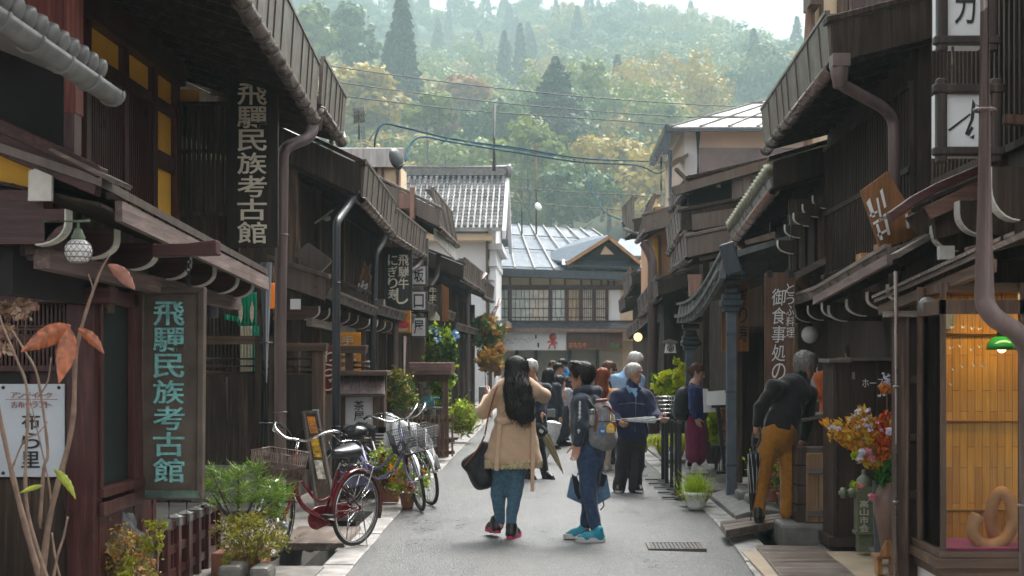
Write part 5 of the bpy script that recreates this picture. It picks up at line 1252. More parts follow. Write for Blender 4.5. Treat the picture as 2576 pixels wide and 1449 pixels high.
mb = MB(); mb.frpoly([(1664, 372), (1674, 312), (1690, 318), (1690, 330), (1680, 388), (1668, 388)], Yr-0.9, 0.1); mb.fr(1680, 322, 2130, 330, Yr-1.0, 0.1); mb.loft([P(1674, 312, Yr-0.95), P(1690, 318, Yr-0.95), P(1690, 335, Yr-0.95), P(1674, 330, Yr-0.95)], [(XU(1674, Yr), Yr+8, ZV(312, Yr)), (XU(1690, Yr), Yr+8, ZV(318, Yr)), (XU(1690, Yr), Yr+8, ZV(335, Yr)), (XU(1674, Yr), Yr+8, ZV(330, Yr))]); mb.build('eave_trim', 'navytrim', ro)
pipe(cr, [(XU(1680, Yr), Yr-0.9, ZV(388, Yr)), (XU(1680, Yr), Yr-0.9, 1)], 0.07, 'navytrim', False)
pipe(cr, [P(1756, 330, Yr-0.3), P(1756, 480, Yr-0.3)], 0.08, 'navytrim', False)
mb = MB(); mb.fr(1760, 372, 2080, 460, Yr-0.05, 0.1); mb.build('window', M_plain('brown_reflecting_window', (0.12, 0.07, 0.06), 0.15, 0.5, 1.2, bmp=0), cr)
mb = MB(); mb.loft([P(1685, 410, Yr-1), P(1730, 385, Yr-1), P(1730, 395, Yr-1), P(1690, 422, Yr-1)], [P(1700, 398, Yr+2), P(1735, 385, Yr+2), P(1735, 392, Yr+2), P(1705, 405, Yr+2)]); mb.beam(P(1700, 425, Yr-0.6), P(1725, 450, Yr-0.3), 0.1, 0.1); mb.build('window_hood', 'dwx', cr)
mb = MB(); mb.fr(1722, 330, 1760, 480, Yr-0.02, 0.05); mb.build('white_wall', 'plaster', cr)
def one(mb, name, mat, label, cat, base, group=None, bev=0.0, solid=0.0):
	return tag(mb.build(name, mat, base=base, bev=bev, solid=solid), label, cat, group)
Y = 12.85
s = thing('hanging_sign', 'tall black wooden signboard with cream characters hanging under the big left eave', 'sign', P(636, 622, Y))
mb = MB(); mb.fr(570, 190, 699, 622, Y, 0.05); mb.build('board', M_wood('black_signboard', (0.02, 0.015, 0.013), 'z', light=(0.07, 0.045, 0.035), worn=0.15), s, bev=0.006)
mb = MB(); text_v(mb, '飛驒民族考古館', 597, 208, 671, 614, Y-0.004, True, 0.012, 0.06); mb.build('lettering', 'cream_letter', s)
for u in (618, 655):
	mb = MB(); mb.ring(P(u, 628, Y+0.02), 0.02, 0.005, (0, 1, 0), 14, 5); mb.build('ring', 'iron', s)
Y = 10.15
s = thing('hanging_sign', 'weathered bronze sign with turquoise seal characters hung on chains before the show window', 'sign', P(428, 1258, Y))
mb = MB(); mb.frpoly([(345, 722), (513, 722), (508, 1258), (337, 1257)], Y, 0.09); mb.build('panel', 'bronze', s, bev=0.008)
mb = MB(); A = [(345, 722), (513, 722), (508, 1258), (337, 1257)]; B = [(362, 738), (497, 738), (493, 1236), (356, 1236)]
for i in range(4):
	j = (i+1) % 4; mb.prism([P(*A[i], Y-0.025), P(*A[j], Y-0.025), P(*B[j], Y-0.025), P(*B[i], Y-0.025)], (0, 0.03, 0))
mb.build('frame', 'bronze', s, bev=0.006)
mb = MB(); mb.frpoly([(350, 1234), (500, 1234), (500, 1252), (346, 1252)], Y-0.028, 0.01); mb.build('verdigris_edge', M_plain('green_stained_bronze', (0.09, 0.14, 0.11), 0.6, 0.7, 9), s)
mb = MB()
for k in range(26): mb.ring(P(514-0.2*k, 735+k*20.2, Y+0.03), 0.006, 0.004, (1, 0, 0), 8, 4)
mb.build('rivets', 'verdi', s)
mb = MB(); text_v(mb, '飛驒民族考古館', 386, 756, 464, 1216, Y-0.004, True, 0.025, 0.08); mb.build('lettering', 'verdi', s, bev=0.003)
for u in (385, 474):
	mb = MB()
	for k in range(9): mb.ring(P(u, 640+k*9.6, Y+0.04), 0.016, 0.0045, ((1, 0, 0) if k % 2 else (0, 1, 0)), 10, 5)
	mb.build('chain', 'iron', s)
for u in (383, 425, 470):
	mb = MB(); mb.tube([P(u, 1256, Y+0.04), P(u, 1320, Y+0.04)], 0.008, 6); mb.build('hanger_rod', 'iron', s)
Y = 9.18
s = thing('wall_sign', 'white shop sign with red and black characters on the maroon entrance wall', 'sign', P(80, 1200, Y))
mb = MB(); mb.fr(-40, 966, 163, 1200, Y, 0.02); mb.build('panel', 'signgrey', s, bev=0.003)
M['rust'] = M_plain('rust_red_paint', (0.28, 0.08, 0.06), 0.5, 0.1, 5, bmp=0)
mb = MB(); text_h(mb, 'アンティーク', 27, 987, 131, 1001, Y-0.004, False, 0.004, 0.08); text_h(mb, '古布クラフト', 27, 1010, 131, 1026, Y-0.004, False, 0.004, 0.08); mb.fr(14, 1004, 145, 1005.5, Y-0.002, 0.002); mb.build('red_lettering', 'rust', s)
mb = MB(); text_v(mb, '布ら里', 54, 1036, 100, 1180, Y-0.004, True, 0.004, 0.14); mb.build('black_lettering', 'ink', s)
for u, v in ((8, 975), (148, 975), (8, 1190), (148, 1190)):
	mb = MB(); mb.lathe([(0.001, -0.008), (0.01, -0.006), (0.012, 0)], P(u, v, Y), 10, axis=(0, 1, 0)); mb.build('bolt', 'iron', s)
# lattice glass lamp
Y = 7.75
s = thing('wall_lamp', 'round white lattice glass lamp on a green bronze bracket under the left eave', 'lamp', P(197, 660, Y))
c = P(197, 634, Y)
mb = MB(); mb.lathe([(0.045, -0.058), (0.062, -0.04), (0.073, -0.005), (0.07, 0.03), (0.05, 0.058), (0.036, 0.066)], c, 24); mb.build('globe', 'lampwhite', s)
mb = MB()
for k in range(14):
	for sg in (-1, 1):
		pts = []
		for j in range(9):
			z = -0.055+0.115*j/8; rr = 0.0735*math.sqrt(max(0.1, 1-(z/0.082)**2))+0.001; a = k*2*math.pi/14+sg*j*0.16; pts.append(c+Vector((rr*math.cos(a), rr*math.sin(a), z)))
		mb.tube(pts, 0.0013, 4)
for z, r_ in ((-0.03, 0.069), (0.0, 0.075), (0.04, 0.066), (-0.057, 0.048)): mb.ring(c+Vector((0, 0, z)), r_, 0.0022, (0, 0, 1), 24, 5)
mb.build('wire_lattice', 'bronze', s)
M['patina'] = M_plain('green_bronze', (0.16, 0.2, 0.13), 0.45, 0.3, 10, metal=0.3)
mb = MB(); mb.lathe([(0.037, 0.064), (0.038, 0.08), (0.028, 0.1), (0.02, 0.125), (0.008, 0.13), (0.007, 0.16)], c, 18); mb.build('cap', 'patina', s)
mb = MB(); mb.tube([P(112, 556, Y), P(190, 557, Y), P(226, 555, Y)], 0.008, 8); mb.frpoly([(112, 560), (165, 560), (140, 575), (118, 600), (112, 610)], Y, 0.02); mb.build('arm', 'patina', s)
# bare stems with a few big orange leaves
Y = 6.4
s = thing('young_magnolia', 'bare young magnolia stems with a few large orange leaves at lower left', 'tree', (XU(100, Y), Y, 0))
M['twig'] = M_plain('brown_twig', (0.2, 0.125, 0.085), 0.6, 0.35, 14)
stems = [([(95, 1620), (120, 1330), (180, 1080), (190, 900), (215, 790), (250, 690), (277, 640)], 0.02, 0.005),
		 ([(150, 1620), (85, 1400), (40, 1230), (0, 1050), (-30, 850)], 0.022, 0.01),
		 ([(180, 1620), (110, 1430), (65, 1250), (70, 1000), (40, 900), (0, 800), (-20, 700)], 0.013, 0.004),
		 ([(100, 1330), (110, 1180), (120, 1130), (95, 950), (60, 880), (30, 830)], 0.012, 0.004),
		 ([(130, 1290), (120, 1200), (75, 1000)], 0.008, 0.003),
		 ([(120, 1560), (140, 1420), (160, 1350), (170, 1300)], 0.009, 0.005), ([(210, 1600), (150, 1450), (130, 1340)], 0.01, 0.005),
		 ([(30, 1180), (60, 1110), (95, 1090), (120, 1060)], 0.006, 0.003), ([(95, 1000), (120, 960), (128, 900)], 0.006, 0.003), ([(218, 770), (235, 735), (222, 690)], 0.005, 0.002)]
for k, (pts, ra, rb_) in enumerate(stems):
	pp = smooth_path([P(u, v, Y+0.12*math.sin(k*2.1)+0.02*i) for i, (u, v) in enumerate(pts)], 5)
	mb = MB(); n = len(pp); mb.tube(pp, [0.8*lerp(ra, rb_, i/(n-1))*(1+0.12*math.sin(i*1.9)) for i in range(n)], 8); mb.build('stem', 'twig', s)
def big_leaf(a, b, wdt, mat, sag=0.3, Yl=6.3):
	a = P(*a, Yl); b = P(*b, Yl-0.08); d = b-a; side = d.cross(Vector((0, 1, 0.3))).normalized(); nrm = side.cross(d).normalized(); mb = MB(); L = d.length
	def fn(x, y):
		t = y; w_ = wdt*math.sin(math.pi*min(0.999, t**0.8))*(1-0.25*t)+0.001; q = (x-0.5)*2
		return a+d*t+side*w_*q+nrm*(0.25*w_*abs(q)+sag*L*0.25*math.sin(math.pi*t)+0.12*w_*math.sin(t*34-3*abs(q))*abs(q))
	mb.grid(fn, 8, 22); mb.build('leaf', mat, s, solid=0.0015)
M['oleaf'] = M_plain('orange_magnolia_leaf', (0.33, 0.095, 0.035), 0.32, 0.6, 30, bmp=0.6, bscale=24); M['bleaf'] = M_plain('brown_curled_leaf', (0.3, 0.12, 0.08), 0.5, 0.35, 14); M['yleaf'] = M_plain('yellow_green_leaf', (0.36, 0.4, 0.04), 0.45, 0.3, 16)
big_leaf((178, 818), (50, 886), 0.05, 'oleaf'); big_leaf((172, 822), (148, 965), 0.05, 'oleaf'); big_leaf((196, 826), (262, 890), 0.028, 'oleaf'); big_leaf((272, 665), (340, 730), 0.035, 'bleaf')
big_leaf((135, 1180), (190, 1255), 0.022, 'yleaf'); big_leaf((108, 1222), (50, 1240), 0.012, 'yleaf')
# dried magnolia buds
g = np.random.default_rng(21)
s = thing('dried_blossoms', 'bunch of dried pink and cream blossoms hanging at the far left', 'dried flowers', P(20, 880, 8.3))
M['dry'] = M_leaf('dried_petals', [(0.55, 0.4, 0.3), (0.5, 0.2, 0.16), (0.62, 0.52, 0.38), (0.4, 0.22, 0.12)], trans=0.15)
ps = [leaf_cloud(150, P(u, v, 8.3), (0.07, 0.06, 0.04), 0.045, 8, 0.3, 0.5, rs=g) for u, v in ((-10, 775), (40, 785), (15, 830), (55, 770), (10, 870), (-20, 700), (20, 705), (45, 715))]
V, Q, mi = join(ps); npmesh('petals', V, Q, [M['dry']], None, s)
mb = MB()
for u in (-10, 15, 40, 60): mb.tube([P(u, 690, 8.3), P(u+8, 760, 8.3), P(u, 880, 8.3)], 0.004, 5)
mb.build('stalks', 'twig', s)
mb = MB(); mb.tube([P(-40, 823, 9.0), P(130, 826, 9.0)], 0.012, 8); one(mb, 'hanging_pole', 'signwood', 'thin brown pole hung across the entrance lattice at the far left', 'pole', P(40, 823, 9.0))
# rock and low shrubs
def bush(name, label, u, v, Y, wu, hv, leafs, n, size, clumps=30, asp=0.55, cat='shrub', group=None, spread=0.15, depth=None, seed=1, stems_=5, ground=0.0, shell=0.45):
	g = np.random.default_rng(seed); c = P(u, v, Y); rx = wu/F*Y/2; rz = hv/F*Y/2
	t = thing(name, label, cat, (c.x, Y, ground), group=group); ps = []
	for i, lf in enumerate(leafs):
		v_, q_ = leaf_cloud(n//len(leafs), c+Vector((0, 0, 0)), (rx, depth or rx*0.8, rz), size, clumps, spread, asp, rs=g, shell=shell); ps.append((v_, q_, i))
	V, Q, mi = join(ps); npmesh('foliage', V, Q, [M[l] for l in leafs], mi, t)
	if stems_:
		mb = MB(); r2 = random.Random(seed)
		for i in range(stems_):
			a = r2.random()*6.28; mb.tube([(c.x+0.03*math.cos(a), Y+0.03*math.sin(a), ground), (c.x+rx*0.3*math.cos(a), Y+rx*0.3*math.sin(a), c.z-rz*0.3), (c.x+rx*0.7*math.cos(a), Y+rx*0.6*math.sin(a), c.z+rz*0.4)], [0.012, 0.009, 0.004], 6)
		mb.build('stem', 'twig', t)
	return t
mb = MB(); c = P(285, 1385, 9.75); g = random.Random(3)
ph = [(g.uniform(0, 6), g.uniform(1, 4)) for _ in range(8)]
def rockf(a, b):
	th = a*2*math.pi; f = -math.pi/2+b*math.pi; r_ = 1+0.13*math.sin(3*th+ph[0][0])*math.cos(2*f)+0.1*math.sin(5*th+4*f)+0.08*math.sin(7*f+2*th)
	return (c.x+0.23*r_*math.cos(th)*math.cos(f), c.y+0.2*r_*math.sin(th)*math.cos(f), c.z-0.05+0.3*r_*math.sin(f))
mb.grid(rockf, 26, 16, False); one(mb, 'rock', 'rock', 'dark mossy rock behind the small bushes by the show window', 'rock', (c.x, c.y, 0))
M['lf_az'] = M_leaf('azalea_leaves', [(0.3, 0.2, 0.05), (0.42, 0.3, 0.06), (0.4, 0.13, 0.05), (0.22, 0.25, 0.05)]); M['lf_box'] = M_leaf('yellow_needle_leaves', [(0.3, 0.3, 0.02), (0.42, 0.38, 0.03), (0.2, 0.26, 0.02)])
bush('azalea_bush', 'small azalea bush with orange and tan leaves in front of the dark rock', 310, 1395, 9.4, 130, 150, ['lf_az'], 1100, 0.03, 40, seed=3)
bush('yellow_bush', 'yellow-green tufted bush between the rock and the capped fence', 385, 1350, 9.5, 80, 85, ['lf_box'], 800, 0.03, 16, 0.3, seed=4, spread=0.12)
bush('yellow_bush', 'low yellow bush at the foot of the capped maroon fence', 345, 1435, 9.3, 110, 70, ['lf_box', 'lf_az'], 700, 0.03, 20, seed=5)
# fence with metal caps
s = thing('low_fence', 'low maroon lattice fence with grey metal post caps beside the museum', 'fence', (-2.75, 10.4, 0))
def yx(u, x): return F*x/(u-U0)
cu = [412, 440, 466, 491, 515, 545]
for u in cu:
	y = yx(u, -2.76); mb = MB(); z = ZV(1310-(u-412)*0.36, y); mb.box(-2.8, -2.72, y-0.038, y+0.038, 0, z); p_ = mb.build('post', 'marz', s, bev=0.004)
	mb = MB(); mb.box(-2.805, -2.715, y-0.043, y+0.043, z-0.06, z); mb.loft([(-2.81, y-0.047, z), (-2.71, y-0.047, z), (-2.71, y+0.047, z), (-2.81, y+0.047, z)], [(-2.761, y-0.001, z+0.025), (-2.759, y-0.001, z+0.025), (-2.759, y+0.001, z+0.025), (-2.761, y+0.001, z+0.025)]); mb.build('post_cap', 'zinc', p_)
for z in (0.42, 0.25, 0.08):
	mb = MB(); mb.box(-2.78, -2.74, yx(400, -2.76), yx(548, -2.76), z, z+0.06); mb.build('rail', 'marx', s)
for k in range(9):
	y = lerp(yx(405, -2.76), yx(545, -2.76), (k+0.5)/9); mb = MB(); mb.box(-2.772, -2.748, y-0.015, y+0.015, 0, 0.5); mb.build('slat', 'marz', s)
# pine and shrub in a planter
def needles(c, r, n, length, g, up=0.6):
	d = g.normal(size=(n, 3)); d[:, 2] = np.abs(d[:, 2])*up+0.1; d /= np.linalg.norm(d, axis=1)[:, None]
	c = np.array(c); b = np.cross(d, g.normal(size=(n, 3))); b /= np.linalg.norm(b, axis=1)[:, None]
	p0 = c+g.normal(size=(n, 3))*r*0.25; w_ = 0.0035; L = length*(0.7+0.5*g.random((n, 1)))
	return np.stack([p0-b*w_, p0+b*w_, p0+d*L+b*w_*0.4, p0+d*L-b*w_*0.4], 1).reshape(-1, 3), np.arange(4*n).reshape(-1, 4)
M['lf_pine'] = M_leaf('pine_needles', [(0.16, 0.27, 0.04), (0.25, 0.36, 0.05), (0.1, 0.19, 0.03)]); M['lf_olive'] = M_leaf('olive_leaves', [(0.2, 0.2, 0.02), (0.32, 0.29, 0.03), (0.4, 0.31, 0.04), (0.14, 0.17, 0.03)])
s = thing('potted_pine', 'small pine with long green needles in a planter by the red bicycle', 'potted plant', (XU(620, 10.95), 10.95, 0)); g = np.random.default_rng(8); ps = []
tufts = [(535, 1190), (575, 1205), (600, 1190), (640, 1180), (560, 1240), (610, 1230), (655, 1215), (690, 1222), (720, 1240), (540, 1265), (600, 1262), (640, 1255), (700, 1262), (690, 1290), (525, 1225), (665, 1250), (690, 1250)]
mb = MB()
for i, (u, v) in enumerate(tufts):
	y = 10.95+0.22*math.sin(i*2.3); ps.append(needles(P(u, v, y), 0.1, 85, 0.095, g));
	if i % 2 == 0: mb.tube([P(600, 1330, 10.95), P(lerp(600, u, 0.5), lerp(1330, v, 0.5)+8, 10.95), P(u, v, y)], [0.016, 0.011, 0.005], 6)
V, Q, mi = join(ps); npmesh('needles', V, Q, [M['lf_pine']], None, s); mb.tube([P(600, 1470, 10.95), P(605, 1330, 10.95)], 0.02, 8); mb.build('trunk', 'bark', s)
mb = MB(); mb.fr(530, 1392, 655, 1450, 10.75, 0.4); mb.build('planter', 'terracotta', s, bev=0.012)
bush('clipped_shrub', 'bushy shrub with small olive and yellow leaves under the pine', 635, 1345, 10.6, 190, 120, ['lf_olive', 'lf_olive'], 2400, 0.03, 60, 0.5, seed=9, spread=0.13)
bush('yellow_bush', 'tiny yellow-green plant beside the stone at the planter foot', 575, 1400, 10.4, 35, 40, ['lf_box'], 160, 0.03, 8, seed=10)
for i, (u, v, w_, h_) in enumerate(((575, 1440, 60, 16), (650, 1442, 50, 14))):
	mb = MB(); mb.fr(u-w_/2, v-h_, u+w_/2, v+25, 10.3, 0.3); one(mb, 'edging_stone', 'stone', ['rough grey edging stone in front of the planter', 'smaller rough edging stone nearer the drain by the planter'][i], 'stone', (XU(u, 10.3), 10.3, 0), bev=0.03)
def xf(mb, mat): mb.v = [tuple(mat @ Vector(p)) for p in mb.v]; return mb
M['redframe'] = M_plain('dark_red_frame_paint', (0.16, 0.008, 0.012), 0.18, 0.15, 4, bmp=0); M['purpleframe'] = M_plain('purple_grey_frame_paint', (0.2, 0.18, 0.34), 0.22, 0.12, 4, bmp=0); M['greyframe'] = M_plain('dark_grey_frame_paint', (0.06, 0.06, 0.07), 0.25, 0.12, 4, bmp=0)
M['rustywire'] = M_plain('brown_basket_wire', (0.2, 0.14, 0.115), 0.5, 0.3, 20, bmp=0); M['greywire'] = M_plain('grey_basket_wire', (0.045, 0.045, 0.045), 0.4, 0.2, 20, bmp=0); M['blacksaddle'] = M_plain('black_saddle', (0.022, 0.022, 0.025), 0.35, 0.2, 10)
def bicycle(label, loc, rz, fm, steer, lean, basket='mesh', bag=False, group='parked bicycles'):
	t = thing('bicycle', label, 'bicycle', loc, group=group, local=True); t.rotation_euler = (lean, 0, rz)
	WR = 0.33; wb = 1.08; hd0, hd1 = Vector((0.90, 0, 0.62)), Vector((0.83, 0, 0.87)); ax = (hd1-hd0).normalized()
	SM = Matrix.Translation(hd0) @ Matrix.Rotation(steer, 4, ax) @ Matrix.Translation(-hd0)
	def wheel(c, mat):
		c = Vector(c); wh = MB(); wh.ring(c, WR-0.018, 0.018, (0, 1, 0), 40, 8); w_ = xf(wh, mat).build('wheel', 'rubber', t)
		mb = MB(); mb.lathe([(WR-0.045, -0.014), (WR-0.03, -0.016), (WR-0.03, 0.016), (WR-0.045, 0.014)], c, 40, axis=(0, 1, 0), cap=False); xf(mb, mat).build('rim', 'chrome', w_)
		mb = MB()
		for k in range(28):
			a = 2*math.pi*k/28; a2 = a+(0.35 if k % 2 else -0.35); sd = 0.028 if k % 4 < 2 else -0.028
			mb.tube([c+Vector((0.025*math.cos(a2), sd, 0.025*math.sin(a2))), c+Vector(((WR-0.045)*math.cos(a), 0, (WR-0.045)*math.sin(a)))], 0.0016, 4)
		xf(mb, mat).build('spokes', 'chrome', w_)
		mb = MB(); mb.lathe([(0.001, -0.05), (0.01, -0.05), (0.01, -0.035), (0.03, -0.03), (0.018, 0), (0.03, 0.03), (0.01, 0.035), (0.01, 0.05), (0.001, 0.05)], c, 12, axis=(0, 1, 0)); xf(mb, mat).build('hub', 'chrome', w_)
	I = Matrix.Identity(4); fh = Vector((wb, 0, WR)); rh = Vector((0, 0, WR)); bb = Vector((0.43, 0, 0.28)); st = Vector((0.27, 0, 0.68))
	wheel(rh, I); wheel(fh, SM)
	mb = MB(); mb.tube(smooth_path([hd0+ax*0.06, (0.72, 0, 0.42), bb], 6), 0.019, 10); mb.tube(smooth_path([hd0+ax*0.15, (0.72, 0, 0.6), (0.52, 0, 0.44), (0.36, 0, 0.46)], 6), 0.014, 10)
	mb.tube([bb, st], 0.016, 10); mb.tube([hd0, hd1], 0.021, 10)
	for sd in (-0.05, 0.05):
		mb.tube([bb+Vector((0, sd*0.6, 0)), rh+Vector((0, sd, 0))], 0.011, 8); mb.tube([st+Vector((0, sd*0.3, -0.1)), rh+Vector((0, sd, 0))], 0.008, 8)
	mb.build('frame', fm, t)
	mb = MB(); mb.tube([st, st+Vector((-0.05, 0, 0.12))], 0.013, 8); mb.build('seat_post', 'chrome', t)
	sp = st+Vector((-0.06, 0, 0.14)); mb = MB()
	def sf(a, b):
		th = a*2*math.pi; x = -0.13+0.26*b; w_ = 0.11*(1-b)**0.55+0.022 if b > 0.02 else 0.07; hh = 0.035+0.03*(1-b); return (sp.x+x, w_*math.cos(th), sp.z+hh*math.sin(th)*(1 if math.sin(th) > 0 else 1.1)+0.02*(1-b))
	mb.grid(sf, 18, 12); mb.add([sf(k/18, 0) for k in range(18)], [tuple(range(18))], True); mb.add([sf(k/18, 1) for k in range(18)], [tuple(range(17, -1, -1))], True)
	for sd in (-0.05, 0.05): mb.lathe([(0.022, -0.08), (0.024, -0.05), (0.022, -0.02)], sp+Vector((-0.09, sd, 0)), 10)
	mb.build('saddle', 'blacksaddle', t)
	if bag:
		mb = MB(); mb.ball(sp+Vector((-0.02, 0, 0.0)), 0.15, 18, 0.55); mb.build('saddle_cover', M_plain('black_plastic_bag', (0.02, 0.02, 0.022), 0.15, 0.3, 8, bmp=0.8, bscale=14), t)
	def fender(c, a0, a1, mat):
		mb = MB(); n = 18
		def ff(x, y):
			a = a0+(a1-a0)*y; q = (x-0.5)*2; rr = WR+0.02-0.012*q*q; return Vector(c)+Vector((rr*math.cos(a), 0.03*q, rr*math.sin(a)))
		mb.grid(ff, 6, n); xf(mb, mat).build('mudguard', fm if mat == I else 'chrome', t, solid=0.003)
	fender(rh, R(-15), R(200), I); fender(fh, R(15), R(160), SM)
	# fork, handlebar, basket
	fk = MB()
	for sd in (-0.05, 0.05): fk.tube(smooth_path([hd0+Vector((0, sd*0.6, 0.0)), hd0+Vector((0.05, sd, -0.15)), fh+Vector((0, sd, 0))], 5), [0.013]*10+[0.008]*(1), 8)
	fk.tube([hd0+Vector((0, -0.04, 0)), hd0+Vector((0, 0.04, 0))], 0.016, 8); xf(fk, SM).build('fork', fm, t)
	hb = MB(); tp = hd1+ax*0.1; hb.tube([hd1, tp], 0.012, 8)
	for sd in (-1, 1): hb.tube(smooth_path([tp, tp+Vector((0.05, sd*0.1, 0.01)), tp+Vector((0.03, sd*0.2, 0.07)), tp+Vector((-0.09, sd*0.27, 0.1)), tp+Vector((-0.2, sd*0.29, 0.07))], 5), 0.011, 8)
	h_ = xf(hb, SM).build('handlebar', 'chrome', t)
	for sd in (-1, 1):
		mb = MB(); mb.tube([tp+Vector((-0.15, sd*0.285, 0.085)), tp+Vector((-0.27, sd*0.295, 0.05))], 0.017, 10); xf(mb, SM).build('grip', 'rubber', h_)
		mb = MB(); mb.tube([tp+Vector((-0.07, sd*0.27, 0.07)), tp+Vector((-0.12, sd*0.3, 0.03)), tp+Vector((-0.24, sd*0.31, -0.01))], 0.006, 6); xf(mb, SM).build('brake_lever', 'chrome', h_)
		mb = MB(); mb.tube(smooth_path([tp+Vector((-0.08, sd*0.26, 0.07)), tp+Vector((0.1, sd*0.12, 0.12)), tp+Vector((0.1, 0, 0.0)), hd0+Vector((0.03, 0, 0.02))], 6), 0.003, 5); xf(mb, SM).build('brake_cable', 'rubber', h_)
	bk = MB(); z0, z1 = 0.66, 0.9; x0, x1 = 0.95, 1.22
	def ringp(q):
		e = 0.03*q; return [(x0-e*0.3, -0.14-e, lerp(z0, z1, q)), (x1+e*1.6, -0.14-e, lerp(z0, z1, q)), (x1+e*1.6, 0.14+e, lerp(z0, z1, q)), (x0-e*0.3, 0.14+e, lerp(z0, z1, q))]
	lo, hi = ringp(0), ringp(1.0); nn = 16
	for i in range(4):
		a, b, c_, d = Vector(lo[i]), Vector(lo[(i+1) % 4]), Vector(hi[(i+1) % 4]), Vector(hi[i])
		if basket == 'mesh':
			for k in range(nn+1): bk.tube([a.lerp(b, k/nn), d.lerp(c_, min(1, (k+1.5)/nn))], 0.0022, 3); bk.tube([a.lerp(b, k/nn), d.lerp(c_, max(0, (k-1.5)/nn))], 0.0022, 3)
		else:
			for k in range(nn+1): bk.tube([a.lerp(b, k/nn), d.lerp(c_, k/nn)], 0.002, 4)
			for k in range(9): q = k/8; bk.tube([a.lerp(d, q), b.lerp(c_, q)], 0.002, 4)
		for q in (0, 0.5, 0.99): bk.tube([a.lerp(d, q), b.lerp(c_, q)], 0.004 if q else 0.005, 5)
		bk.tube([a, d], 0.004, 5)
	for k in range(10): bk.tube([Vector(lo[0]).lerp(Vector(lo[1]), k/9), Vector(lo[3]).lerp(Vector(lo[2]), k/9)], 0.0018, 4)
	bk.obox(((x0+x1)/2, 0, z0-0.004), Vector((0.13, 0, 0)), Vector((0, 0.07, 0)), Vector((0, 0, 0.004)))
	xf(bk, SM).build('basket', 'rustywire' if basket == 'mesh' else 'greywire', t)
	# drivetrain
	mb = MB()
	def cg(a, b): return None
	up = [(0.43+0.12*math.cos(x), 0.28+0.1*math.sin(x)) for x in [R(d) for d in range(-90, 91, 15)]]+[(0.0, WR+0.05), (-0.05, WR), (0.0, WR-0.06)]
	mb.prism([(x, -0.062, z) for x, z in up], (0, -0.02, 0)); mb.build('chain_case', fm, t, bev=0.006)
	for sd in (-1, 1):
		ar = R(200) if sd < 0 else R(20); e = bb+Vector((0.16*math.cos(ar), sd*0.1, 0.16*math.sin(ar))); mb = MB(); mb.tube([bb+Vector((0, sd*0.03, 0)), bb+Vector((0, sd*0.1, 0)), e], 0.009, 8); cr_ = mb.build('crank', 'chrome', t)
		mb = MB(); mb.obox(e+Vector((0, sd*0.06, 0)), Vector((0.035, 0, 0)), Vector((0, 0.05, 0)), Vector((0, 0, 0.012))); p_ = mb.build('pedal', 'rubber', cr_)
		mb = MB(); mb.obox(e+Vector((-0.037, sd*0.06, 0)), Vector((0.002, 0, 0)), Vector((0, 0.03, 0)), Vector((0, 0, 0.007))); mb.build('reflector', 'orangewood', p_)
	rk = MB()
	for yk in (-0.06, -0.02, 0.02, 0.06): rk.tube([(0.17, yk, 0.71), (-0.2, yk, 0.72)], 0.005, 6)
	for x in (0.1, -0.08, -0.2): rk.tube([(x, -0.06, 0.715), (x, 0.06, 0.715)], 0.005, 6)
	for sd in (-0.06, 0.06): rk.tube([(-0.15, sd, 0.715), (0, sd, WR)], 0.004, 6)
	rk.build('rear_rack', 'chrome', t)
	kb = MB(); kb.tube([(0, -0.07, WR), (-0.02, -0.11, 0.01), (-0.06, -0.12, 0.005)], 0.006, 6); kb.tube([(0, 0.07, WR), (-0.02, 0.12, 0.01), (-0.02, -0.11, 0.01)], 0.006, 6); kb.build('stand', 'chrome', t)
	return t
def put_bike(label, u, v, d, *a, **k):
	y = GY(v); return bicycle(label, (XU(u, y), y, 0.015), math.atan2(d[1], d[0]), *a, **k)
put_bike('dark red step-through bicycle with a brown wire basket, nearest on the left kerb', 892, 1378, (-0.5, -0.87), 'redframe', R(14), R(-3))
put_bike('purple bicycle with a metal basket and a covered saddle beside the lantern stand', 869, 1273, (0.83, -0.55), 'purpleframe', R(-38), R(4), basket='bars', bag=True)
put_bike('dark grey bicycle half hidden behind the purple bicycle and its basket', 898, 1260, (0.83, -0.55), 'greyframe', R(-30), R(4), basket='bars')
slab(-1, 12.3, 13.5, 0.05, mat='planky', th=0.07, name='plank_bridge', label='small grey plank bridge over the left drain beneath the red bicycle')
# curtains
def curtain(mb, u0, v0, u1, v1, Y, waves=6, amp=0.03, nv=10, lift=0.0):
	def fn(a, b):
		u = lerp(u0, u1, a); v = lerp(v0, v1, b)-lift*a; p = P(u, v, Y); return (p.x, Y+amp*math.sin(a*waves*6.28)*(0.3+0.7*b), p.z)
	return mb.grid(fn, 48, nv)
M['green'] = M_cloth('emerald_cloth', (0.0, 0.36, 0.2), fold=0.2); M['dkred'] = M_cloth('dark_red_cloth', (0.16, 0.02, 0.025), fold=0.2); M['creamcloth'] = M_cloth('cream_cloth', (0.6, 0.55, 0.42), fold=0.2); M['orcloth'] = M_cloth('orange_cloth', (0.6, 0.24, 0.02), fold=0.15)
Y = 15.6
s = thing('shop_curtain', 'emerald green shop curtain with white leaf marks behind the black fence', 'curtain', P(610, 815, Y))
mb = MB(); curtain(mb, 600, 735, 646, 820, Y, 5); mb.build('cloth', 'green', s, solid=0.003)
mb = MB(); curtain(mb, 566, 790, 604, 803, Y+0.3, 3, lift=-8); mb.build('cloth', 'green', s, solid=0.003)
for u in (606, 634):
	mb = MB(); mb.frpoly([(u-5, 800), (u-6, 780), (u, 757), (u+5, 775), (u+4, 800), (u, 812)], Y-0.045, 0.004); mb.build('white_mark', 'creamcloth', s)
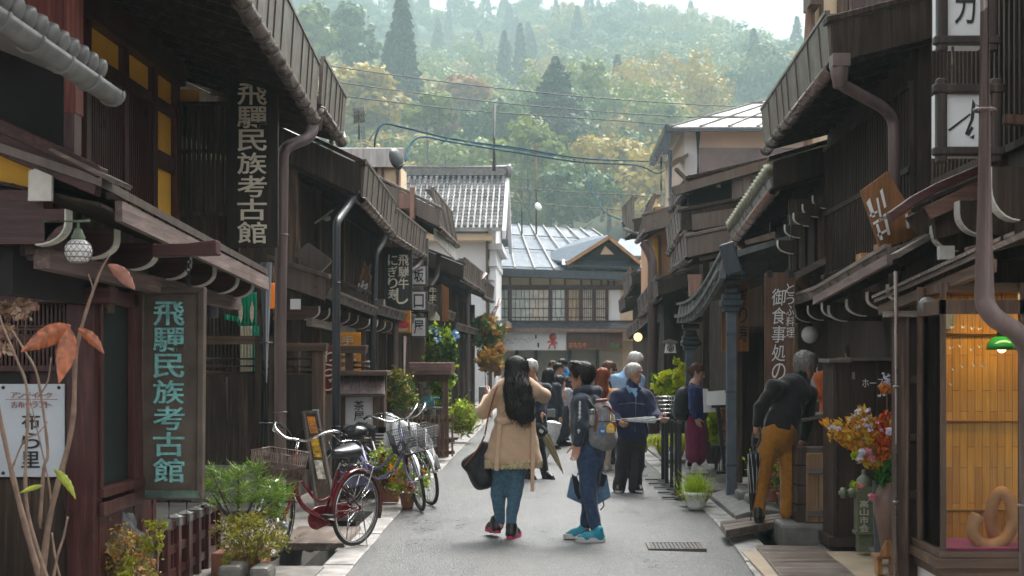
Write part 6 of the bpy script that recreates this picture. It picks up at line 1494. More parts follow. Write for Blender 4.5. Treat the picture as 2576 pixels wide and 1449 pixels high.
mb = MB(); curtain(mb, 605, 820, 635, 940, Y+0.2, 4); o = mb.build('cloth', 'creamcloth', s, solid=0.003)
mb = MB(); curtain(mb, 636, 820, 652, 940, Y+0.2, 2); o = mb.build('cloth', 'green', s, solid=0.003)
Y = 14.6; c = P(688, 744, Y)
s = thing('paper_lantern', 'ribbed orange paper lantern hanging beside the brown downpipe', 'lantern', P(688, 775, Y))
mb = MB(); pr = [(0.03, -0.13)]+[(0.075*math.sqrt(max(0.1, 1-(z/0.16)**2))*(1 if k % 2 else 0.93), z) for k, z in enumerate([-0.125+0.0125*i for i in range(21)])]+[(0.03, 0.13)]; mb.lathe(pr, c, 20); mb.build('shade', M_glow('orange_paper', (0.9, 0.22, 0.01), 0.08, (0.6, 0.16, 0.01)), s)
mb = MB(); mb.tube([c+Vector((0, 0, 0.12)), c+Vector((0, 0, 0.3))], 0.004, 5); mb.tube([c+Vector((0, 0, -0.13)), c+Vector((0, 0, -0.25))], 0.008, 6); mb.build('cord', 'orangewood', s)
# fence gate frames
def gate(label, u0, u1, vcap, pu, pv, panels, rails, Y):
	s = thing('gate_frame', label, 'gate', (XU((u0+u1)/2, Y), Y, 0))
	mb = MB(); mb.frpoly([(u0, vcap), (u1, vcap), (u1-3, vcap+20), (u0, vcap+20)], Y-0.05, 0.16); mb.build('cap', 'dwx', s, bev=0.005)
	for a, b in pu:
		mb = MB(); mb.fr(a, vcap+18, b, pv, Y, 0.12); mb.build('post', 'dwz', s, bev=0.006)
	for a, b, c_, d in panels:
		mb = MB(); mb.fr(a, b, c_, d, Y+0.04, 0.05); mb.build('panel', 'blk', s)
	for a, b, v in rails:
		mb = MB(); mb.tube([P(a, v, Y+0.05), P(b, v, Y+0.05)], 0.024, 8); mb.build('rail', 'dwx', s)
gate('dark gate panel with a flat cap behind the red bicycle basket', 705, 822, 863, [(784, 814), (700, 712)], 1190, [(712, 942, 784, 1180)], [(712, 784, 903), (712, 784, 922), (712, 784, 935)], 15.5)
gate('low dark gate post with a flat cap behind the charcoal pipe', 828, 922, 869, [(868, 887)], 1100, [], [(888, 930, 912), (888, 930, 924)], 16.6)
Y = 16.0
s = thing('cloth_banner', 'dark red cloth banner with white brush characters on a wooden pole', 'banner', P(818, 990, Y))
mb = MB(); curtain(mb, 786, 868, 848, 992, Y, 2, 0.015); mb.build('cloth', 'dkred', s, solid=0.003)
mb = MB(); text_v(mb, 'わらじ', 812, 876, 842, 985, Y-0.03, True, 0.004, 0.1); text_v(mb, '田舎', 788, 884, 806, 936, Y-0.03, True, 0.004, 0.08); mb.build('lettering', 'creamcloth', s)
mb = MB(); mb.tube([P(818, 985, Y), P(818, 1020, Y)], 0.015, 8); mb.build('pole', 'orangewood', s)
Y = 17.2
s = thing('cloth_banner', 'orange banner with pale marks between the charcoal pipes', 'banner', P(878, 935, Y))
mb = MB(); curtain(mb, 848, 836, 908, 940, Y, 1, 0.01); mb.build('cloth', 'orcloth', s, solid=0.003)
mb = MB(); text_v(mb, '手', 858, 845, 890, 868, Y-0.03, True, 0.004, 0.02)
for v in (888, 905, 925): mb.frpoly([(858, v), (872, v-6), (895, v-2), (896, v+5), (860, v+6)], Y-0.03, 0.004)
mb.build('pale_marks', 'creamcloth', s)
# lantern stand
Y = 16.5
s = thing('lantern_stand', 'dark wooden lantern stand with a white panel and a little board roof by the bicycles', 'lantern stand', (XU(905, Y), Y, 0))
mb = MB(); mb.prism([P(838, 992, Y-0.2), P(968, 992, Y-0.2), P(968, 938, Y+0.1), P(846, 938, Y+0.1)], (0, 0.02, -0.03)); mb.build('roof', 'greyx', s)
for i in range(6):
	u0 = 842+i*21; mb = MB(); e = 0.012*(i % 2); mb.prism([P(u0, 990, Y-0.215-e), P(u0+20, 990, Y-0.215-e), P(u0+19, 944, Y+0.05-e), P(u0+2, 944, Y+0.05-e)], (0, 0.015, 0)); mb.build('roof_board', M.get('rb') or M_wood('mauve_roof_board', (0.1, 0.07, 0.065), 'z', worn=0.3), s); M['rb'] = bpy.data.materials['mauve_roof_board']
mb = MB(); mb.fr(846, 933, 974, 945, Y-0.12, 0.4); mb.build('ridge', 'dwx', s, bev=0.005)
mb = MB(); mb.fr(856, 992, 868, 1090, Y, 0.2); mb.fr(938, 992, 966, 1090, Y, 0.2); mb.fr(856, 985, 966, 994, Y, 0.2); mb.fr(856, 1074, 966, 1090, Y, 0.2); mb.build('frame', 'dwz', s, bev=0.004)
mb = MB(); mb.fr(868, 994, 938, 1074, Y+0.03, 0.12); pn = mb.build('panel', 'signwhite', s)
mb = MB(); text_v(mb, '茶屋', 890, 1007, 916, 1060, Y+0.024, True, 0.004, 0.1); mb.build('lettering', 'ink', pn)
mb = MB(); mb.fr(850, 1145, 968, 1160, Y-0.05, 0.4); mb.fr(856, 1160, 962, 1284, Y, 0.3); mb.build('base', 'dwx', s, bev=0.006)
for k in range(6):
	mb = MB(); mb.fr(852, 1094+k*8.5, 964, 1098+k*8.5, Y+0.02, 0.1); mb.build('slat', 'dwx', s)
# A-frame menu
Y = 15.0
s = thing('menu_board', 'tilted menu board with orange food pictures behind the red bicycle', 'menu board', (XU(800, Y), Y, 0))
mb = MB(); mb.prism([P(766, 1040, Y+0.1), P(795, 1038, Y+0.1), P(835, 1275, Y-0.2), P(800, 1280, Y-0.2)], (0.0, 0.03, 0)); mb.build('board', 'dwz', s)
mb = MB(); mb.beam(P(764, 1040, Y+0.1), P(797, 1275, Y-0.2), 0.025, 0.05); mb.beam(P(797, 1038, Y+0.1), P(840, 1275, Y-0.2), 0.025, 0.05); mb.beam(P(760, 1038, Y+0.1), P(800, 1036, Y+0.1), 0.05, 0.03); mb.build('frame', 'greyz', s)
fm = [M_plain('food_picture_orange', (0.6, 0.2, 0.02), 0.4, 0.8, 18, bmp=0), M_plain('food_picture_amber', (0.65, 0.32, 0.02), 0.4, 0.8, 20, bmp=0), M_plain('food_picture_pale', (0.6, 0.55, 0.45), 0.4, 0.6, 22, bmp=0)]
for i, (v0_, v1_) in enumerate(((1048, 1090), (1100, 1150), (1158, 1205))):
	q = lambda u, v: P(u+(v-1040)*0.168, v, Y+0.1-(v-1040)*0.00127-0.012)
	mb = MB(); mb.prism([q(770, v0_), q(790, v0_), q(792, v1_), q(772, v1_)], (0, 0.006, 0)); mb.build('picture', fm[i], s)
mb = MB(); mb.fr(786, 1030, 802, 1056, Y+0.2, 0.01); one(mb, 'notice', M_plain('pale_blue_paper', (0.4, 0.58, 0.7), 0.6, 0.05, 3, bmp=0), 'pale blue notice sheet above the tilted menu board', 'notice', P(794, 1056, Y+0.2))
# tarpaulin over a motorbike
Y = 20.5; s0 = P(1015, 1180, Y)
mb = MB(); prof = [(945, 1030), (975, 1040), (1010, 1060), (1050, 1072), (1072, 1085), (1088, 1115), (1092, 1150), (1085, 1183)]
def tarp(a, b):
	k = a*(len(prof)-1); i = min(int(k), len(prof)-2); f_ = k-i; u = lerp(prof[i][0], prof[i+1][0], f_); v = lerp(prof[i][1], prof[i+1][1], f_)
	q = (b-0.5)*2; top = P(u, v, Y); z = top.z*(1-abs(q)**2.4)+0.02; fold = 0.05*math.sin(a*21+q*2)*abs(q)+0.02*math.sin(a*47)
	return (top.x+0.05*math.sin(a*17)*abs(q)+fold*0.3, Y+0.38*q*(0.7+0.3*abs(q))+fold, z+0.015*math.sin(a*33+q*9))
mb.grid(tarp, 60, 24); one(mb, 'tarpaulin', M_cloth('silver_tarpaulin', (0.42, 0.43, 0.44), 0.4, 0.5, 0.12), 'silver grey tarpaulin draped over a motorbike behind the bicycles', 'tarpaulin', (s0.x, Y, 0), solid=0.006)
# glass display case with a doll
Y = 23.2
s = thing('display_case', 'tall wooden street display case with a reddish board roof and a doll inside', 'display case', (XU(1083, Y), Y, 0))
mb = MB(); mb.prism([P(1027, 912, Y-0.25), P(1138, 912, Y-0.25), P(1134, 944, Y-0.35), P(1032, 946, Y-0.35)], (0, 0.6, 0)); r_ = mb.build('roof', M_wood('red_brown_shingle', (0.13, 0.055, 0.045), 'x', worn=0.5), s, bev=0.01)
mb = MB()
for k in range(4): mb.fr(1030, 916+k*8, 1136, 918+k*8, Y-0.37+0.0*k, 0.03)
mb.build('roof_lines', 'metal', r_)
for u in (1046, 1120):
	mb = MB(); mb.fr(u-7, 944, u+7, 1150, Y, 0.1); mb.build('post', 'signwood', s)
mb = MB(); mb.fr(1050, 944, 1118, 960, Y, 0.3); mb.build('lintel', 'signwood', s); mb = MB(); mb.fr(1050, 1058, 1118, 1148, Y+0.03, 0.3); mb.build('base', 'signwood', s)
mb = MB(); mb.fr(1052, 958, 1116, 1060, Y+0.02, 0.01); mb.build('pane', 'glass', s)
mb = MB(); mb.fr(1050, 1025, 1118, 1030, Y+0.05, 0.25); mb.build('shelf', 'stone', s)
d = P(1075, 1000, Y+0.15)
t = thing('doll', 'small doll in a pale blue top sitting inside the display case', 'doll', P(1075, 1022, Y+0.15))
mb = MB(); mb.lathe([(0.02, -0.14), (0.13, -0.13), (0.12, -0.05), (0.07, 0.02), (0.03, 0.04)], d, 14); mb.tube([d, d+Vector((0.1, -0.02, -0.03)), d+Vector((0.2, -0.03, 0.0))], [0.04, 0.03, 0.02], 8); mb.build('clothes', M_cloth('pale_blue_cloth', (0.2, 0.45, 0.5)), t)
mb = MB(); mb.ball(d+Vector((0, 0, 0.09)), 0.06, 14); mb.build('head', M_plain('doll_skin', (0.6, 0.42, 0.3), 0.5, 0.1), t)
mb = MB(); mb.ball(d+Vector((-0.01, 0.01, 0.115)), 0.068, 14, 0.7); mb.build('hat', 'creamcloth', t)
# slatted fence round it
s = thing('slat_fence', 'brown upright slat fence at the foot of the display case', 'fence', (XU(1110, 23), 23, 0))
for k in range(9):
	u = 1048+k*11.2; mb = MB(); yy = 22.9-0.05*k; mb.fr(u-2.4, 1046-0.3*k, u+2.4, 1156-1.0*k, yy, 0.05); mb.build('slat', 'signwood', s)
for v in (1060, 1112, 1142):
	mb = MB(); mb.beam(P(1044, v, 22.98), P(1142, v-4, 22.55), 0.04, 0.06); mb.build('rail', 'signwood', s)
# potted flowers on the left
M['lf_coleus'] = M_leaf('coleus_leaves', [(0.15, 0.02, 0.03), (0.25, 0.03, 0.03), (0.3, 0.22, 0.03), (0.1, 0.02, 0.02)]); M['lf_lime'] = M_leaf('lime_leaves', [(0.34, 0.5, 0.02), (0.5, 0.6, 0.03), (0.24, 0.38, 0.02)], trans=0.35); M['fl_red'] = M_leaf('red_petals', [(0.6, 0.03, 0.02), (0.7, 0.1, 0.04), (0.6, 0.05, 0.12)]); M['fl_pink'] = M_leaf('pink_petals', [(0.7, 0.25, 0.3), (0.7, 0.12, 0.2), (0.75, 0.4, 0.4)]); M['fl_or'] = M_leaf('orange_petals', [(0.75, 0.2, 0.02), (0.75, 0.35, 0.03)]); M['fl_blue'] = M_leaf('blue_petals', [(0.2, 0.38, 0.6), (0.32, 0.5, 0.68)]); M['fl_white'] = M_leaf('white_petals', [(0.75, 0.72, 0.75), (0.6, 0.58, 0.72)])
def potted(label, u, vb, Y, wpot, hpot, leafs, wl, hl, n, size, seed, potmat='terracotta', asp=0.6, name='potted_flowers', cat='potted plant', z0=0.0, square=False, group=None, grassy=False):
	c = P(u, vb, Y); k = Y/F; base = (c.x, Y, c.z)
	t = thing(name, label, cat, base, group=group); mb = MB(); hp = hpot*k; r_ = wpot*k/2
	if square: mb.loft([(c.x-r_*0.9, Y-r_*0.6, c.z), (c.x+r_*0.9, Y-r_*0.6, c.z), (c.x+r_*0.9, Y+r_*0.6, c.z), (c.x-r_*0.9, Y+r_*0.6, c.z)], [(c.x-r_, Y-r_*0.7, c.z+hp), (c.x+r_, Y-r_*0.7, c.z+hp), (c.x+r_, Y+r_*0.7, c.z+hp), (c.x-r_, Y+r_*0.7, c.z+hp)])
	else: mb.lathe([(0.01, 0), (r_*0.62, 0), (r_*0.72, hp*0.2), (r_*0.92, hp*0.8), (r_, hp*0.84), (r_, hp), (r_*0.88, hp), (r_*0.85, hp*0.9), (0.01, hp*0.88)], c, 24)
	mb.build('pot', potmat, t)
	g = np.random.default_rng(seed); ps = []
	for i, lf in enumerate(leafs):
		f_ = lf.startswith('fl'); nn = int(n*(0.22 if f_ else 1.0)/max(1, sum(1 for q in leafs if not q.startswith('fl')))); cc = (c.x, Y, c.z+hp+hl*k*0.45+(hl*k*0.08 if f_ else 0))
		if grassy: ps.append((*needles((c.x, Y, c.z+hp*0.9), r_*1.9, nn, hl*k*0.7, g, 2.4), i))
		else: ps.append((*leaf_cloud(nn, cc, (wl*k/2, wl*k/2.4, hl*k/2), size*(0.8 if f_ else 1), 12 if f_ else 30, 0.1 if f_ else 0.16, 0.9 if f_ else asp, rs=g, shell=0.75 if f_ else 0.35), i))
	V, Q, mi = join(ps); npmesh('foliage', V, Q, [M[l] for l in leafs], mi, t); return t
potted('dark leaved coleus in a long planter behind the purple bicycle wheel', 975, 1262, 15.9, 62, 30, ['lf_coleus', 'lf_lime'], 70, 120, 900, 0.05, 31, square=True)
potted('pink and orange flowers in a terracotta pot by the purple bicycle', 1025, 1280, 15.5, 42, 38, ['lf_lime', 'fl_pink', 'fl_or'], 100, 90, 1000, 0.04, 32)
potted('pink flowers beside the grey tarpaulin in a low pot', 1065, 1225, 17.0, 30, 22, ['lf_mid', 'fl_pink', 'fl_red'], 55, 70, 700, 0.04, 33)
potted('yellow-green leafy plant in a pot between the bicycles and the tarpaulin', 1000, 1235, 17.0, 30, 20, ['lf_lime'], 60, 60, 450, 0.05, 34)
potted('yellow flowers behind the bicycle basket', 955, 1225, 16.6, 30, 20, ['lf_lime', 'fl_or'], 50, 80, 400, 0.045, 35)
bush('maple_shrub', 'feathery green maple shrub beside the display case', 1012, 985, 22.0, 75, 110, ['lf_mid', 'lf_olive'], 1500, 0.07, 24, 0.35, seed=41, spread=0.14)
s = bush('climbing_vine', 'bright green climbing vine with blue morning glories over the display case', 1112, 915, 25.5, 72, 210, ['lf_mid', 'lf_lime'], 2400, 0.11, 40, 0.8, seed=42, cat='vine')
V, Q, mi = join([leaf_cloud(14, P(u, v, 25.1), (0.1, 0.1, 0.1), 0.06, 4, 0.3, 0.9, rs=nrg) for u, v in ((1105, 855), (1085, 838), (1140, 842), (1150, 850))]); npmesh('blossoms', V, Q, [M['fl_blue']], None, s)
bush('fern_bush', 'yellow-green fern bush at the foot of the far left downpipe', 1165, 1052, 27.5, 85, 80, ['lf_lime', 'lf_olive'], 1300, 0.12, 40, 0.25, seed=43, spread=0.2, stems_=0)
M['lf_aut'] = M_leaf('autumn_leaves', [(0.45, 0.2, 0.02), (0.5, 0.33, 0.03), (0.28, 0.26, 0.03), (0.4, 0.1, 0.03)])
bush('autumn_tree', 'small tree with orange and yellow leaves, the upper cluster before the white storehouse', 1228, 840, 40.0, 90, 85, ['lf_aut', 'lf_mid'], 1500, 0.17, 26, 0.6, seed=44, cat='tree')
bush('autumn_tree', 'small orange leaved cluster hanging low beside the far left shop', 1235, 905, 39.0, 75, 70, ['lf_aut'], 1000, 0.16, 22, 0.6, seed=45, cat='tree')
mb = MB(); mb.fr(1204, 972, 1220, 1020, 32, 0.3); one(mb, 'stone_post', 'stone', 'short pale stone post beside the far left shop', 'stone post', P(1212, 1020, 32), bev=0.03)
# hanging signs further up the left side
Y = 22.0
s = thing('hanging_sign', 'black hanging board with cream characters in two columns beside the brown pipe', 'sign', P(1000, 778, Y))
mb = MB(); mb.fr(963, 622, 1037, 779, Y, 0.06); mb.build('board', M_wood('charcoal_signboard', (0.03, 0.027, 0.025), 'z', worn=0.2), s, bev=0.006)
mb = MB(); text_v(mb, '飛騨牛', 1002, 640, 1028, 728, Y-0.005, True, 0.01, 0.06); text_v(mb, 'にぎり寿', 976, 640, 1000, 755, Y-0.005, True, 0.01, 0.06); put_glyph(mb, 'し', P(1012, 745, Y-0.005), Vector((1, 0, 0)), Vector((0, 0, 1)), 30/F*Y, 40/F*Y, 0.01); mb.build('lettering', 'cream_letter', s)
Y = 24.3
for i, (v0_, v1_, ch) in enumerate(((603, 653, '食'), (667, 718, '坂'), (731, 782, '口'), (797, 848, '屋'))):
	s = thing('sign_box', 'white box sign with the character for '+['food, topmost of the stack', 'slope, second of the stack', 'mouth, third of the stack', 'shop, lowest of the stack'][i], 'sign', P(1053, v1_, Y), group='stacked white box signs on the left')
	mb = MB(); mb.fr(1033, v0_, 1073, v1_, Y, 0.3); mb.build('box', 'iron', s, bev=0.01)
	mb = MB(); mb.fr(1036, v0_+3, 1070, v1_-3, Y-0.012, 0.02); p_ = mb.build('panel', 'signwhite', s)
	mb = MB(); text_v(mb, ch, 1041, v0_+9, 1066, v1_-8, Y-0.016, True, 0.006, 0.0); mb.build('lettering', 'ink', p_)
mb = MB(); mb.tube([P(1075, 600, Y+0.2), P(1075, 860, Y+0.2)], 0.025, 8); one(mb, 'sign_pole', 'iron', 'thin black pole carrying the stack of white box signs', 'pole', P(1075, 860, Y+0.2))
Y = 23.0
s = thing('hanging_sign', 'small orange sign with a red and white meat picture under the black board', 'sign', P(1000, 836, Y)); mb = MB(); mb.fr(964, 781, 1033, 837, Y, 0.04); mb.build('board', 'orcloth', s);
mb = MB(); mb.frpoly([(995, 812), (1004, 800), (1022, 806), (1030, 818), (1018, 828), (1000, 822)], Y-0.012, 0.012); mb.build('picture', 'fl_red' if False else M_plain('red_meat_paint', (0.6, 0.06, 0.08), 0.5, 0.5, 8, bmp=0), s)
mb = MB(); mb.frpoly([(990, 825), (1005, 826), (1026, 826), (1020, 833), (1000, 833)], Y-0.012, 0.012); mb.build('picture_plate', 'creamcloth', s)
Y = 26.5
s = thing('hanging_sign', 'dark sign with a cream steamed bun and characters beyond the white box signs', 'sign', P(1090, 805, Y)); mb = MB(); mb.fr(1074, 718, 1112, 808, Y, 0.05); mb.build('board', 'blk', s)
mb = MB(); text_v(mb, '牛まん', 1080, 722, 1098, 776, Y-0.01, True, 0.01, 0.05); mb.frpoly([(1074, 795), (1080, 784), (1088, 780), (1098, 784), (1106, 796), (1106, 806), (1078, 806)], Y-0.012, 0.012); mb.build('lettering', 'cream_letter', s)
for k in range(5):
	mb = MB(); mb.fr(1109+k*4, 715+2*k, 1112+k*4, 808, 27.0, 0.04); one(mb, 'wooden_tag', 'orangewood', 'one of the narrow orange wooden tags hanging beyond the steamed bun sign', 'tag', P(1110+k*4, 808, 27), 'orange wooden tags')
Y = 19.6   # jagged signboard on the third pent roof
s = thing('jagged_signboard', 'jagged brown wooden signboard with white brush marks standing on a left pent roof', 'sign', P(905, 755, Y))
mb = MB(); mb.frpoly([(886, 753), (905, 700), (915, 655), (920, 672), (932, 662), (928, 690), (934, 694), (922, 757)], Y, 0.06); mb.build('board', 'signwood', s, bev=0.006)
mb = MB(); mb.frpoly([(905, 702), (912, 672), (917, 678), (908, 712)], Y-0.006, 0.006); mb.build('orange_stain', 'orangewood', s)
mb = MB()
for q in ([(892, 742), (903, 712), (906, 712), (895, 744)], [(903, 748), (912, 705), (916, 706), (907, 750)], [(914, 752), (922, 712), (926, 713), (918, 753)], [(898, 732), (920, 722), (921, 726), (899, 736)], [(906, 718), (924, 714), (924, 718), (907, 722)]): mb.frpoly(q, Y-0.01, 0.008)
mb.build('white_strokes', 'white', s)
mb = MB(); mb.fr(880, 752, 965, 768, Y+0.02, 0.2); mb.build('stand', 'greyx', s)
# bird-like street lamp under the second eave
s = thing('wall_lamp', 'slim pale wing shaped lamp under the second left eave', 'lamp', P(815, 545, 17.0)); mb = MB(); mb.beam(P(792, 562, 17), P(838, 528, 17), 0.03, 0.02); mb.ball(P(822, 549, 16.95), 0.05, 12, 0.7); mb.build('fitting', 'bone', s)
# square notices
mb = MB(); mb.fr(730, 752, 756, 778, 15.6, 0.02); one(mb, 'notice', 'signwhite', 'blank white square notice on the second left pent roof beam', 'notice', P(743, 778, 15.6))
def cable(label, pts, r, mat, name='overhead_wire', group='overhead wires'):
	mb = MB(); mb.tube(smooth_path(pts, 8), r, 5); return one(mb, name, mat, label, 'wire', pts[0], group)
cable('thin black overhead wire, topmost of the three across the hillside', [P(790, 160, 60), P(1150, 210, 66), P(1500, 246, 70), P(1850, 268, 74), P(2150, 272, 78)], 0.028, 'wire')
cable('thin black overhead wire, middle one of the three across the hillside', [P(790, 198, 60), P(1150, 247, 66), P(1500, 280, 70), P(1850, 300, 74), P(2150, 305, 78)], 0.028, 'wire')
cable('thin black overhead wire, lowest of the three across the hillside', [P(790, 232, 60), P(1150, 275, 66), P(1500, 300, 70), P(1850, 325, 74), P(2150, 335, 78)], 0.028, 'wire')
cable('upper teal cable bundle sweeping from the left roofs to the cream house', [P(942, 372, 38), P(946, 340, 38), P(965, 312, 38.5), P(1020, 322, 40), P(1150, 352, 44), P(1300, 372, 48), P(1460, 398, 52), P(1600, 405, 56), P(1690, 408, 58)], 0.028, 'bluecable', group='teal cables')
cable('lower teal cable bundle looping beside the satellite dish', [P(1020, 405, 36), P(1028, 372, 37), P(1060, 345, 38), P(1140, 358, 42), P(1300, 384, 48), P(1460, 408, 52), P(1600, 416, 55), P(1650, 436, 55.5), P(1672, 428, 56)], 0.028, 'bluecable', group='teal cables')
cable('thin loop of teal cable hanging below the main bundle', [P(1110, 362, 40), P(1135, 348, 40.5), P(1200, 362, 43), P(1300, 376, 46), P(1450, 402, 50)], 0.015, 'bluecable', group='teal cables')
cable('slack dark wire dropping from the cables to the far right eave', [P(1468, 402, 52), P(1485, 470, 50), P(1520, 530, 46), P(1560, 552, 42)], 0.02, 'bluecable', group='teal cables')
for i, (v, dv) in enumerate(((470, 12), (505, 14))): cable(['faint wire low across the trees, the upper one', 'faint wire low across the trees, the lower one'][i], [P(1270, v, 75), P(1420, v+dv, 78), P(1640, v+dv*2, 80)], 0.025, 'wire')
mb = MB(); mb.tube([P(1243, 430, 53), P(1243, 262, 53)], 0.08, 8); one(mb, 'metal_mast', 'zinc', 'plain grey metal mast standing on the tiled storehouse ridge', 'mast', P(1243, 430, 53))
def antenna(label, u, vt, vb, Y, dish=False, mat='copper'):
	s = thing('antenna', label, 'antenna', P(u, vb, Y)); mb = MB(); mb.tube([P(u, vb, Y), P(u, vt, Y)], 0.0007*Y, 6); mb.build('mast', mat, s)
	mb = MB(); k = Y/F
	for j in range(2):
		v = vt+8+j*16; a = P(u-12, v, Y); b = P(u+12, v-3, Y); mb.tube([a, b], 0.012, 5)
		for i in range(6): c = a.lerp(b, i/5); mb.tube([c+Vector((0, -0.25, 0.06)), c+Vector((0, 0.25, -0.06))], 0.01, 4); mb.tube([c+Vector((0, 0, -0.12)), c+Vector((0, 0, 0.12))], 0.01, 4)
	mb.build('elements', 'zinc', s)
	if dish:
		mb = MB(); mb.lathe([(0.01, 0.06), (0.12, 0.045), (0.2, 0.0), (0.2, 0.01), (0.12, 0.055), (0.01, 0.07)], P(u+5, 520, Y-0.1), 18, axis=(0.6, -0.7, 0.3)); mb.build('dish', 'signwhite', s)
antenna('rusty television aerial with a small white dish above the far blue roof', 1349, 360, 590, 66, True)
antenna('small grey television aerial low above the far blue roof', 1313, 472, 590, 66, mat='zinc')
antenna('pale television aerial above the second left house against the golden tree', 903, 275, 350, 33, mat='zinc')
antenna('thin grey aerial pole behind the far right eave', 1663, 395, 480, 48, mat='zinc')
s = thing('satellite_dish', 'dark satellite dish on the small rooftop room', 'dish', P(998, 420, 29)); mb = MB(); mb.lathe([(0.01, 0.06), (0.16, 0.045), (0.23, 0.0), (0.23, 0.012), (0.16, 0.06), (0.01, 0.075)], P(996, 400, 29), 20, axis=(0.85, -0.5, 0.2), sx=1.0); mb.build('dish', 'iron', s); mb = MB(); mb.tube([P(996, 402, 29), P(998, 440, 29.2)], 0.02, 6); mb.tube([P(990, 425, 29), P(1018, 412, 28.8)], 0.015, 6); mb.build('arm', 'zinc', s)
Y = 8.7
for i, (u0, v0_, u1, v1_, ch) in enumerate(((2352, -150, 2520, 128, '力'), (2350, 195, 2530, 408, '名'))):
	s = thing('box_lantern', ['square framed white lantern cut off by the top of the picture at upper right', 'square framed white lantern with a brush stroke, hung below another lantern'][i], 'lantern', P((u0+u1)/2, v1_, Y), group='framed street lanterns')
	fw = 26
	mb = MB(); mb.fr(u0+fw, v0_+fw, u1-fw, v1_-fw, Y+0.04, 0.3); pn = mb.build('panel', 'signwhite', s)
	mb = MB(); mb.fr(u0+8, v0_, u0+34, v1_, Y, 0.07); mb.fr(u1-34, v0_, u1-8, v1_, Y, 0.07); mb.fr(u0, v0_+14, u1, v0_+38, Y-0.01, 0.07); mb.fr(u0, v1_-40, u1, v1_-18, Y-0.01, 0.07)
	mb.fr(u0+8, v0_, u0+34, v1_, Y+0.3, 0.07); mb.fr(u1-34, v0_, u1-8, v1_, Y+0.3, 0.07); mb.build('frame', M.get('lfr') or M_wood('brown_lantern_frame', (0.03, 0.018, 0.013), 'z', light=(0.1, 0.07, 0.055), worn=0.4), s, bev=0.012); M['lfr'] = bpy.data.materials['brown_lantern_frame']
	mb = MB()
	if i == 0: put_glyph(mb, ch, P(2428, 20, Y+0.034), Vector((1, 0, 0)), Vector((0, 0, 1)), 52/F*Y, 80/F*Y, 0.006)
	else:
		for q in ([(2385, 326), (2440, 285), (2443, 288), (2390, 330)], [(2447, 250), (2454, 262), (2450, 300), (2432, 338), (2428, 336), (2442, 300)], [(2430, 338), (2444, 318), (2450, 322), (2438, 342)], [(2498, 280), (2506, 292), (2500, 300), (2492, 294)], [(2455, 262), (2490, 282), (2494, 290), (2488, 292)], [(2440, 345), (2452, 338), (2450, 350)]): mb.frpoly(q, Y+0.034, 0.006)
	mb.build('lettering', 'ink', pn)
mb = MB(); mb.tube([P(2396, 118, Y+0.1), P(2396, 210, Y+0.1)], 0.01, 8); one(mb, 'hanger_rod', 'zinc', 'grey rod joining the two framed lanterns at upper right', 'rod', P(2396, 210, Y+0.1))
mb = MB(); mb.beam(P(2525, 300, Y+0.15), (3.2, Y+0.15, ZV(300, Y)), 0.06, 0.06); one(mb, 'lantern_bracket', 'signwood', 'brown timber arm holding the lower framed lantern to the wall', 'bracket', P(2530, 300, Y+0.15))
# tilted orange-brown signboard on the pent roof
Y = 11.35
s = thing('tilted_signboard', 'tilted varnished orange-brown signboard with white brush strokes on the right pent roof', 'sign', P(2230, 625, Y))
mb = MB(); mb.frpoly([(2165, 480), (2233, 430), (2330, 590), (2215, 625)], Y, 0.05); mb.build('board', M_wood('brown_tilted_board', (0.24, 0.1, 0.032), 'z', light=(0.36, 0.17, 0.06), worn=0.2), s, bev=0.005)
for q in ([(2180, 510), (2188, 498), (2202, 545), (2196, 548)], [(2188, 540), (2206, 530), (2208, 534), (2190, 546)], [(2205, 500), (2209, 496), (2218, 545), (2213, 545)], [(2196, 560), (2216, 548), (2218, 554), (2198, 566)], [(2204, 565), (2209, 562), (2222, 602), (2215, 604)], [(2214, 480), (2220, 474), (2230, 520), (2225, 524)], [(2222, 540), (2228, 536), (2240, 590), (2234, 592)], [(2208, 588), (2232, 575), (2234, 580), (2210, 596)], [(2278, 540), (2283, 536), (2288, 575), (2282, 575)]):
	mb = MB(); mb.frpoly(q, Y-0.01, 0.012); mb.build('brush_stroke', 'white', s)
mb = MB(); mb.fr(2166, 636, 2214, 672, Y+0.1, 0.2); mb.build('foot_block', 'tanx', s, bev=0.004); mb = MB(); mb.fr(2211, 612, 2262, 658, Y+0.05, 0.2); mb.build('foot_block', 'tanwood', s, bev=0.004); mb = MB(); mb.fr(2190, 655, 2210, 678, Y+0.02, 0.08); mb.build('foot_block', 'greyx', s)
# tofu restaurant board
Y = 14.9
s = thing('hanging_sign', 'tall brown restaurant board with white brush characters on two rods behind the bending man', 'sign', P(1962, 960, Y))
mb = MB(); mb.fr(1924, 686, 2001, 985, Y, 0.04); mb.build('board', 'signwood', s, bev=0.005)
mb = MB(); text_v(mb, '御食事処の', 1942, 724, 1976, 958, Y-0.006, False, 0.006, 0.1, skew=0.08); text_v(mb, 'とうふ料理', 1978, 712, 1998, 850, Y-0.006, False, 0.006, 0.1, skew=0.05); mb.build('lettering', 'white', s, bev=0.0)
for u in (1937, 1990):
	mb = MB(); mb.fr(u-7, 680, u+7, 698, Y-0.012, 0.06); mb.tube([P(u, 685, Y+0.02), P(u, 560, Y+0.02)], 0.008, 6); mb.build('hanger', 'iron', s)
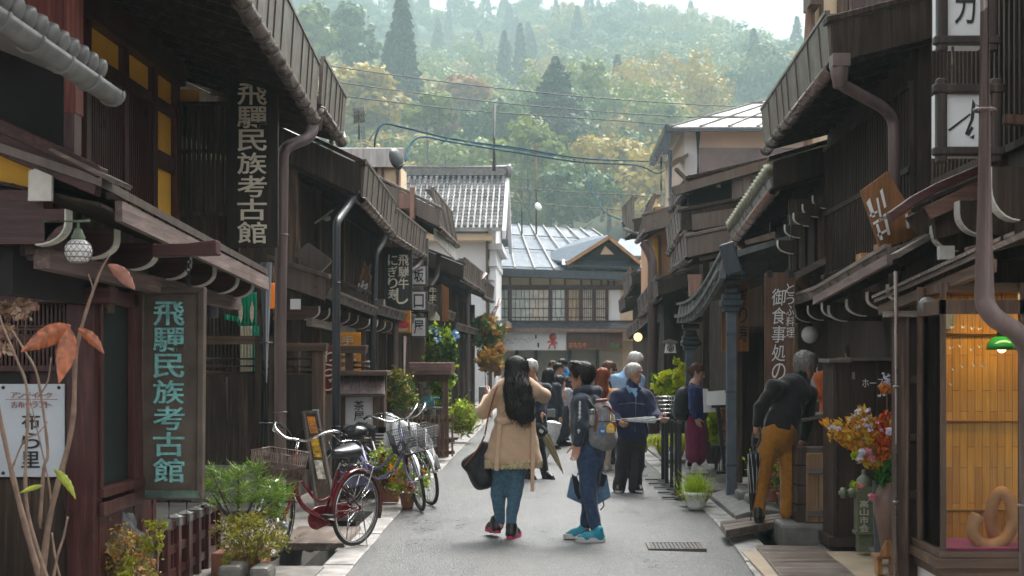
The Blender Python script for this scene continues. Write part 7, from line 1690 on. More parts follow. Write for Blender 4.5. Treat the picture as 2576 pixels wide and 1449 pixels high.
# orange vertical board
Y = 17.9
s = thing('hanging_sign', 'orange vertical board with dark brush characters behind the slate blue post', 'sign', P(1850, 880, Y)); mb = MB(); mb.fr(1816, 715, 1884, 884, Y, 0.05); mb.build('board', 'orangewood', s); mb = MB(); text_v(mb, 'ぎり寿', 1858, 722, 1880, 862, Y-0.008, True, 0.008, 0.08); mb.build('lettering', 'ink', s)
s = thing('globe_lamp', 'white milk glass globe lamp hanging beside the brown restaurant board', 'lamp', P(2037, 862, 16.0)); mb = MB(); mb.ball(P(2038, 842, 16.0), 0.1, 24); mb.build('globe', 'lampwhite', s); mb = MB(); mb.lathe([(0.03, 0.09), (0.035, 0.11), (0.012, 0.13)], P(2038, 842, 16.0), 12); mb.tube([P(2038, 818, 16), P(2038, 740, 16)], 0.008, 6); mb.build('stem', 'iron', s)
s = thing('paper_lantern', 'small pale square lantern with a star emblem under the right arcade', 'lantern', P(1687, 890, 23.5)); mb = MB(); mb.frpoly([(1676, 862), (1698, 862), (1701, 888), (1673, 888)], 23.5, 0.15); pn = mb.build('panel', 'signwhite', s)
mb = MB(); mb.frpoly([(1668, 860), (1687, 853), (1706, 860), (1704, 864), (1670, 864)], 23.45, 0.25); mb.build('roof', 'greyx', s)
mb = MB(); c = P(1687, 876, 23.48); mb.ring(c, 0.05, 0.007, (0, 1, 0), 18, 5)
st_ = [(0.045*math.sin(k*2*math.pi/5*2), 0.045*math.cos(k*2*math.pi/5*2)) for k in range(5)]
for k in range(5): a, b = st_[k], st_[(k+1) % 5]; mb.beam(c+Vector((a[0], 0, a[1])), c+Vector((b[0], 0, b[1])), 0.008, 0.008, (0, 1, 0))
mb.build('emblem', 'ink', pn)
s = thing('globe_lamp', 'small glowing yellow globe lamp by the far right eaves', 'lamp', P(1605, 858, 40)); mb = MB(); mb.ball(P(1605, 848, 40), 0.12, 14); mb.build('globe', M_glow('warm_globe', (1.0, 0.6, 0.2), 0.8, (0.8, 0.6, 0.3)), s); mb = MB(); mb.tube([P(1605, 838, 40), P(1605, 800, 40)], 0.01, 5); mb.build('stem', 'iron', s)
# stanchions
for i, (u, vb, vt) in enumerate(((1668, 1212, 1058), (1677, 1222, 1066), (1690, 1232, 1062), (1701, 1245, 1066), (1710, 1258, 1070))):
	y = GY(vb); s = thing('barrier_post', 'black barrier post with a flat base plate, '+['farthest of the row of five', 'second farthest of the row of five', 'middle one of the row of five', 'second nearest of the row of five', 'nearest of the row of five'][i], 'barrier post', P(u, vb, y), group='row of black barrier posts')
	mb = MB(); k = 4.6/F*y; mb.box(XU(u, y)-k, XU(u, y)+k, y-k, y+k, 0.03, ZV(vt, y)); mb.build('post', 'iron', s, bev=0.004)
	mb = MB(); mb.box(XU(u-45, y), XU(u+7, y), y-0.03, y+0.06, 0.026, 0.04); mb.box(XU(u-14, y), XU(u+14, y), y-0.1, y+0.1, 0.026, 0.036); mb.build('base_plate', 'iron', s)
	mb = MB(); mb.box(XU(u, y)-k*1.3, XU(u, y)+k*1.3, y-k*1.3, y+k*1.3, ZV(vt, y), ZV(vt, y)+0.025); mb.build('cap', 'iron', s)
potted('round pale grey pot of short green grass at the right kerb', 1750, 1281, GY(1284), 60, 44, ['lf_lime'], 60, 42, 900, 0.03, 51, potmat='white', grassy=True, name='potted_grass')
M['fl_white2'] = M['fl_white']
mb = MB(); c = P(1752, 1262, 15.7); mb.lathe([(0.01, 0), (0.1, 0.0), (0.17, 0.1), (0.19, 0.11), (0.15, 0.09), (0.01, 0.05)], Vector((c.x, 15.75, 0.03)), 22); one(mb, 'clay_bowl', 'terracotta', 'wide terracotta bowl tucked behind the grey grass pot', 'bowl', (c.x, 15.75, 0.03))
M['lf_yel'] = M_leaf('yellow_grass_blades', [(0.55, 0.6, 0.02), (0.7, 0.68, 0.04), (0.4, 0.5, 0.02)], trans=0.35)
def fountain(label, u, vb, Y, wpx, hpx, n, seed, mat='lf_yel', name='ornamental_grass', cat='plant', pot=None):
	g = np.random.default_rng(seed); c = P(u, vb, Y); k = Y/F; R_ = wpx*k/2; Hh = hpx*k; t = thing(name, label, cat, c); V = []; Q = []; o = 0
	for i in range(n):
		a = g.random()*6.283; rr = R_*(0.35+0.7*g.random()); h = Hh*(0.6+0.5*g.random()); w_ = 0.012
		d = np.array([math.cos(a), math.sin(a), 0]); sd = np.array([-math.sin(a), math.cos(a), 0])
		pts = [np.array(c)+d*rr*t_+np.array([0, 0, h*(1.9*t_-1.35*t_*t_)]) for t_ in (0.02, 0.3, 0.6, 0.85, 1.05)]
		for j, p in enumerate(pts): V += [p-sd*w_*(1-j/5), p+sd*w_*(1-j/5)]
		for j in range(4): Q.append((o+2*j, o+2*j+1, o+2*j+3, o+2*j+2))
		o += 10
	npmesh('blades', np.array(V), Q, [M[mat]], None, t)
	if pot:
		mb = MB(); mb.lathe([(0.01, -0.2), (0.12, -0.2), (0.17, 0.02), (0.14, 0.02), (0.01, 0)], c, 18); mb.build('pot', pot, t)
	return t
fountain('mound of yellow-green grass beside the old man in the navy jacket', 1662, 1150, 22.0, 90, 80, 420, 61)
fountain('yellow grass mound behind the row of black posts', 1715, 1150, 21.5, 80, 85, 360, 62)
fountain('bright lime grass tuft at the right behind the barrier posts', 1625, 1140, 24.0, 50, 55, 200, 63)
bush('yellow_shrub', 'shrub with large yellow leaves behind the old man', 1680, 965, 24.5, 80, 60, ['lf_yel', 'lf_lime'], 420, 0.16, 20, 0.75, seed=64)
bush('yellow_shrub', 'yellow leaved sprigs behind the blue jacket woman', 1708, 935, 24.0, 35, 60, ['lf_yel'], 160, 0.14, 8, 0.75, seed=66)
potted('leafy lime plant in a wide dark pot beside the woman in the maroon skirt', 1795, 1166, 20.4, 52, 46, ['lf_lime', 'lf_mid'], 110, 110, 700, 0.1, 65, potmat=M_plain('plum_glazed_pot', (0.09, 0.06, 0.065), 0.35, 0.2, 6), asp=0.8, name='potted_plant', z0=0.05)
bush('lime_plant', 'tall lime green plant behind the menu stand', 1815, 1060, 20.0, 60, 130, ['lf_lime'], 500, 0.13, 18, 0.8, seed=67)
mb = MB(); c = P(1675, 1018, 20.6)
for q in range(5): mb.ring(c+Vector((0, 0, 0.12-q*0.06)), 0.15-q*0.012, 0.006, (0, 0, 1), 22, 5)
for k in range(12): a = k*6.283/12; mb.tube([c+Vector((0.15*math.cos(a), 0.15*math.sin(a), 0.12)), c+Vector((0.1*math.cos(a), 0.1*math.sin(a), -0.12))], 0.004, 4)
mb.tube([c+Vector((0, 0, -0.12)), (c.x, c.y, 0.03)], 0.012, 6); one(mb, 'wire_basket', 'chrome', 'round white wire basket on a thin stand behind the barrier posts', 'basket', (c.x, c.y, 0.03))
# menu stand
Y = 18.4
s = thing('menu_stand', 'white menu sheet on a slanting black stand beside the slate blue post', 'menu stand', P(1812, 1190, Y))
mb = MB(); mb.prism([P(1778, 985, Y), P(1833, 981, Y), P(1833, 1018, Y-0.1), P(1778, 1020, Y-0.1)], (0, 0.015, 0)); mb.build('sheet', 'paper', s)
mb = MB(); mb.prism([P(1768, 978, Y+0.05), P(1780, 978, Y+0.05), P(1802, 1036, Y+0.05), P(1770, 1038, Y+0.05)], (0, 0.01, 0)); mb.build('sheet', 'paper', s)
mb = MB(); mb.beam(P(1806, 1022, Y), P(1824, 1188, Y), 0.05, 0.05); mb.beam(P(1790, 1022, Y), P(1830, 1020, Y), 0.04, 0.04); mb.beam(P(1800, 1188, Y), P(1838, 1188, Y), 0.2, 0.03); mb.build('stand', 'iron', s)
s = thing('bench', 'small black bench behind the slate blue post', 'bench', (XU(1825, 18.9), 18.9, 0)); mb = MB(); mb.fr(1796, 1122, 1860, 1132, 18.8, 0.4); mb.build('seat', 'iron', s)
for u in (1802, 1852):
	mb = MB(); mb.fr(u-4, 1132, u+4, 1182, 18.85, 0.05); mb.build('leg', 'iron', s)
s = thing('shelf_rack', 'reddish brown display rack of small goods beside the slate blue post', 'rack', (XU(1845, 19.6), 19.6, 0)); mb = MB(); mb.fr(1815, 1020, 1870, 1130, 19.6, 0.25); mb.build('rack', 'orangewood', s)
for k in range(4):
	mb = MB(); mb.fr(1815, 1030+k*26, 1870, 1034+k*26, 19.5, 0.12); mb.build('shelf', 'signwood', s)
# plank bridge under the bending man, plank mat
def plank_deck(name, label, corners, zt, th, n, mat, cat='bridge'):
	"""boards across a quad given on the ground (x,y) near-left, near-right, far-right, far-left"""
	a, b, c_, d = [Vector((x, y, 0)) for x, y in corners]; t = thing(name, label, cat, ((a.x+c_.x)/2, (a.y+c_.y)/2, zt-th))
	for i in range(n):
		q0, q1 = i/n, (i+0.95)/n; p = [a.lerp(d, q0), b.lerp(c_, q0), b.lerp(c_, q1), a.lerp(d, q1)]; mb = MB(); jz = 0.004*math.sin(i*7)
		L = lambda z: [(v.x, v.y, z+jz) for v in p]
		mb.loft(L(zt-th), L(zt)); mb.build('plank', mat, t, bev=0.006)
	return t
def gpt(u, v, z=0.0): y = GY(v, z); return (XU(u, y), y)
z = 0.14
t = plank_deck('plank_bridge', 'short plank bridge over the right drain under the bending man', [gpt(1826, 1334, z), gpt(1985, 1306, z), gpt(2000, 1286, z), gpt(1812, 1312, z)], z, 0.07, 3, 'plank')
mb = MB(); mb.fr(1965, 1312, 1985, 1345, 13.2, 0.3); mb.build('support', 'blk', t)
plank_deck('plank_cover', 'wet brown plank cover over the right drain at the bottom of the picture', [gpt(1975, 1470, 0.03), gpt(2170, 1470, 0.03), gpt(2062, 1378, 0.03), gpt(1900, 1376, 0.03)], 0.05, 0.06, 9, 'plank')
mb = MB(); mb.box(1.55, 3.2, 8.0, 11.9, -0.3, 0.03); one(mb, 'forecourt', 'concrete', 'tan concrete forecourt before the hose cabinet', 'forecourt', (2.6, 10.5, 0)); bpy.data.objects['forecourt']['kind'] = 'structure'
bpy.data.objects['forecourt'].location.x += 0
mb = MB(); mb.fr(1966, 1320, 2100, 1385, 12.6, 0.5); one(mb, 'stone_block', 'stone', 'grey stone footing block beside the plank bridge', 'stone', P(2030, 1385, 12.6), bev=0.03)
# wooden hatch box
Y = 12.75
s = thing('wooden_hatch', 'weathered wooden hatch with a two board door beside the bending man', 'hatch', P(2050, 1322, Y))
for k in range(4):
	mb = MB(); mb.fr(2004, 1124+k*49, 2030, 1170+k*49, Y+0.02, 0.4); mb.build('side_board', 'boxwood', s, bev=0.006)
mb = MB(); mb.fr(2004, 1124, 2092, 1142, Y+0.04, 0.1); mb.build('top_board', 'greyx', s, bev=0.006)
for u0, u1 in ((2029, 2060), (2061, 2092)):
	mb = MB(); mb.fr(u0, 1140, u1, 1314, Y-0.02, 0.04); mb.build('door_board', 'doorwood', s, bev=0.006)
for v in (1176, 1284):
	mb = MB(); mb.fr(2030, v, 2092, v+16, Y-0.05, 0.03); mb.build('door_batten', 'greyx', s, bev=0.006)
mb = MB(); mb.fr(2010, 1142, 2095, 1320, Y+0.05, 0.3); mb.build('back', 'boxwood', s)
# slanted lid stand
Y = 13.3
s = thing('slant_top_stand', 'dark stand with a slanting shingled top behind the wooden hatch', 'stand', P(2060, 1130, Y)); mb = MB(); mb.prism([P(2012, 1056, Y-0.15), P(2104, 1036, Y-0.15), P(2104, 1028, Y+0.25), P(2030, 1042, Y+0.25)], (0, 0, -0.03)); mb.build('top', 'greyx', s, bev=0.004)
mb = MB(); mb.fr(2030, 1056, 2100, 1135, Y, 0.2); mb.fr(2030, 1052, 2042, 1240, Y-0.02, 0.06); mb.build('body', 'dwz', s);
# hose cabinet
Y = 12.15
s = thing('hose_cabinet', 'tall dark brown fire hose cabinet with white characters on its doors', 'cabinet', P(2180, 1372, Y))
mb = MB(); mb.fr(2095, 906, 2262, 1372, Y, 0.45); mb.build('body', 'boxwood', s)
mb = MB(); mb.fr(2086, 902, 2142, 912, Y-0.08, 0.5); mb.fr(2138, 899, 2265, 907, Y-0.1, 0.55); mb.build('top', 'greyx', s)
for u0, u1 in ((2143, 2202), (2203, 2262)):
	mb = MB(); mb.fr(u0, 909, u1, 1128, Y-0.03, 0.04); d_ = mb.build('door', M.get('hd') or M_wood('chocolate_door', (0.04, 0.022, 0.016), 'z', worn=0.12, rough=0.4), s, bev=0.004); M['hd'] = bpy.data.materials['chocolate_door']
	mb = MB(); uh = 2197 if u0 < 2200 else 2209; mb.tube([P(uh, 1045, Y-0.06), P(uh, 1078, Y-0.06)], 0.01, 8); mb.build('handle', 'chrome', d_)
mb = MB(); mb.fr(2144, 936, 2151, 954, Y-0.045, 0.03); mb.build('hinge', 'zinc', s)
mb = MB(); text_h(mb, 'ホース格納', 2168, 953, 2262, 974, Y-0.036, False, 0.004, 0.14); mb.build('lettering', 'white', s)
mb = MB(); mb.fr(2086, 1352, 2150, 1376, Y-0.06, 0.5); mb.fr(2095, 912, 2105, 1360, Y-0.03, 0.05); mb.build('plinth', 'boxwood', s)
# hydrant
y = 11.7; c = P(2174, 1386, y); k = y/F
s = thing('fire_hydrant', 'green square fire hydrant with raised pale characters before the hose cabinet', 'hydrant', c)
M['hyd'] = M_plain('moss_green_enamel', (0.12, 0.13, 0.075), 0.45, 0.3, 10)
bx = lambda w_, z0, z1: mbx.loft([(c.x-w_, y-w_, c.z+z0), (c.x+w_, y-w_, c.z+z0), (c.x+w_, y+w_, c.z+z0), (c.x-w_, y+w_, c.z+z0)], [(c.x-w_, y-w_, c.z+z1), (c.x+w_, y-w_, c.z+z1), (c.x+w_, y+w_, c.z+z1), (c.x-w_, y+w_, c.z+z1)])
hz_ = lambda v: (1386-v)*k
mbx = MB(); bx(0.06, 0, hz_(1340)); bx(0.085, hz_(1343), hz_(1334)); bx(0.072, hz_(1334), hz_(1228)); bx(0.08, hz_(1238), hz_(1222)); mbx.lathe([(0.075, hz_(1222)), (0.06, hz_(1205)), (0.03, hz_(1196)), (0.022, hz_(1194)), (0.022, hz_(1182)), (0.001, hz_(1181))], c, 18); mbx.build('body', 'hyd', s, bev=0.006)
mb = MB(); q = P(2150, 1240, y); mb.lathe([(0.04, 0), (0.04, 0.06), (0.028, 0.065), (0.028, 0.09), (0.045, 0.095), (0.045, 0.13), (0.02, 0.135), (0.02, 0.15), (0.001, 0.15)], Vector((c.x-0.06, y, q.z)), 16, axis=(-1, 0, 0)); mb.build('outlet', 'hyd', s)
mb = MB(); text_v(mb, '高山市', 2163, 1258, 2185, 1318, y-0.078, True, 0.012, 0.12); text_v(mb, '会', 2162, 1319, 2187, 1339, y-0.078, True, 0.012, 0.0); mb.build('lettering', M_plain('pale_green_paint', (0.5, 0.5, 0.38), 0.5, 0.1, 8), s)
# vase with flowers
y = 10.6; c = P(2236, 1398, y); k = y/F
s = thing('flower_vase', 'tall brown pottery vase on a small wooden stand holding an autumn flower arrangement', 'vase', c)
zz = lambda v: (1398-v)*k
mb = MB(); mb.lathe([(0.03, 0), (0.055, zz(1385)), (0.085, zz(1330)), (0.112, zz(1280)), (0.11, zz(1250)), (0.075, zz(1222)), (0.055, zz(1205)), (0.06, zz(1195)), (0.072, zz(1190)), (0.06, zz(1190)), (0.04, zz(1200)), (0.001, zz(1200))], c, 28); mb.build('pot', M_plain('brown_pottery', (0.17, 0.1, 0.075), 0.5, 0.25, 6), s)
mb = MB(); mb.ring(c+Vector((0, 0, zz(1214))), 0.068, 0.006, (0, 0, 1), 24, 6); mb.build('cord', 'tanwood', s)
t = thing('flower_arrangement', 'large spray of orange and yellow leaves with white and pink flowers in the brown vase', 'flowers', c+Vector((0, 0, zz(1190))))
M['lf_oy'] = M_leaf('orange_yellow_leaves', [(0.62, 0.3, 0.02), (0.68, 0.44, 0.04), (0.6, 0.16, 0.02), (0.5, 0.42, 0.05)], trans=0.3); M['lf_rd'] = M_leaf('red_orange_leaves', [(0.6, 0.1, 0.02), (0.66, 0.2, 0.03), (0.5, 0.06, 0.02)], trans=0.3); M['lf_dg'] = M_leaf('deep_green_leaves', [(0.03, 0.12, 0.02), (0.05, 0.18, 0.03)])
g = np.random.default_rng(71); ps = []
base = P(2236, 1195, y); mb = MB()
br = [(2080, 1065, 0), (2095, 1095, 0), (2120, 1105, 0), (2140, 1050, 0), (2165, 1030, 0), (2185, 1060, 0), (2150, 1085, 0), (2175, 1100, 1), (2200, 1080, 1), (2215, 1050, 1), (2235, 1040, 1), (2190, 1130, 1), (2215, 1110, 1), (2240, 1090, 1), (2205, 1150, 1), (2225, 1140, 1), (2180, 1160, 0), (2160, 1130, 0), (2245, 1140, 0), (2110, 1070, 0), (2250, 1060, 0), (2200, 1170, 0)]
for i, (u, v, m_) in enumerate(br):
	e = P(u, v, y-0.05+0.2*g.random()); mid = base.lerp(e, 0.5)+Vector((0, 0, 0.05)); pts = smooth_path([base, mid, e], 8); mb.tube(pts, [0.005*(1-0.8*j/len(pts))+0.001 for j in range(len(pts))], 5)
	n = 105
	tt = 0.45+0.58*g.random(n); P_ = np.array([list(pts[min(len(pts)-1, int(x*(len(pts)-1)))]) for x in np.minimum(tt, 1.0)])+g.normal(size=(n, 3))*0.022
	d = np.array(e-base); d /= np.linalg.norm(d); a = d+g.normal(size=(n, 3))*0.6; a /= np.linalg.norm(a, axis=1)[:, None]; b = np.cross(a, g.normal(size=(n, 3))); b /= np.linalg.norm(b, axis=1)[:, None]; L = 0.056*(0.6+0.8*g.random((n, 1)))
	ps.append((np.stack([P_-a*L/2, P_+b*L*0.2, P_+a*L/2, P_-b*L*0.2], 1).reshape(-1, 3), np.arange(4*n).reshape(-1, 4), m_))
for u, v, r_ in ((2235, 1188, 0.09), (2222, 1205, 0.06), (2245, 1175, 0.07)): ps.append((*leaf_cloud(40, P(u, v, y-0.05), (r_, r_, 0.05), 0.09, 0, rs=g), 2))
V, Q, mi = join(ps); npmesh('leaves', V, Q, [M['lf_oy'], M['lf_rd'], M['lf_dg']], mi, t)
mb.build('branches', 'twig', t)
ps = [leaf_cloud(12, P(u, v, y-0.06), (0.014, 0.014, 0.014), 0.015, 0, asp=0.9, rs=g) for u, v in [(2226+g.normal()*8, 955+g.normal()*16) for _ in range(10)]+[(2165+g.normal()*14, 1045+g.normal()*14) for _ in range(10)]+[(2180+g.normal()*22, 1075+g.normal()*12) for _ in range(12)]+[(2105+g.normal()*14, 1080+g.normal()*6) for _ in range(6)]]
V, Q, mi = join(ps); npmesh('small_blossoms', V, Q, [M['fl_white']], None, t)
for i, (u, v, m_) in enumerate(((2168, 1138, 'fl_white'), (2183, 1135, 'fl_pink'), (2150, 1145, 'lf_lime'), (2192, 1150, 'fl_pink'), (2160, 1152, 'fl_white'), (2148, 1220, 'lf_lime'), (2160, 1222, 'fl_pink'), (2195, 1250, 'fl_pink'), (2238, 1085, 'fl_white'))):
	V, Q = leaf_cloud(46, P(u, v, y-0.08), (0.03, 0.03, 0.026), 0.035, 0, asp=0.95, shell=0.5, rs=g, out=True); npmesh('rose', V, Q, [M[m_]], None, t)
ps = [leaf_cloud(30, P(u, v, y-0.07), (0.016, 0.016, 0.016), 0.018, 0, asp=0.95, rs=g) for u, v in ((2215, 975), (2222, 970), (2228, 980), (2236, 975), (2240, 985), (2220, 985))]; V, Q, mi = join(ps); npmesh('berries', V, Q, [M['fl_or']], None, t)
mb = MB(); mb.tube([P(2240, 1200, y), P(2232, 1050, y), P(2230, 940, y)], 0.003, 5); mb.build('tall_stem', 'twig', t)
s = thing('vase_stand', 'little wooden stand beneath the brown flower vase', 'stand', P(2236, 1436, y)); mb = MB(); mb.fr(2206, 1399, 2262, 1407, y-0.08, 0.2); mb.build('top', 'tanx', s, bev=0.004)
for u in (2214, 2250):
	mb = MB(); mb.fr(u-6, 1407, u+6, 1446, y-0.05, 0.12); mb.build('leg', 'tanwood', s, bev=0.004)
mb = MB(); mb.frpoly([(2212, 1400), (2228, 1360), (2240, 1358), (2250, 1400)], y-0.1, 0.02); mb.build('back_board', 'tanwood', s)
y = 11.0
s = thing('metal_bin', 'slim grey metal bin between the hydrant and the vase', 'bin', P(2212, 1390, y)); mb = MB(); mb.frpoly([(2196, 1208), (2216, 1214), (2220, 1392), (2200, 1385)], y, 0.02); mb.loft([P(2216, 1206, y), P(2234, 1200, y+0.25), P(2234, 1385, y+0.25), P(2220, 1392, y)], [P(2218, 1206, y+0.01), P(2236, 1200, y+0.26), P(2236, 1385, y+0.26), P(2222, 1392, y+0.01)]); mb.fr(2200, 1385, 2236, 1392, y+0.02, 0.2); mb.build('body', M_metal('blue_grey_metal', (0.16, 0.17, 0.19), 0.4, 0.3), s)
# red flowers behind the bending man
for i, (u, vb, Yf, a) in enumerate(((1945, 1262, 14.9, 40), (1975, 1272, 14.6, 44), (1922, 1240, 15.4, 36), (1990, 1240, 15.2, 40))):
	potted('red and pink flowers in a clay pot '+['seen between the bending man\'s legs', 'below the bending man\'s right knee', 'left of the bending man\'s umbrella', 'behind the wooden hatch'][i], u, vb, Yf, a, 34, ['lf_mid', 'lf_lime', ['fl_red', 'fl_red', 'fl_pink', 'fl_or'][i]], 70, 90, 700, 0.04, 80+i, group='clay flower pots behind the bending man')
bush('green_shrub', 'dense green shrub behind the bending man', 1960, 1175, 15.9, 90, 110, ['lf_mid', 'lf_lime'], 1200, 0.05, 30, 0.6, seed=85)
for i, (u, v) in enumerate(((1880, 1250), (1905, 1262))):
	mb = MB(); mb.fr(u-22, v-14, u+22, v+20, 15.4-0.5*i, 0.4); one(mb, 'edging_stone', 'stone', ['rough stone at the foot of the slate blue post', 'rough stone left of the bending man'][i], 'stone', P(u, v+20, 15.4-0.5*i), bev=0.04)
# drain grate in the road
y0, y1 = GY(1392), GY(1375); s = thing('drain_grate', 'rectangular iron drain grate set in the road', 'grate', (XU(1700, 12.2), 12.2, 0.02)); x0, x1 = XU(1628, 12.2), XU(1772, 12.2)
mb = MB(); zg = 0.028
mb.box(x0, x1, y0, y0+0.025, 0.0, zg+0.012); mb.box(x0, x1, y1-0.025, y1, 0.0, zg+0.012); mb.box(x0, x0+0.03, y0+0.025, y1-0.025, 0.0, zg+0.012); mb.box(x1-0.03, x1, y0+0.025, y1-0.025, 0.0, zg+0.012); mb.build('frame', 'bronze', s)
mb = MB(); mb.box(x0+0.03, x1-0.03, y0+0.025, y1-0.025, 0.0, zg+0.003); mb.build('pit', 'iron', s)
mb = MB()
for k in range(13): x = lerp(x0+0.03, x1-0.03, (k+0.5)/13); mb.box(x-0.012, x+0.012, y0+0.025, y1-0.025, zg+0.003, zg+0.01)
for k in range(3): yy = lerp(y0, y1, (k+1)/4); mb.box(x0+0.03, x1-0.03, yy-0.006, yy+0.006, zg+0.004, zg+0.0105)
mb.build('bars', M_plain('wet_grate_iron', (0.07, 0.068, 0.065), 0.45, 0.3, 9), s)
# the shop person's notice board behind the bending man and small goods
mb = MB(); mb.fr(2040, 918, 2068, 1010, 16.2, 0.02); one(mb, 'notice', 'paper', 'pale notice sheet beside the bending man\'s face', 'notice', P(2054, 1010, 16.2))
class SDF:
	"""smooth union of tapered limbs on a voxel grid -> one continuous mesh"""
	def __init__(s, h): s.h = h; s.pr = []; s.fold = None
	def cone(s, a, b, ra, rb, k=0.02, fl=(1, 1, 1), sub=False): s.pr.append((np.array(a, float), np.array(b, float), ra, rb, k, np.array(fl, float), sub)); return s
	def ball(s, c, r, k=0.02, fl=(1, 1, 1), sub=False): c = Vector(c); return s.cone(c, c+Vector((0, 0, 1e-4)), r, r, k, fl, sub)
	def mesh(s):
		h = s.h; lo = np.full(3, 1e9); hi = -lo
		for a, b, ra, rb, k, fl, sub in s.pr:
			if sub: continue
			for p, r in ((a, ra), (b, rb)): lo = np.minimum(lo, p-r*fl-3*h); hi = np.maximum(hi, p+r*fl+3*h)
		n = np.ceil((hi-lo)/h).astype(int)+1; D = np.full(n, 0.3)
		ax = [lo[i]+h*np.arange(n[i]) for i in range(3)]
		for a, b, ra, rb, k, fl, sub in s.pr:
			m = k+4*h; p0 = np.minimum(a-ra*fl, b-rb*fl)-m; p1 = np.maximum(a+ra*fl, b+rb*fl)+m
			i0 = np.maximum(0, ((p0-lo)/h).astype(int)); i1 = np.minimum(n, ((p1-lo)/h).astype(int)+2)
			if np.any(i1 <= i0): continue
			X, Y_, Z = np.meshgrid(*[ax[i][i0[i]:i1[i]] for i in range(3)], indexing='ij')
			P_ = np.stack([X, Y_, Z], -1)/fl; A = a/fl; B = b/fl; ab = B-A; t = np.clip(((P_-A)@ab)/max(ab@ab, 1e-9), 0, 1)
			d = np.linalg.norm(P_-A-t[..., None]*ab, axis=-1)-(ra+(rb-ra)*t); d = d*fl.min()
			sl = tuple(slice(i0[i], i1[i]) for i in range(3)); o = D[sl]
			if sub: d = -d; hh = np.clip(0.5-0.5*(o-d)/k, 0, 1); D[sl] = o*(1-hh)+d*hh+k*hh*(1-hh)
			else: hh = np.clip(0.5+0.5*(o-d)/k, 0, 1); D[sl] = o*(1-hh)+d*hh-k*hh*(1-hh)
		if s.fold:
			X, Y_, Z = np.meshgrid(*ax, indexing='ij'); D = D+s.fold(X, Y_, Z)
		return surfnet(D, lo, h)
def surfnet(D, lo, h):
	S = D < 0; nx, ny, nz = D.shape
	c = [S[i:nx-1+i, j:ny-1+j, k:nz-1+k] for i in (0, 1) for j in (0, 1) for k in (0, 1)]
	sm = sum(x.astype(np.int8) for x in c); act = (sm > 0) & (sm < 8); idx = np.full(act.shape, -1, int); cells = np.argwhere(act); idx[act] = np.arange(len(cells))
	acc = np.zeros((len(cells), 3)); cnt = np.zeros(len(cells)); off = np.array([(i, j, k) for i in (0, 1) for j in (0, 1) for k in (0, 1)])
	dv = [D[cells[:, 0]+o[0], cells[:, 1]+o[1], cells[:, 2]+o[2]] for o in off]
	for a in range(8):
		for b in range(a+1, 8):
			if np.abs(off[a]-off[b]).sum() != 1: continue
			m = (dv[a] < 0) != (dv[b] < 0); t = dv[a]/np.where(np.abs(dv[a]-dv[b]) < 1e-12, 1, dv[a]-dv[b]); p = off[a]+(off[b]-off[a])*t[:, None]
			acc[m] += p[m]; cnt[m] += 1
	V = lo+h*(cells+acc/cnt[:, None]); Q = []
	for ax_ in range(3):
		e = [slice(None)]*3; f_ = [slice(None)]*3; e[ax_] = slice(0, -1); f_[ax_] = slice(1, None)
		A = S[tuple(e)]; B = S[tuple(f_)]; u, v = [(1, 2), (2, 0), (0, 1)][ax_]
		ed = np.argwhere(A != B); ok = (ed[:, u] > 0) & (ed[:, v] > 0) & (ed[:, u] < D.shape[u]-1) & (ed[:, v] < D.shape[v]-1); ed = ed[ok]
		inside = A[tuple(ed.T)]; q = []
		for du, dv_ in ((-1, -1), (0, -1), (0, 0), (-1, 0)):
			w_ = ed.copy(); w_[:, u] += du; w_[:, v] += dv_; q.append(idx[tuple(w_.T)])
		q = np.stack(q, 1); q[~inside] = q[~inside][:, ::-1]; Q.append(q)
	Q = np.concatenate(Q)
	# one light smoothing pass
	N = np.zeros_like(V); C = np.zeros(len(V))
	for i in range(4):
		for j in (1, 3): np.add.at(N, Q[:, i], V[Q[:, (i+j) % 4]]); np.add.at(C, Q[:, i], 1)
	V = V*0.5+0.5*N/np.maximum(C, 1)[:, None]
	return V, Q
def emit(name, S, mat, parent=None, base=None):
	V, Q = S.mesh()
	if name == 'hair':   # loose locks lying on the mass
		g = np.random.default_rng(len(V)); n = 800; i = g.choice(np.flatnonzero(V[:, 2] < V[:, 2].max()-0.045), n); c = V.mean(0); c[2] = V[:, 2].max()-0.11
		o = V[i]-c; o[:, 2] *= 0.35; o /= np.linalg.norm(o, axis=1)[:, None]; d = np.array([0, 0, -1.0])+g.normal(size=(n, 3))*0.28; d -= o*(d*o).sum(1)[:, None]*0.8; d /= np.linalg.norm(d, axis=1)[:, None]
		L = (0.035+0.05*g.random((n, 1)))*(1.8 if np.ptp(V[:, 2]) > 0.35 else 0.8); sd = np.cross(d, o)*0.0028; a = V[i]+o*0.001-d*L*0.3; b = a+d*L+o*0.007*g.random((n, 1))
		R_ = np.stack([a-sd, a+sd, b+sd*0.4, b-sd*0.4], 1).reshape(-1, 3); Q = np.concatenate([Q, np.arange(4*n).reshape(-1, 4)+len(V)]); V = np.concatenate([V, R_])
	return npmesh(name, V, Q, [M[mat] if isinstance(mat, str) else mat], None, parent, base, smooth=True)
def wrinkle(amp, seed=0, fx=26, fz=16):
	a = seed*1.7
	return lambda X, Y_, Z: amp*(np.sin(X*fx+3*np.sin(Z*9+a)+a)*np.sin(Z*fz+2*np.sin(Y_*17+a))+0.5*np.sin((X+Y_)*fx*1.7+Z*fz*1.6+a))
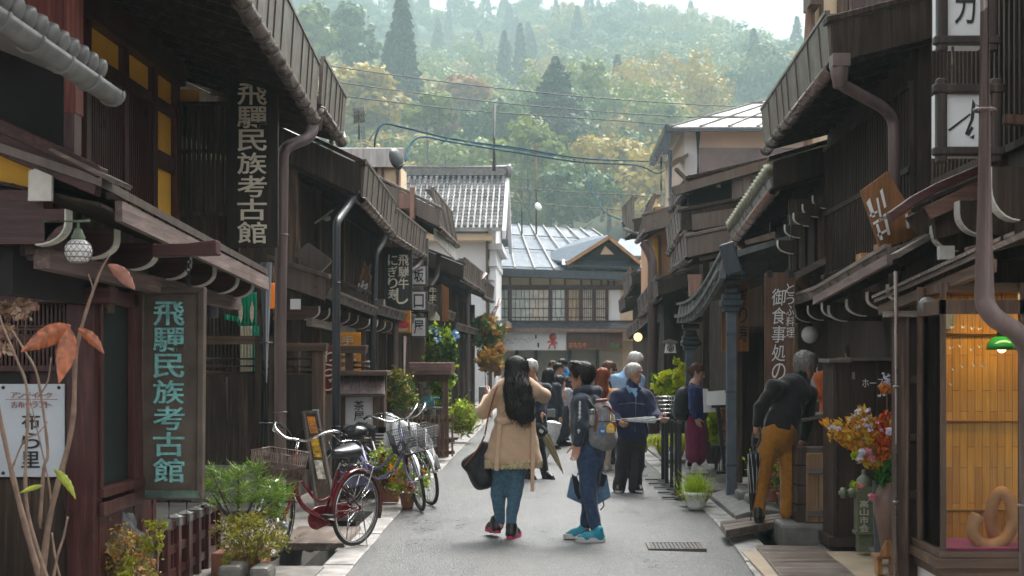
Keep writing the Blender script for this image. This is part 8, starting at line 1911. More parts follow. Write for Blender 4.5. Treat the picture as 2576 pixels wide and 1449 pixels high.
def M_skin(name, col):
	m, nt, b = nmat(name); f = noise(nt, coords(nt), 22, 4); r = ramp(nt, f, [(0.3, tuple(c*0.85 for c in col)), (0.7, tuple(c*1.1 for c in col))])
	nt.links.new(r.outputs['Color'], b.inputs['Base Color']); b.inputs['Roughness'].default_value = 0.5; b.inputs['Subsurface Weight'].default_value = 0.12; b.inputs['Subsurface Radius'].default_value = (0.02, 0.008, 0.004); b.inputs['Subsurface Scale'].default_value = 0.3
	return m
def M_hair(name, col):
	m, nt, b = nmat(name); f = noise(nt, coords(nt, (90, 90, 6)), 1.0, 4); r = ramp(nt, f, [(0.3, tuple(c*0.6 for c in col)), (0.7, tuple(min(1, c*1.5) for c in col))])
	nt.links.new(r.outputs['Color'], b.inputs['Base Color']); b.inputs['Roughness'].default_value = 0.55; b.inputs['Specular IOR Level'].default_value = 0.3; bump(nt, b, f, 0.7, 0.01); return m
M['skin'] = M_skin('warm_skin', (0.5, 0.27, 0.18)); M['skin2'] = M_skin('tanned_skin', (0.4, 0.2, 0.125)); M['skin3'] = M_skin('pale_skin', (0.56, 0.33, 0.25))
M['h_black'] = M_hair('black_hair', (0.013, 0.009, 0.008)); M['h_grey'] = M_hair('grey_hair', (0.42, 0.4, 0.37)); M['h_salt'] = M_hair('salt_grey_hair', (0.2, 0.185, 0.165)); M['h_white'] = M_hair('white_hair', (0.6, 0.58, 0.55)); M['h_red'] = M_hair('auburn_hair', (0.2, 0.045, 0.015)); M['h_brown'] = M_hair('brown_hair', (0.1, 0.045, 0.025))
def cl(n, c, **k): M[n] = M_cloth(n, c, **k)
cl('tan_coat', (0.52, 0.35, 0.225), fold=0.16, var=0.05); cl('blue_jeans', (0.075, 0.155, 0.22), fold=0.6, var=0.3, fscale=11); cl('indigo_jeans', (0.035, 0.06, 0.12), fold=0.6, var=0.35, fscale=11); cl('navy_hoodie', (0.032, 0.042, 0.058), fold=0.5); cl('navy_jacket', (0.02, 0.024, 0.062), fold=0.5); cl('charcoal_trousers', (0.028, 0.024, 0.028), fold=0.5); cl('royal_jacket', (0.022, 0.035, 0.13), fold=0.4); cl('maroon_skirt', (0.16, 0.012, 0.055), fold=0.3); cl('black_knit', (0.012, 0.011, 0.011), fold=0.4); cl('mustard_trousers', (0.3, 0.125, 0.014), fold=0.3, var=0.2, fscale=10); cl('rust_sweater', (0.42, 0.09, 0.02), fold=0.3); cl('sky_shirt', (0.22, 0.38, 0.58), fold=0.4); cl('dark_coat', (0.03, 0.035, 0.05), fold=0.4); cl('beige_cloth', (0.45, 0.36, 0.27), fold=0.4); cl('bright_blue', (0.02, 0.2, 0.45), fold=0.4); cl('grey_canvas', (0.2, 0.2, 0.205), fold=0.25, fscale=9); cl('orange_tan_coat', (0.5, 0.24, 0.08), fold=0.4); cl('lilac_grey', (0.42, 0.38, 0.4), fold=0.4); cl('black_nylon', (0.013, 0.013, 0.015), rough=0.5, fold=0.4); cl('light_blue_bag', (0.16, 0.27, 0.42), rough=0.5, fold=0.5); cl('lace', (0.5, 0.4, 0.23), fold=0.8, fscale=40); cl('umbrella_white', (0.62, 0.63, 0.63), rough=0.4, fold=0.3); cl('umbrella_tan', (0.3, 0.25, 0.13), rough=0.5, fold=0.3)
M['leather'] = M_plain('brown_leather', (0.2, 0.05, 0.025), 0.45, 0.2, 12); M['pinksole'] = M_plain('pink_sole', (0.55, 0.02, 0.1), 0.4, 0.1, 6, bmp=0); M['teal'] = M_plain('teal_mesh', (0.01, 0.26, 0.34), 0.5, 0.25, 20); M['palesole'] = M_plain('pale_sole', (0.55, 0.54, 0.52), 0.5, 0.1, 6, bmp=0); M['blackshoe'] = M_plain('black_shoe', (0.015, 0.014, 0.014), 0.35, 0.2, 8); M['yellowtag'] = M_plain('yellow_tag', (0.75, 0.42, 0.01), 0.4, 0.05, 4, bmp=0); M['bluetag'] = M_plain('blue_tag', (0.02, 0.15, 0.35), 0.4, 0.05, 4, bmp=0); M['lip'] = M_plain('lip', (0.36, 0.13, 0.1), 0.5, 0.1, 8, bmp=0); M['whiteshoe'] = M_plain('white_canvas_shoe', (0.6, 0.58, 0.55), 0.6, 0.1, 8)
def hand(S, w, d, side, curl=0.5, sc=1.0, up=None):
	"""palm and five separate fingers; w wrist, d pointing direction, side = direction of the thumb"""
	w = Vector(w); d = Vector(d).normalized(); sd = Vector(side); sd = (sd-d*sd.dot(d)).normalized(); nrm = d.cross(sd).normalized()
	if up is not None and nrm.dot(Vector(up)) < 0: nrm = -nrm
	pl = w+d*0.045*sc; S.cone(w, w+d*0.03*sc, 0.024*sc, 0.026*sc, 0.012)
	for o in (-0.026, -0.009, 0.009, 0.026): S.cone(w+d*0.02*sc+sd*o*0.7*sc, w+d*0.078*sc+sd*o*sc, 0.015*sc, 0.0125*sc, 0.012)
	for i, (o, L) in enumerate(((0.027, 0.07), (0.0095, 0.078), (-0.009, 0.073), (-0.026, 0.058))):
		p = w+d*0.078*sc+sd*o*sc; a = curl*(0.7+0.12*i); L *= sc; r = 0.0085*sc
		for j in range(3):
			q = a*(0.6+j*0.75); v = (d*math.cos(q)-nrm*math.sin(q)+sd*o*1.2); v.normalize(); e = p+v*L*(0.42, 0.32, 0.26)[j]; S.cone(p, e, r, r*0.9, 0.004); p = e; r *= 0.9
	p = w+d*0.022*sc+sd*0.026*sc
	for j in range(3):
		v = (d*(0.65+0.15*j)+sd*(0.75-0.3*j)-nrm*(0.25+0.3*curl*j)).normalized(); e = p+v*0.031*sc; S.cone(p, e, (0.0125, 0.0105, 0.009)[j]*sc, (0.0105, 0.009, 0.008)[j]*sc, 0.006); p = e
def head(S, c, f, up=(0, 0, 1), sc=1.0):
	c = Vector(c); f = Vector(f).normalized(); u = Vector(up); u = (u-f*u.dot(f)).normalized(); r = f.cross(u)
	A = lambda x, y, z: c+(r*x+f*y+u*z)*sc
	S.cone(A(0, -0.02, 0.035), A(0, 0.012, 0.035), 0.082*sc, 0.078*sc, 0.02); S.cone(A(0, 0.022, 0.0), A(0, 0.038, -0.07), 0.064*sc, 0.044*sc, 0.03); S.cone(A(0, 0.05, -0.085), A(0, 0.06, -0.098), 0.026*sc, 0.02*sc, 0.025)
	for x in (-1, 1):
		S.cone(A(x*0.045, 0.0, -0.03), A(x*0.02, 0.045, -0.085), 0.03*sc, 0.022*sc, 0.025); S.ball(A(x*0.036, 0.055, -0.015), 0.028*sc, 0.02)
		S.cone(A(x*0.075, -0.012, 0.02), A(x*0.078, -0.008, -0.025), 0.017*sc, 0.011*sc, 0.006); S.cone(A(x*0.012, 0.09, 0.032), A(x*0.045, 0.078, 0.03), 0.012*sc, 0.01*sc, 0.012)
		S.ball(A(x*0.032, 0.096, 0.012), 0.011*sc, 0.012, sub=True)
	S.cone(A(0, 0.088, 0.022), A(0, 0.108, -0.022), 0.008*sc, 0.013*sc, 0.01); S.cone(A(-0.012, 0.094, -0.027), A(0.012, 0.094, -0.027), 0.008*sc, 0.008*sc, 0.006)
	S.cone(A(-0.018, 0.084, -0.056), A(0.018, 0.084, -0.056), 0.01*sc, 0.01*sc, 0.008)
	return A
def face(A, parent, f, sc=1.0, glasses=False, brow='h_black', closed=False, sun=False):
	for x in (-1, 1):
		mb = MB(); mb.ball(A(x*0.032, 0.079, 0.011), 0.0115*sc, 10); e = mb.build('eye', 'palesole', parent); mb = MB(); mb.ball(A(x*0.032, 0.0865, 0.0105), 0.0062*sc, 8); mb.build('iris', 'ink', e)
		mb = MB(); mb.tube([A(x*0.014, 0.099, 0.033), A(x*0.034, 0.095, 0.039), A(x*0.052, 0.082, 0.034)], [0.0035*sc, 0.004*sc, 0.002*sc], 6); mb.build('eyebrow', brow, parent)
		mb = MB(); mb.tube([A(x*0.018, 0.0915, 0.017), A(x*0.032, 0.0915, 0.0195), A(x*0.046, 0.083, 0.014)], 0.0022*sc, 5); mb.build('eyelid', brow, parent)
	mb = MB(); mb.tube([A(-0.022, 0.089, -0.0555), A(0, 0.0955, -0.0545), A(0.022, 0.089, -0.0555)], [0.002*sc, 0.004*sc, 0.002*sc], 6); mb.build('mouth', 'lip', parent)
	if glasses or sun:
		g_ = MB()
		for x in (-1, 1):
			pts = [A(x*0.034+0.024*math.cos(t)*1.0, 0.108-0.01*abs(math.cos(t)), 0.01+0.018*math.sin(t)) for t in [k*6.283/14 for k in range(15)]]; g_.tube(pts, 0.0026*sc, 5); g_.tube([A(x*0.058, 0.1, 0.016), A(x*0.08, 0.0, 0.018)], 0.0024*sc, 5)
			if sun: g_.add([A(x*0.034+0.024*math.cos(k*6.283/14), 0.106, 0.01+0.018*math.sin(k*6.283/14)) for k in range(14)], [tuple(range(14))])
		g_.tube([A(-0.012, 0.11, 0.014), A(0.012, 0.11, 0.014)], 0.0024*sc, 5); g_.build('glasses', 'iron', parent)
def hair_cap(S, A, sc=1.0, thick=0.013, back=0.0, fringe=0.055, sideburn=-0.01, low=-0.045):
	S.cone(A(0, -0.028, 0.042), A(0, 0.006, 0.044), (0.082+thick)*sc, (0.077+thick)*sc, 0.02); S.cone(A(0, -0.05, 0.02), A(0, -0.045, low), 0.06*sc, 0.04*sc, 0.03)
	S.cone(A(-0.05, 0.1, fringe-0.075), A(0.05, 0.1, fringe-0.075), 0.062*sc, 0.062*sc, 0.012, sub=True); S.cone(A(-0.1, 0.048, -0.06), A(0.1, 0.048, -0.06), 0.055*sc, 0.055*sc, 0.012, sub=True)
	for x in (-1, 1): S.cone(A(x*0.085, 0.012, sideburn-0.06), A(x*0.085, -0.008, 0.0), 0.03*sc, 0.02*sc, 0.008, sub=True)
def shoe(parent, heel, d, L=0.27, mat='blackshoe', sole='rubber', z0=0.0, w=0.044, tilt=0.0, sole_h=0.025, high=0.085):
	"""heel = back of the sole on the ground"""
	h = Vector(heel); h.z = max(h.z, 0.033); d = Vector((d[0], d[1], 0)).normalized(); d = (d*math.cos(tilt)-Vector((0, 0, 1))*math.sin(tilt)); u = Vector((0, 0, 1)); u = (u-d*u.dot(d)).normalized(); s_ = d.cross(u)
	S = SDF(0.006); A = lambda x, y, z: h+s_*x+d*y+u*z
	S.cone(A(0, 0.045, 0.045), A(0, L*0.62, 0.042), w*0.86, w*0.95, 0.02, (1, 1, 1)); S.cone(A(0, L*0.62, 0.035), A(0, L-0.045, 0.03), w*0.95, w*0.72, 0.02); S.cone(A(0, 0.05, 0.05), A(0, 0.06, high+0.02), w*0.85, w*0.95, 0.02); S.cone(A(0, 0.07, high), A(0, L*0.6, 0.05), w*0.75, w*0.7, 0.03)
	S.cone(A(-0.2, 0.5*L, -0.03), A(0.2, 0.5*L, -0.03), 0.03, 0.03, 0.01, sub=True)
	o = emit('shoe', S, mat, parent)
	mb = MB(); out = []
	for k in range(20):
		t = 2*math.pi*k/20; y = L/2-0.5*L*math.cos(t); ww = (w+0.004)*(abs(math.sin(t))**0.6)*(0.82+0.2*(y/L)); out.append((ww if math.sin(t) >= 0 else -ww, y))
	mb.loft([A(x, y, 0) for x, y in out], [A(x, y, sole_h) for x, y in out]); mb.build('sole', sole, o, bev=0.004); return o
def trousers(S, hipc, lh, lk, la, rh, rk, ra, r=(0.105, 0.072, 0.058), rp=0.15, fl=(1, 1, 1), fp=None):
	S.cone(hipc, (Vector(lh)+Vector(rh))/2, rp, rp*0.96, 0.04, fp or fl)
	for h, k, a in ((lh, lk, la), (rh, rk, ra)): S.cone(h, k, r[0], r[1], 0.035, fl); S.cone(k, a, r[1], r[2], 0.025, fl)
def basebody(S, J, c, sc=1.0):
	"""neck, trunk, limbs under the clothes, so the body is one continuous figure"""
	S.cone(J['neck'], Vector(c)+Vector((0, 0, -0.05)), 0.052*sc, 0.05*sc, 0.03); S.cone(J['chest'], J['pelvis'], 0.11*sc, 0.1*sc, 0.05); S.cone(J['neck'], J['chest'], 0.06*sc, 0.1*sc, 0.05)
	for a in 'lr':
		S.cone(J['chest'], J[a+'s'], 0.06*sc, 0.045*sc, 0.04); S.cone(J[a+'s'], J[a+'e'], 0.042*sc, 0.034*sc, 0.02); S.cone(J[a+'e'], J[a+'w'], 0.035*sc, 0.024*sc, 0.02)
		S.cone(J['pelvis'], J[a+'h'], 0.09*sc, 0.07*sc, 0.04); S.cone(J[a+'h'], J[a+'k'], 0.07*sc, 0.05*sc, 0.03); S.cone(J[a+'k'], J[a+'a'], 0.048*sc, 0.034*sc, 0.02); S.cone(J[a+'a'], J[a+'a']+Vector((0, 0, -0.04)), 0.034*sc, 0.034*sc, 0.02)
def jewel(tab, Y): return {k: P(u, v, Y+d) for k, (u, v, d) in tab.items()}
def person(label, Y, zb, tab, hf, skin='skin', res=0.009, hs=1.0, hc=0.35, group=None, hdir=None, up=(0, 0, 1)):
	J = jewel(tab, Y); S = SDF(res); base = (J['pelvis'].x, J['pelvis'].y, zb); A = head(S, J['head'], hf, up, hs); basebody(S, J, J['head'], hs)
	for a in 'lr':
		d = (hdir or {}).get(a, (J[a+'w']-J[a+'e'])); f = Vector(hf); f.z = 0; hand(S, J[a+'w'], d, f if abs(Vector(d).normalized().dot(f.normalized())) < 0.8 else Vector((0, 0, 1)), hc, 1.0 if res < 0.011 else 1.1)
	o = emit('person', S, skin, None, base); tag(o, label, 'person', group); return o, J, A
def sleeve(S, J, a, r=(0.062, 0.052, 0.042), fl=(1, 1, 1), cut=0.86):
	S.cone(J[a+'s'], J[a+'e'], r[0], r[1], 0.03); S.cone(J[a+'e'], J[a+'e'].lerp(J[a+'w'], cut), r[1], r[2], 0.02)
Y = 12.75
p1, J, A = person('long haired woman in a tan belted coat and blue jeans, seen from behind', Y, 0.03,
	dict(head=(1301, 936, 0.02), neck=(1300, 972, 0), chest=(1298, 1000, 0), pelvis=(1283, 1130, 0), ls=(1256, 985, 0.0), le=(1217, 1036, 0.08), lw=(1228, 1000, 0.27), rs=(1345, 985, 0.0), re=(1368, 996, 0.15), rw=(1335, 985, 0.36),
		 lh=(1256, 1150, 0), lk=(1254, 1240, 0.04), la=(1258, 1312, 0.1), rh=(1304, 1150, 0), rk=(1295, 1242, 0), ra=(1284, 1318, -0.02)), (0.15, 1, -0.1), 'skin3', 0.008)
S = SDF(0.009); f_ = (1, 0.74, 1)
S.cone(P(1300, 985, Y), P(1297, 1050, Y), 0.172, 0.163, 0.04, f_); S.cone(P(1297, 1050, Y), P(1286, 1152, Y), 0.163, 0.268, 0.03, f_); S.cone(P(1268, 978, Y), P(1333, 978, Y), 0.075, 0.075, 0.05); S.cone(J['neck'], J['neck']+Vector((0, 0, 0.02)), 0.075, 0.065, 0.03)
sleeve(S, J, 'l', (0.07, 0.06, 0.05)); sleeve(S, J, 'r', (0.07, 0.062, 0.05)); cx = P(1290, 1100, Y).x; zw = ZV(1055, Y); zh = ZV(1159, Y)
S.cone(P(1286, 1159, Y)+Vector((0, 0, -0.3)), P(1286, 1159, Y)+Vector((0, 0, -0.31)), 0.3, 0.3, 0.004, (2, 2, 1), sub=True)
S.fold = lambda X, Y_, Z: 0.011*np.clip((zw-Z)/0.35, 0, 1)*np.sin((X-cx)*26*(1-0.35*np.clip((zw-Z)/0.4, 0, 1)))+0.004*np.sin(X*31+Z*22)*np.sin(Z*27+X*9)-0.008*np.exp(-((Z-zw)/0.02)**2)
emit('coat', S, 'tan_coat', p1)
mb = MB(); c0 = P(1286, 1159, Y)
def lace(a, b):
	t = a*2*math.pi; r_ = 0.268+0.012*math.sin(t*12); z = c0.z+0.012-b*(0.066+0.012*abs(math.sin(a*46*math.pi))); return (c0.x+r_*math.cos(t), Y+0.74*r_*math.sin(t), z)
mb.grid(lace, 230, 5); mb.build('lace_hem', 'lace', p1, solid=0.004)
mb = MB(); yb = Y-0.135
mb.beam(P(1250, 1056, Y-0.11), P(1345, 1056, Y-0.11), 0.03, 0.05, (0, 1, 0)); mb.build('belt', 'tan_coat', p1, bev=0.005)
S = SDF(0.007); q = P(1296, 1056, yb); S.cone(q, q+Vector((-0.13, 0, -0.02)), 0.016, 0.034, 0.01, (1, 0.5, 1)); S.cone(q, q+Vector((0.12, 0, 0.012)), 0.016, 0.034, 0.01, (1, 0.5, 1)); S.ball(q, 0.026); emit('belt_bow', S, 'tan_coat', p1)
mb = MB(); mb.prism([P(1252, 1062, yb), P(1262, 1062, yb), P(1254, 1185, Y-0.24), P(1243, 1183, Y-0.24)], (0, -0.008, 0)); mb.build('belt_tail', 'tan_coat', p1, bev=0.003)
mb = MB(); mb.prism([P(1338, 1062, yb), P(1347, 1062, yb), P(1344, 1236, Y-0.24), P(1334, 1236, Y-0.24)], (0, -0.008, 0)); mb.build('belt_tail', 'tan_coat', p1, bev=0.003)
S = SDF(0.008); trousers(S, P(1282, 1130, Y), J['lh'], J['lk'], J['la'], J['rh'], J['rk'], J['ra'], (0.1, 0.066, 0.046), 0.155, (1, 1, 1), (1, 0.85, 1)); S.fold = wrinkle(0.0045, 1); emit('jeans', S, 'blue_jeans', p1)
S = SDF(0.007); hair_cap(S, A, 1.0, 0.016); S.cone(A(0, -0.05, 0.03), P(1301, 985, Y-0.12), 0.1, 0.115, 0.03, (1, 0.62, 1)); S.cone(P(1301, 985, Y-0.12), P(1310, 1028, Y-0.15), 0.118, 0.115, 0.03, (1, 0.5, 1)); S.cone(P(1304, 1028, Y-0.15), P(1318, 1052, Y-0.16), 0.1, 0.045, 0.03, (1, 0.5, 1)); S.cone(P(1325, 1010, Y-0.14), P(1335, 1048, Y-0.14), 0.06, 0.03, 0.03, (1, 0.5, 1)); S.cone(P(1283, 990, Y-0.14), P(1280, 1042, Y-0.15), 0.05, 0.012, 0.02, (1, 0.5, 1))
S.fold = lambda X, Y_, Z: 0.0022*np.sin(X*150+9*np.sin(Z*6+X*20))*np.clip((ZV(935, 12.75)-Z)/0.1, 0, 1)+0.003*np.sin(X*43+5*np.sin(Z*5+X*12)); emit('hair', S, 'h_black', p1)
for hp_, dr in ((P(1254, 1342, Y+0.06), (-0.45, 1)), (P(1281, 1358, Y-0.08), (0.3, 1))):
	o = shoe(p1, hp_, dr, 0.255, 'blackshoe', 'pinksole', sole_h=0.05, w=0.053, high=0.095); mb = MB(); d_ = Vector((dr[0], dr[1], 0)).normalized(); mb.lathe([(0.046, 0.03), (0.045, 0.06), (0.036, 0.1)], hp_+d_*0.05, 16); mb.build('heel_counter', 'pinksole', o)
s = thing('shoulder_bag', 'large dark slouchy shoulder bag with red trim hanging at the tan coat woman\'s side', 'bag', P(1200, 1230, Y))
S = SDF(0.009); S.cone(P(1222, 1125, Y-0.02), P(1215, 1200, Y-0.02), 0.05, 0.085, 0.05, (1, 0.8, 1)); S.cone(P(1178, 1165, Y-0.02), P(1212, 1208, Y-0.02), 0.05, 0.085, 0.06, (1, 0.8, 1)); S.cone(P(1172, 1170, Y-0.02), P(1222, 1125, Y-0.02), 0.03, 0.035, 0.05); S.fold = wrinkle(0.004, 5); emit('bag_body', S, 'black_nylon', s)
mb = MB(); mb.tube(smooth_path([P(1168, 1172, Y-0.09), P(1195, 1140, Y-0.09), P(1218, 1098, Y-0.06), P(1228, 1050, Y-0.05), P(1246, 985, Y-0.08), P(1256, 962, Y)], 5), 0.014, 8, flat=0.5); mb.build('strap', 'leather', s); mb = MB(); mb.ring(P(1219, 1094, Y-0.07), 0.02, 0.005, (1, 0, 0), 14, 5); mb.build('ring', 'chrome', s)
Y = 12.55
p2, J, A = person('young man with glasses in a dark hooded top and jeans, facing left with a backpack', Y, 0.03,
	dict(head=(1462, 949, 0), neck=(1474, 990, 0.02), chest=(1476, 1030, 0.02), pelvis=(1485, 1125, 0), ls=(1462, 1012, -0.17), le=(1461, 1072, -0.22), lw=(1454, 1118, -0.2), rs=(1482, 1012, 0.19), re=(1490, 1078, 0.24), rw=(1484, 1120, 0.2),
		 lh=(1478, 1140, -0.08), lk=(1478, 1230, -0.06), la=(1498, 1326, -0.05), rh=(1496, 1140, 0.08), rk=(1484, 1238, 0.1), ra=(1474, 1316, 0.12)), (-0.96, 0.28, -0.03), 'skin', 0.008, hdir={'l': (-0.25, 0, -1)})
face(A, p2, None, 1.0, True)
S = SDF(0.008); S.cone(P(1474, 1020, Y), P(1482, 1128, Y), 0.145, 0.148, 0.05, (1, 1.15, 1)); S.cone(P(1466, 1010, Y-0.13), P(1484, 1010, Y+0.15), 0.07, 0.07, 0.05); sleeve(S, J, 'l', (0.072, 0.062, 0.045), cut=0.9); sleeve(S, J, 'r', (0.07, 0.06, 0.045)); S.cone(J['neck'], J['neck']+Vector((-0.01, 0, 0.02)), 0.085, 0.075, 0.03); S.fold = wrinkle(0.005, 2); emit('hooded_top', S, 'navy_hoodie', p2)
S = SDF(0.008);
for a, b in (((1452, 988, -0.06), (1478, 982, -0.1)), ((1478, 982, -0.1), (1502, 984, 0.0)), ((1502, 984, 0.0), (1480, 984, 0.12)), ((1484, 994, -0.06), (1500, 1000, 0.02))): S.cone(P(a[0], a[1], Y+a[2]), P(b[0], b[1], Y+b[2]), 0.042, 0.045, 0.03)
emit('hood', S, 'navy_hoodie', p2)
mb = MB()
for k in range(15):
	t = k/14; q = J['ls'].lerp(J['le'], t*1.25-0.02) if t < 0.8 else J['le'].lerp(J['lw'], (t-0.8)*1.6); r_ = 0.073-0.016*t; q = q+Vector((-0.012, -r_, 0.0)); mb.obox(q, Vector((0.009+0.004*math.sin(k*3), 0, 0.0)), Vector((0, 0.002, 0)), Vector((0.003*math.sin(k*2), 0, 0.009)))
mb.build('sleeve_print', 'palesole', p2)
S = SDF(0.008); trousers(S, P(1484, 1118, Y), J['lh'], J['lk'], J['la'], J['rh'], J['rk'], J['ra'], (0.1, 0.07, 0.053), 0.14, (1, 1, 1), (0.98, 1.1, 1)); S.fold = wrinkle(0.004, 3, 30, 24); emit('jeans', S, 'indigo_jeans', p2)
S = SDF(0.006); hair_cap(S, A, 1.0, 0.02, fringe=0.075, low=-0.03)
for k in range(9): S.cone(A((k-4)*0.014, 0.02+0.01*math.sin(k*2), 0.12), A((k-4)*0.016, 0.075+0.012*math.sin(k*3), 0.135+0.01*math.sin(k)), 0.02, 0.009, 0.012)
S.fold = lambda X, Y_, Z: 0.003*np.sin(X*120+Y_*90+Z*60)*np.sin(Z*110-X*50); emit('hair', S, 'h_black', p2)
shoe(p2, P(1523, 1364, Y-0.08), (-1, 0.05), 0.265, 'teal', 'palesole', sole_h=0.045); shoe(p2, P(1487, 1354, Y+0.14), (-1, -0.1), 0.25, 'teal', 'palesole', sole_h=0.045)
s = thing('backpack', 'grey canvas backpack with brown leather trim on the young man\'s back', 'backpack', P(1512, 1129, Y))
S = SDF(0.008); S.cone(P(1506, 1038, Y-0.05), P(1510, 1098, Y-0.06), 0.115, 0.135, 0.05, (0.95, 1.05, 1)); S.cone(P(1526, 1052, Y-0.02), P(1528, 1100, Y-0.02), 0.09, 0.105, 0.05, (0.8, 1.1, 1)); S.cone(P(1494, 1024, Y-0.03), P(1515, 1024, Y-0.03), 0.07, 0.06, 0.05); S.cone(P(1492, 1080, Y-0.12), P(1496, 1108, Y-0.12), 0.06, 0.06, 0.04); S.fold = wrinkle(0.003, 7); emit('body', S, 'grey_canvas', s)
yq = Y-0.215
S = SDF(0.006); S.cone(P(1487, 1016, Y-0.1), P(1500, 1008, Y-0.12), 0.014, 0.014, 0.01); S.cone(P(1500, 1008, Y-0.12), P(1526, 1006, Y-0.1), 0.014, 0.014, 0.01); emit('handle', S, 'leather', s)
for pts in ([(1484, 1012, -0.12), (1483, 1024, -0.14), (1492, 1033, -0.15)], [(1500, 1028, -0.16), (1502, 1050, -0.19), (1496, 1086, -0.205)], [(1500, 1034, -0.16), (1524, 1020, -0.13), (1545, 1040, -0.1)]):
	mb = MB(); mb.tube(smooth_path([P(u, v, Y+d) for u, v, d in pts], 5), 0.009, 6); mb.build('trim', 'leather', s)
mb = MB(); mb.tube(smooth_path([P(1506, 1060, Y-0.19), P(1525, 1060, Y-0.17), P(1550, 1057, Y-0.1)], 5), 0.005, 5); mb.build('zip', 'ink', s)
mb = MB(); mb.obox(P(1544, 1073, Y-0.13), Vector((0.02, 0.01, 0)), Vector((0, 0.01, 0)), Vector((0, 0, 0.045))); mb.build('patch', 'leather', s, bev=0.004)
mb = MB(); mb.tube([P(1463, 1003, Y-0.2), P(1480, 1005, Y-0.19), P(1494, 1025, Y-0.14)], 0.02, 8, flat=0.4); mb.build('shoulder_strap', 'grey_canvas', s)
t = thing('bottle', 'clear bottle with a grey cap in the backpack side pocket', 'bottle', P(1487, 1070, Y-0.17)); c = P(1487, 1070, Y-0.185); mb = MB(); mb.lathe([(0.03, 0), (0.034, 0.01), (0.034, 0.085), (0.028, 0.095)], c, 16); mb.build('flask', M_plain('grey_clear_plastic', (0.28, 0.27, 0.25), 0.15, 0.2, 8, bmp=0), t); mb = MB(); mb.lathe([(0.03, 0.095), (0.032, 0.1), (0.032, 0.135), (0.028, 0.14)], c, 16); mb.build('cap', 'greyarc', t)
for nm, mt, u, v, w_, h_ in (('blue', 'bluetag', 1516, 1083, 9, 20), ('yellow', 'yellowtag', 1536, 1078, 10, 22)):
	t = thing('luggage_tag', nm+' luggage tag dangling from the grey backpack', 'tag', P(u, v+h_/2, Y-0.23)); mb = MB(); mb.frpoly([(u-w_, v-h_*0.2), (u-w_*0.4, v-h_*0.55), (u+w_*0.4, v-h_*0.55), (u+w_, v-h_*0.2), (u+w_, v+h_*0.5), (u-w_, v+h_*0.5)], Y-0.232, 0.012); mb.build('plate', mt, t, bev=0.004); mb = MB(); mb.tube([P(u, v-h_*0.5, Y-0.225), P(u, v-h_*1.6, Y-0.2)], 0.003, 5); mb.build('cord', mt, t); mb = MB(); mb.fr(u-w_*0.5, v-1, u+w_*0.5, v+4, Y-0.236, 0.005); mb.build('label_patch', 'palesole', t)
s = thing('shopping_bag', 'open light blue and black carrier bag hanging behind the young man\'s legs', 'bag', P(1482, 1266, Y+0.25))
mb = MB(); yq = Y+0.24
mb.loft([P(1424, 1250, yq), P(1465, 1266, yq), P(1505, 1266, yq), P(1538, 1250, yq), P(1500, 1268, yq+0.2), P(1460, 1268, yq+0.2)], [P(1436, 1196, yq-0.03), P(1462, 1225, yq-0.05), P(1500, 1225, yq-0.05), P(1528, 1195, yq-0.03), P(1515, 1205, yq+0.24), P(1445, 1205, yq+0.24)]); mb.build('body', 'light_blue_bag', s, bev=0.01)
for q in ([(1438, 1192), (1452, 1200), (1470, 1250), (1455, 1258), (1446, 1240)], [(1490, 1200), (1515, 1190), (1528, 1196), (1520, 1222), (1498, 1228)]):
	mb = MB(); mb.frpoly(q, yq-0.07, 0.02); mb.build('black_lining', 'black_nylon', s, bev=0.004)
mb = MB(); mb.tube(smooth_path([P(1450, 1200, yq), P(1478, 1150, yq), P(1484, 1130, Y+0.2), P(1490, 1150, yq), P(1516, 1200, yq)], 5), 0.008, 6); mb.tube([P(1526, 1200, yq-0.03), P(1518, 1172, yq-0.02)], 0.006, 5); mb.tube(smooth_path([P(1516, 1258, yq-0.02), P(1519, 1272, yq-0.02), P(1510, 1283, yq-0.02)], 4), 0.006, 5); mb.build('handles', 'black_nylon', s)
Y = 17.2
p3, J, A = person('old man with grey hair in a navy zip jacket, standing and holding a white umbrella', Y, 0.03,
	dict(head=(1596, 940, -0.02), neck=(1592, 972, 0), chest=(1589, 1010, 0), pelvis=(1588, 1095, 0), ls=(1550, 1000, 0), le=(1543, 1048, -0.1), lw=(1560, 1062, -0.28), rs=(1629, 1000, 0), re=(1646, 1042, -0.08), rw=(1660, 1052, -0.24),
		 lh=(1571, 1105, 0), lk=(1566, 1170, 0), la=(1557, 1228, 0), rh=(1605, 1105, 0), rk=(1602, 1170, 0), ra=(1597, 1228, 0)), (0.72, -0.68, 0), 'skin2', 0.009, hc=0.9)
face(A, p3, None, brow='h_grey')
S = SDF(0.01); S.cone(P(1589, 1005, Y), P(1589, 1085, Y), 0.185, 0.2, 0.05, (1, 0.72, 1)); S.cone(P(1556, 996, Y), P(1624, 996, Y), 0.075, 0.075, 0.06); sleeve(S, J, 'l', (0.082, 0.07, 0.05)); sleeve(S, J, 'r', (0.082, 0.07, 0.05)); S.cone(J['neck'], J['neck']+Vector((0, 0, 0.03)), 0.085, 0.078, 0.03); S.ball(J['neck']+Vector((0.06, -0.13, 0.0)), 0.06, 0.02, sub=True); S.fold = wrinkle(0.006, 4); emit('jacket', S, 'navy_jacket', p3)
mb = MB(); mb.prism([P(1583, 975, Y-0.11), P(1608, 978, Y-0.11), P(1600, 1002, Y-0.14)], (0, 0.05, 0)); mb.build('shirt', 'sky_shirt', p3, bev=0.006)
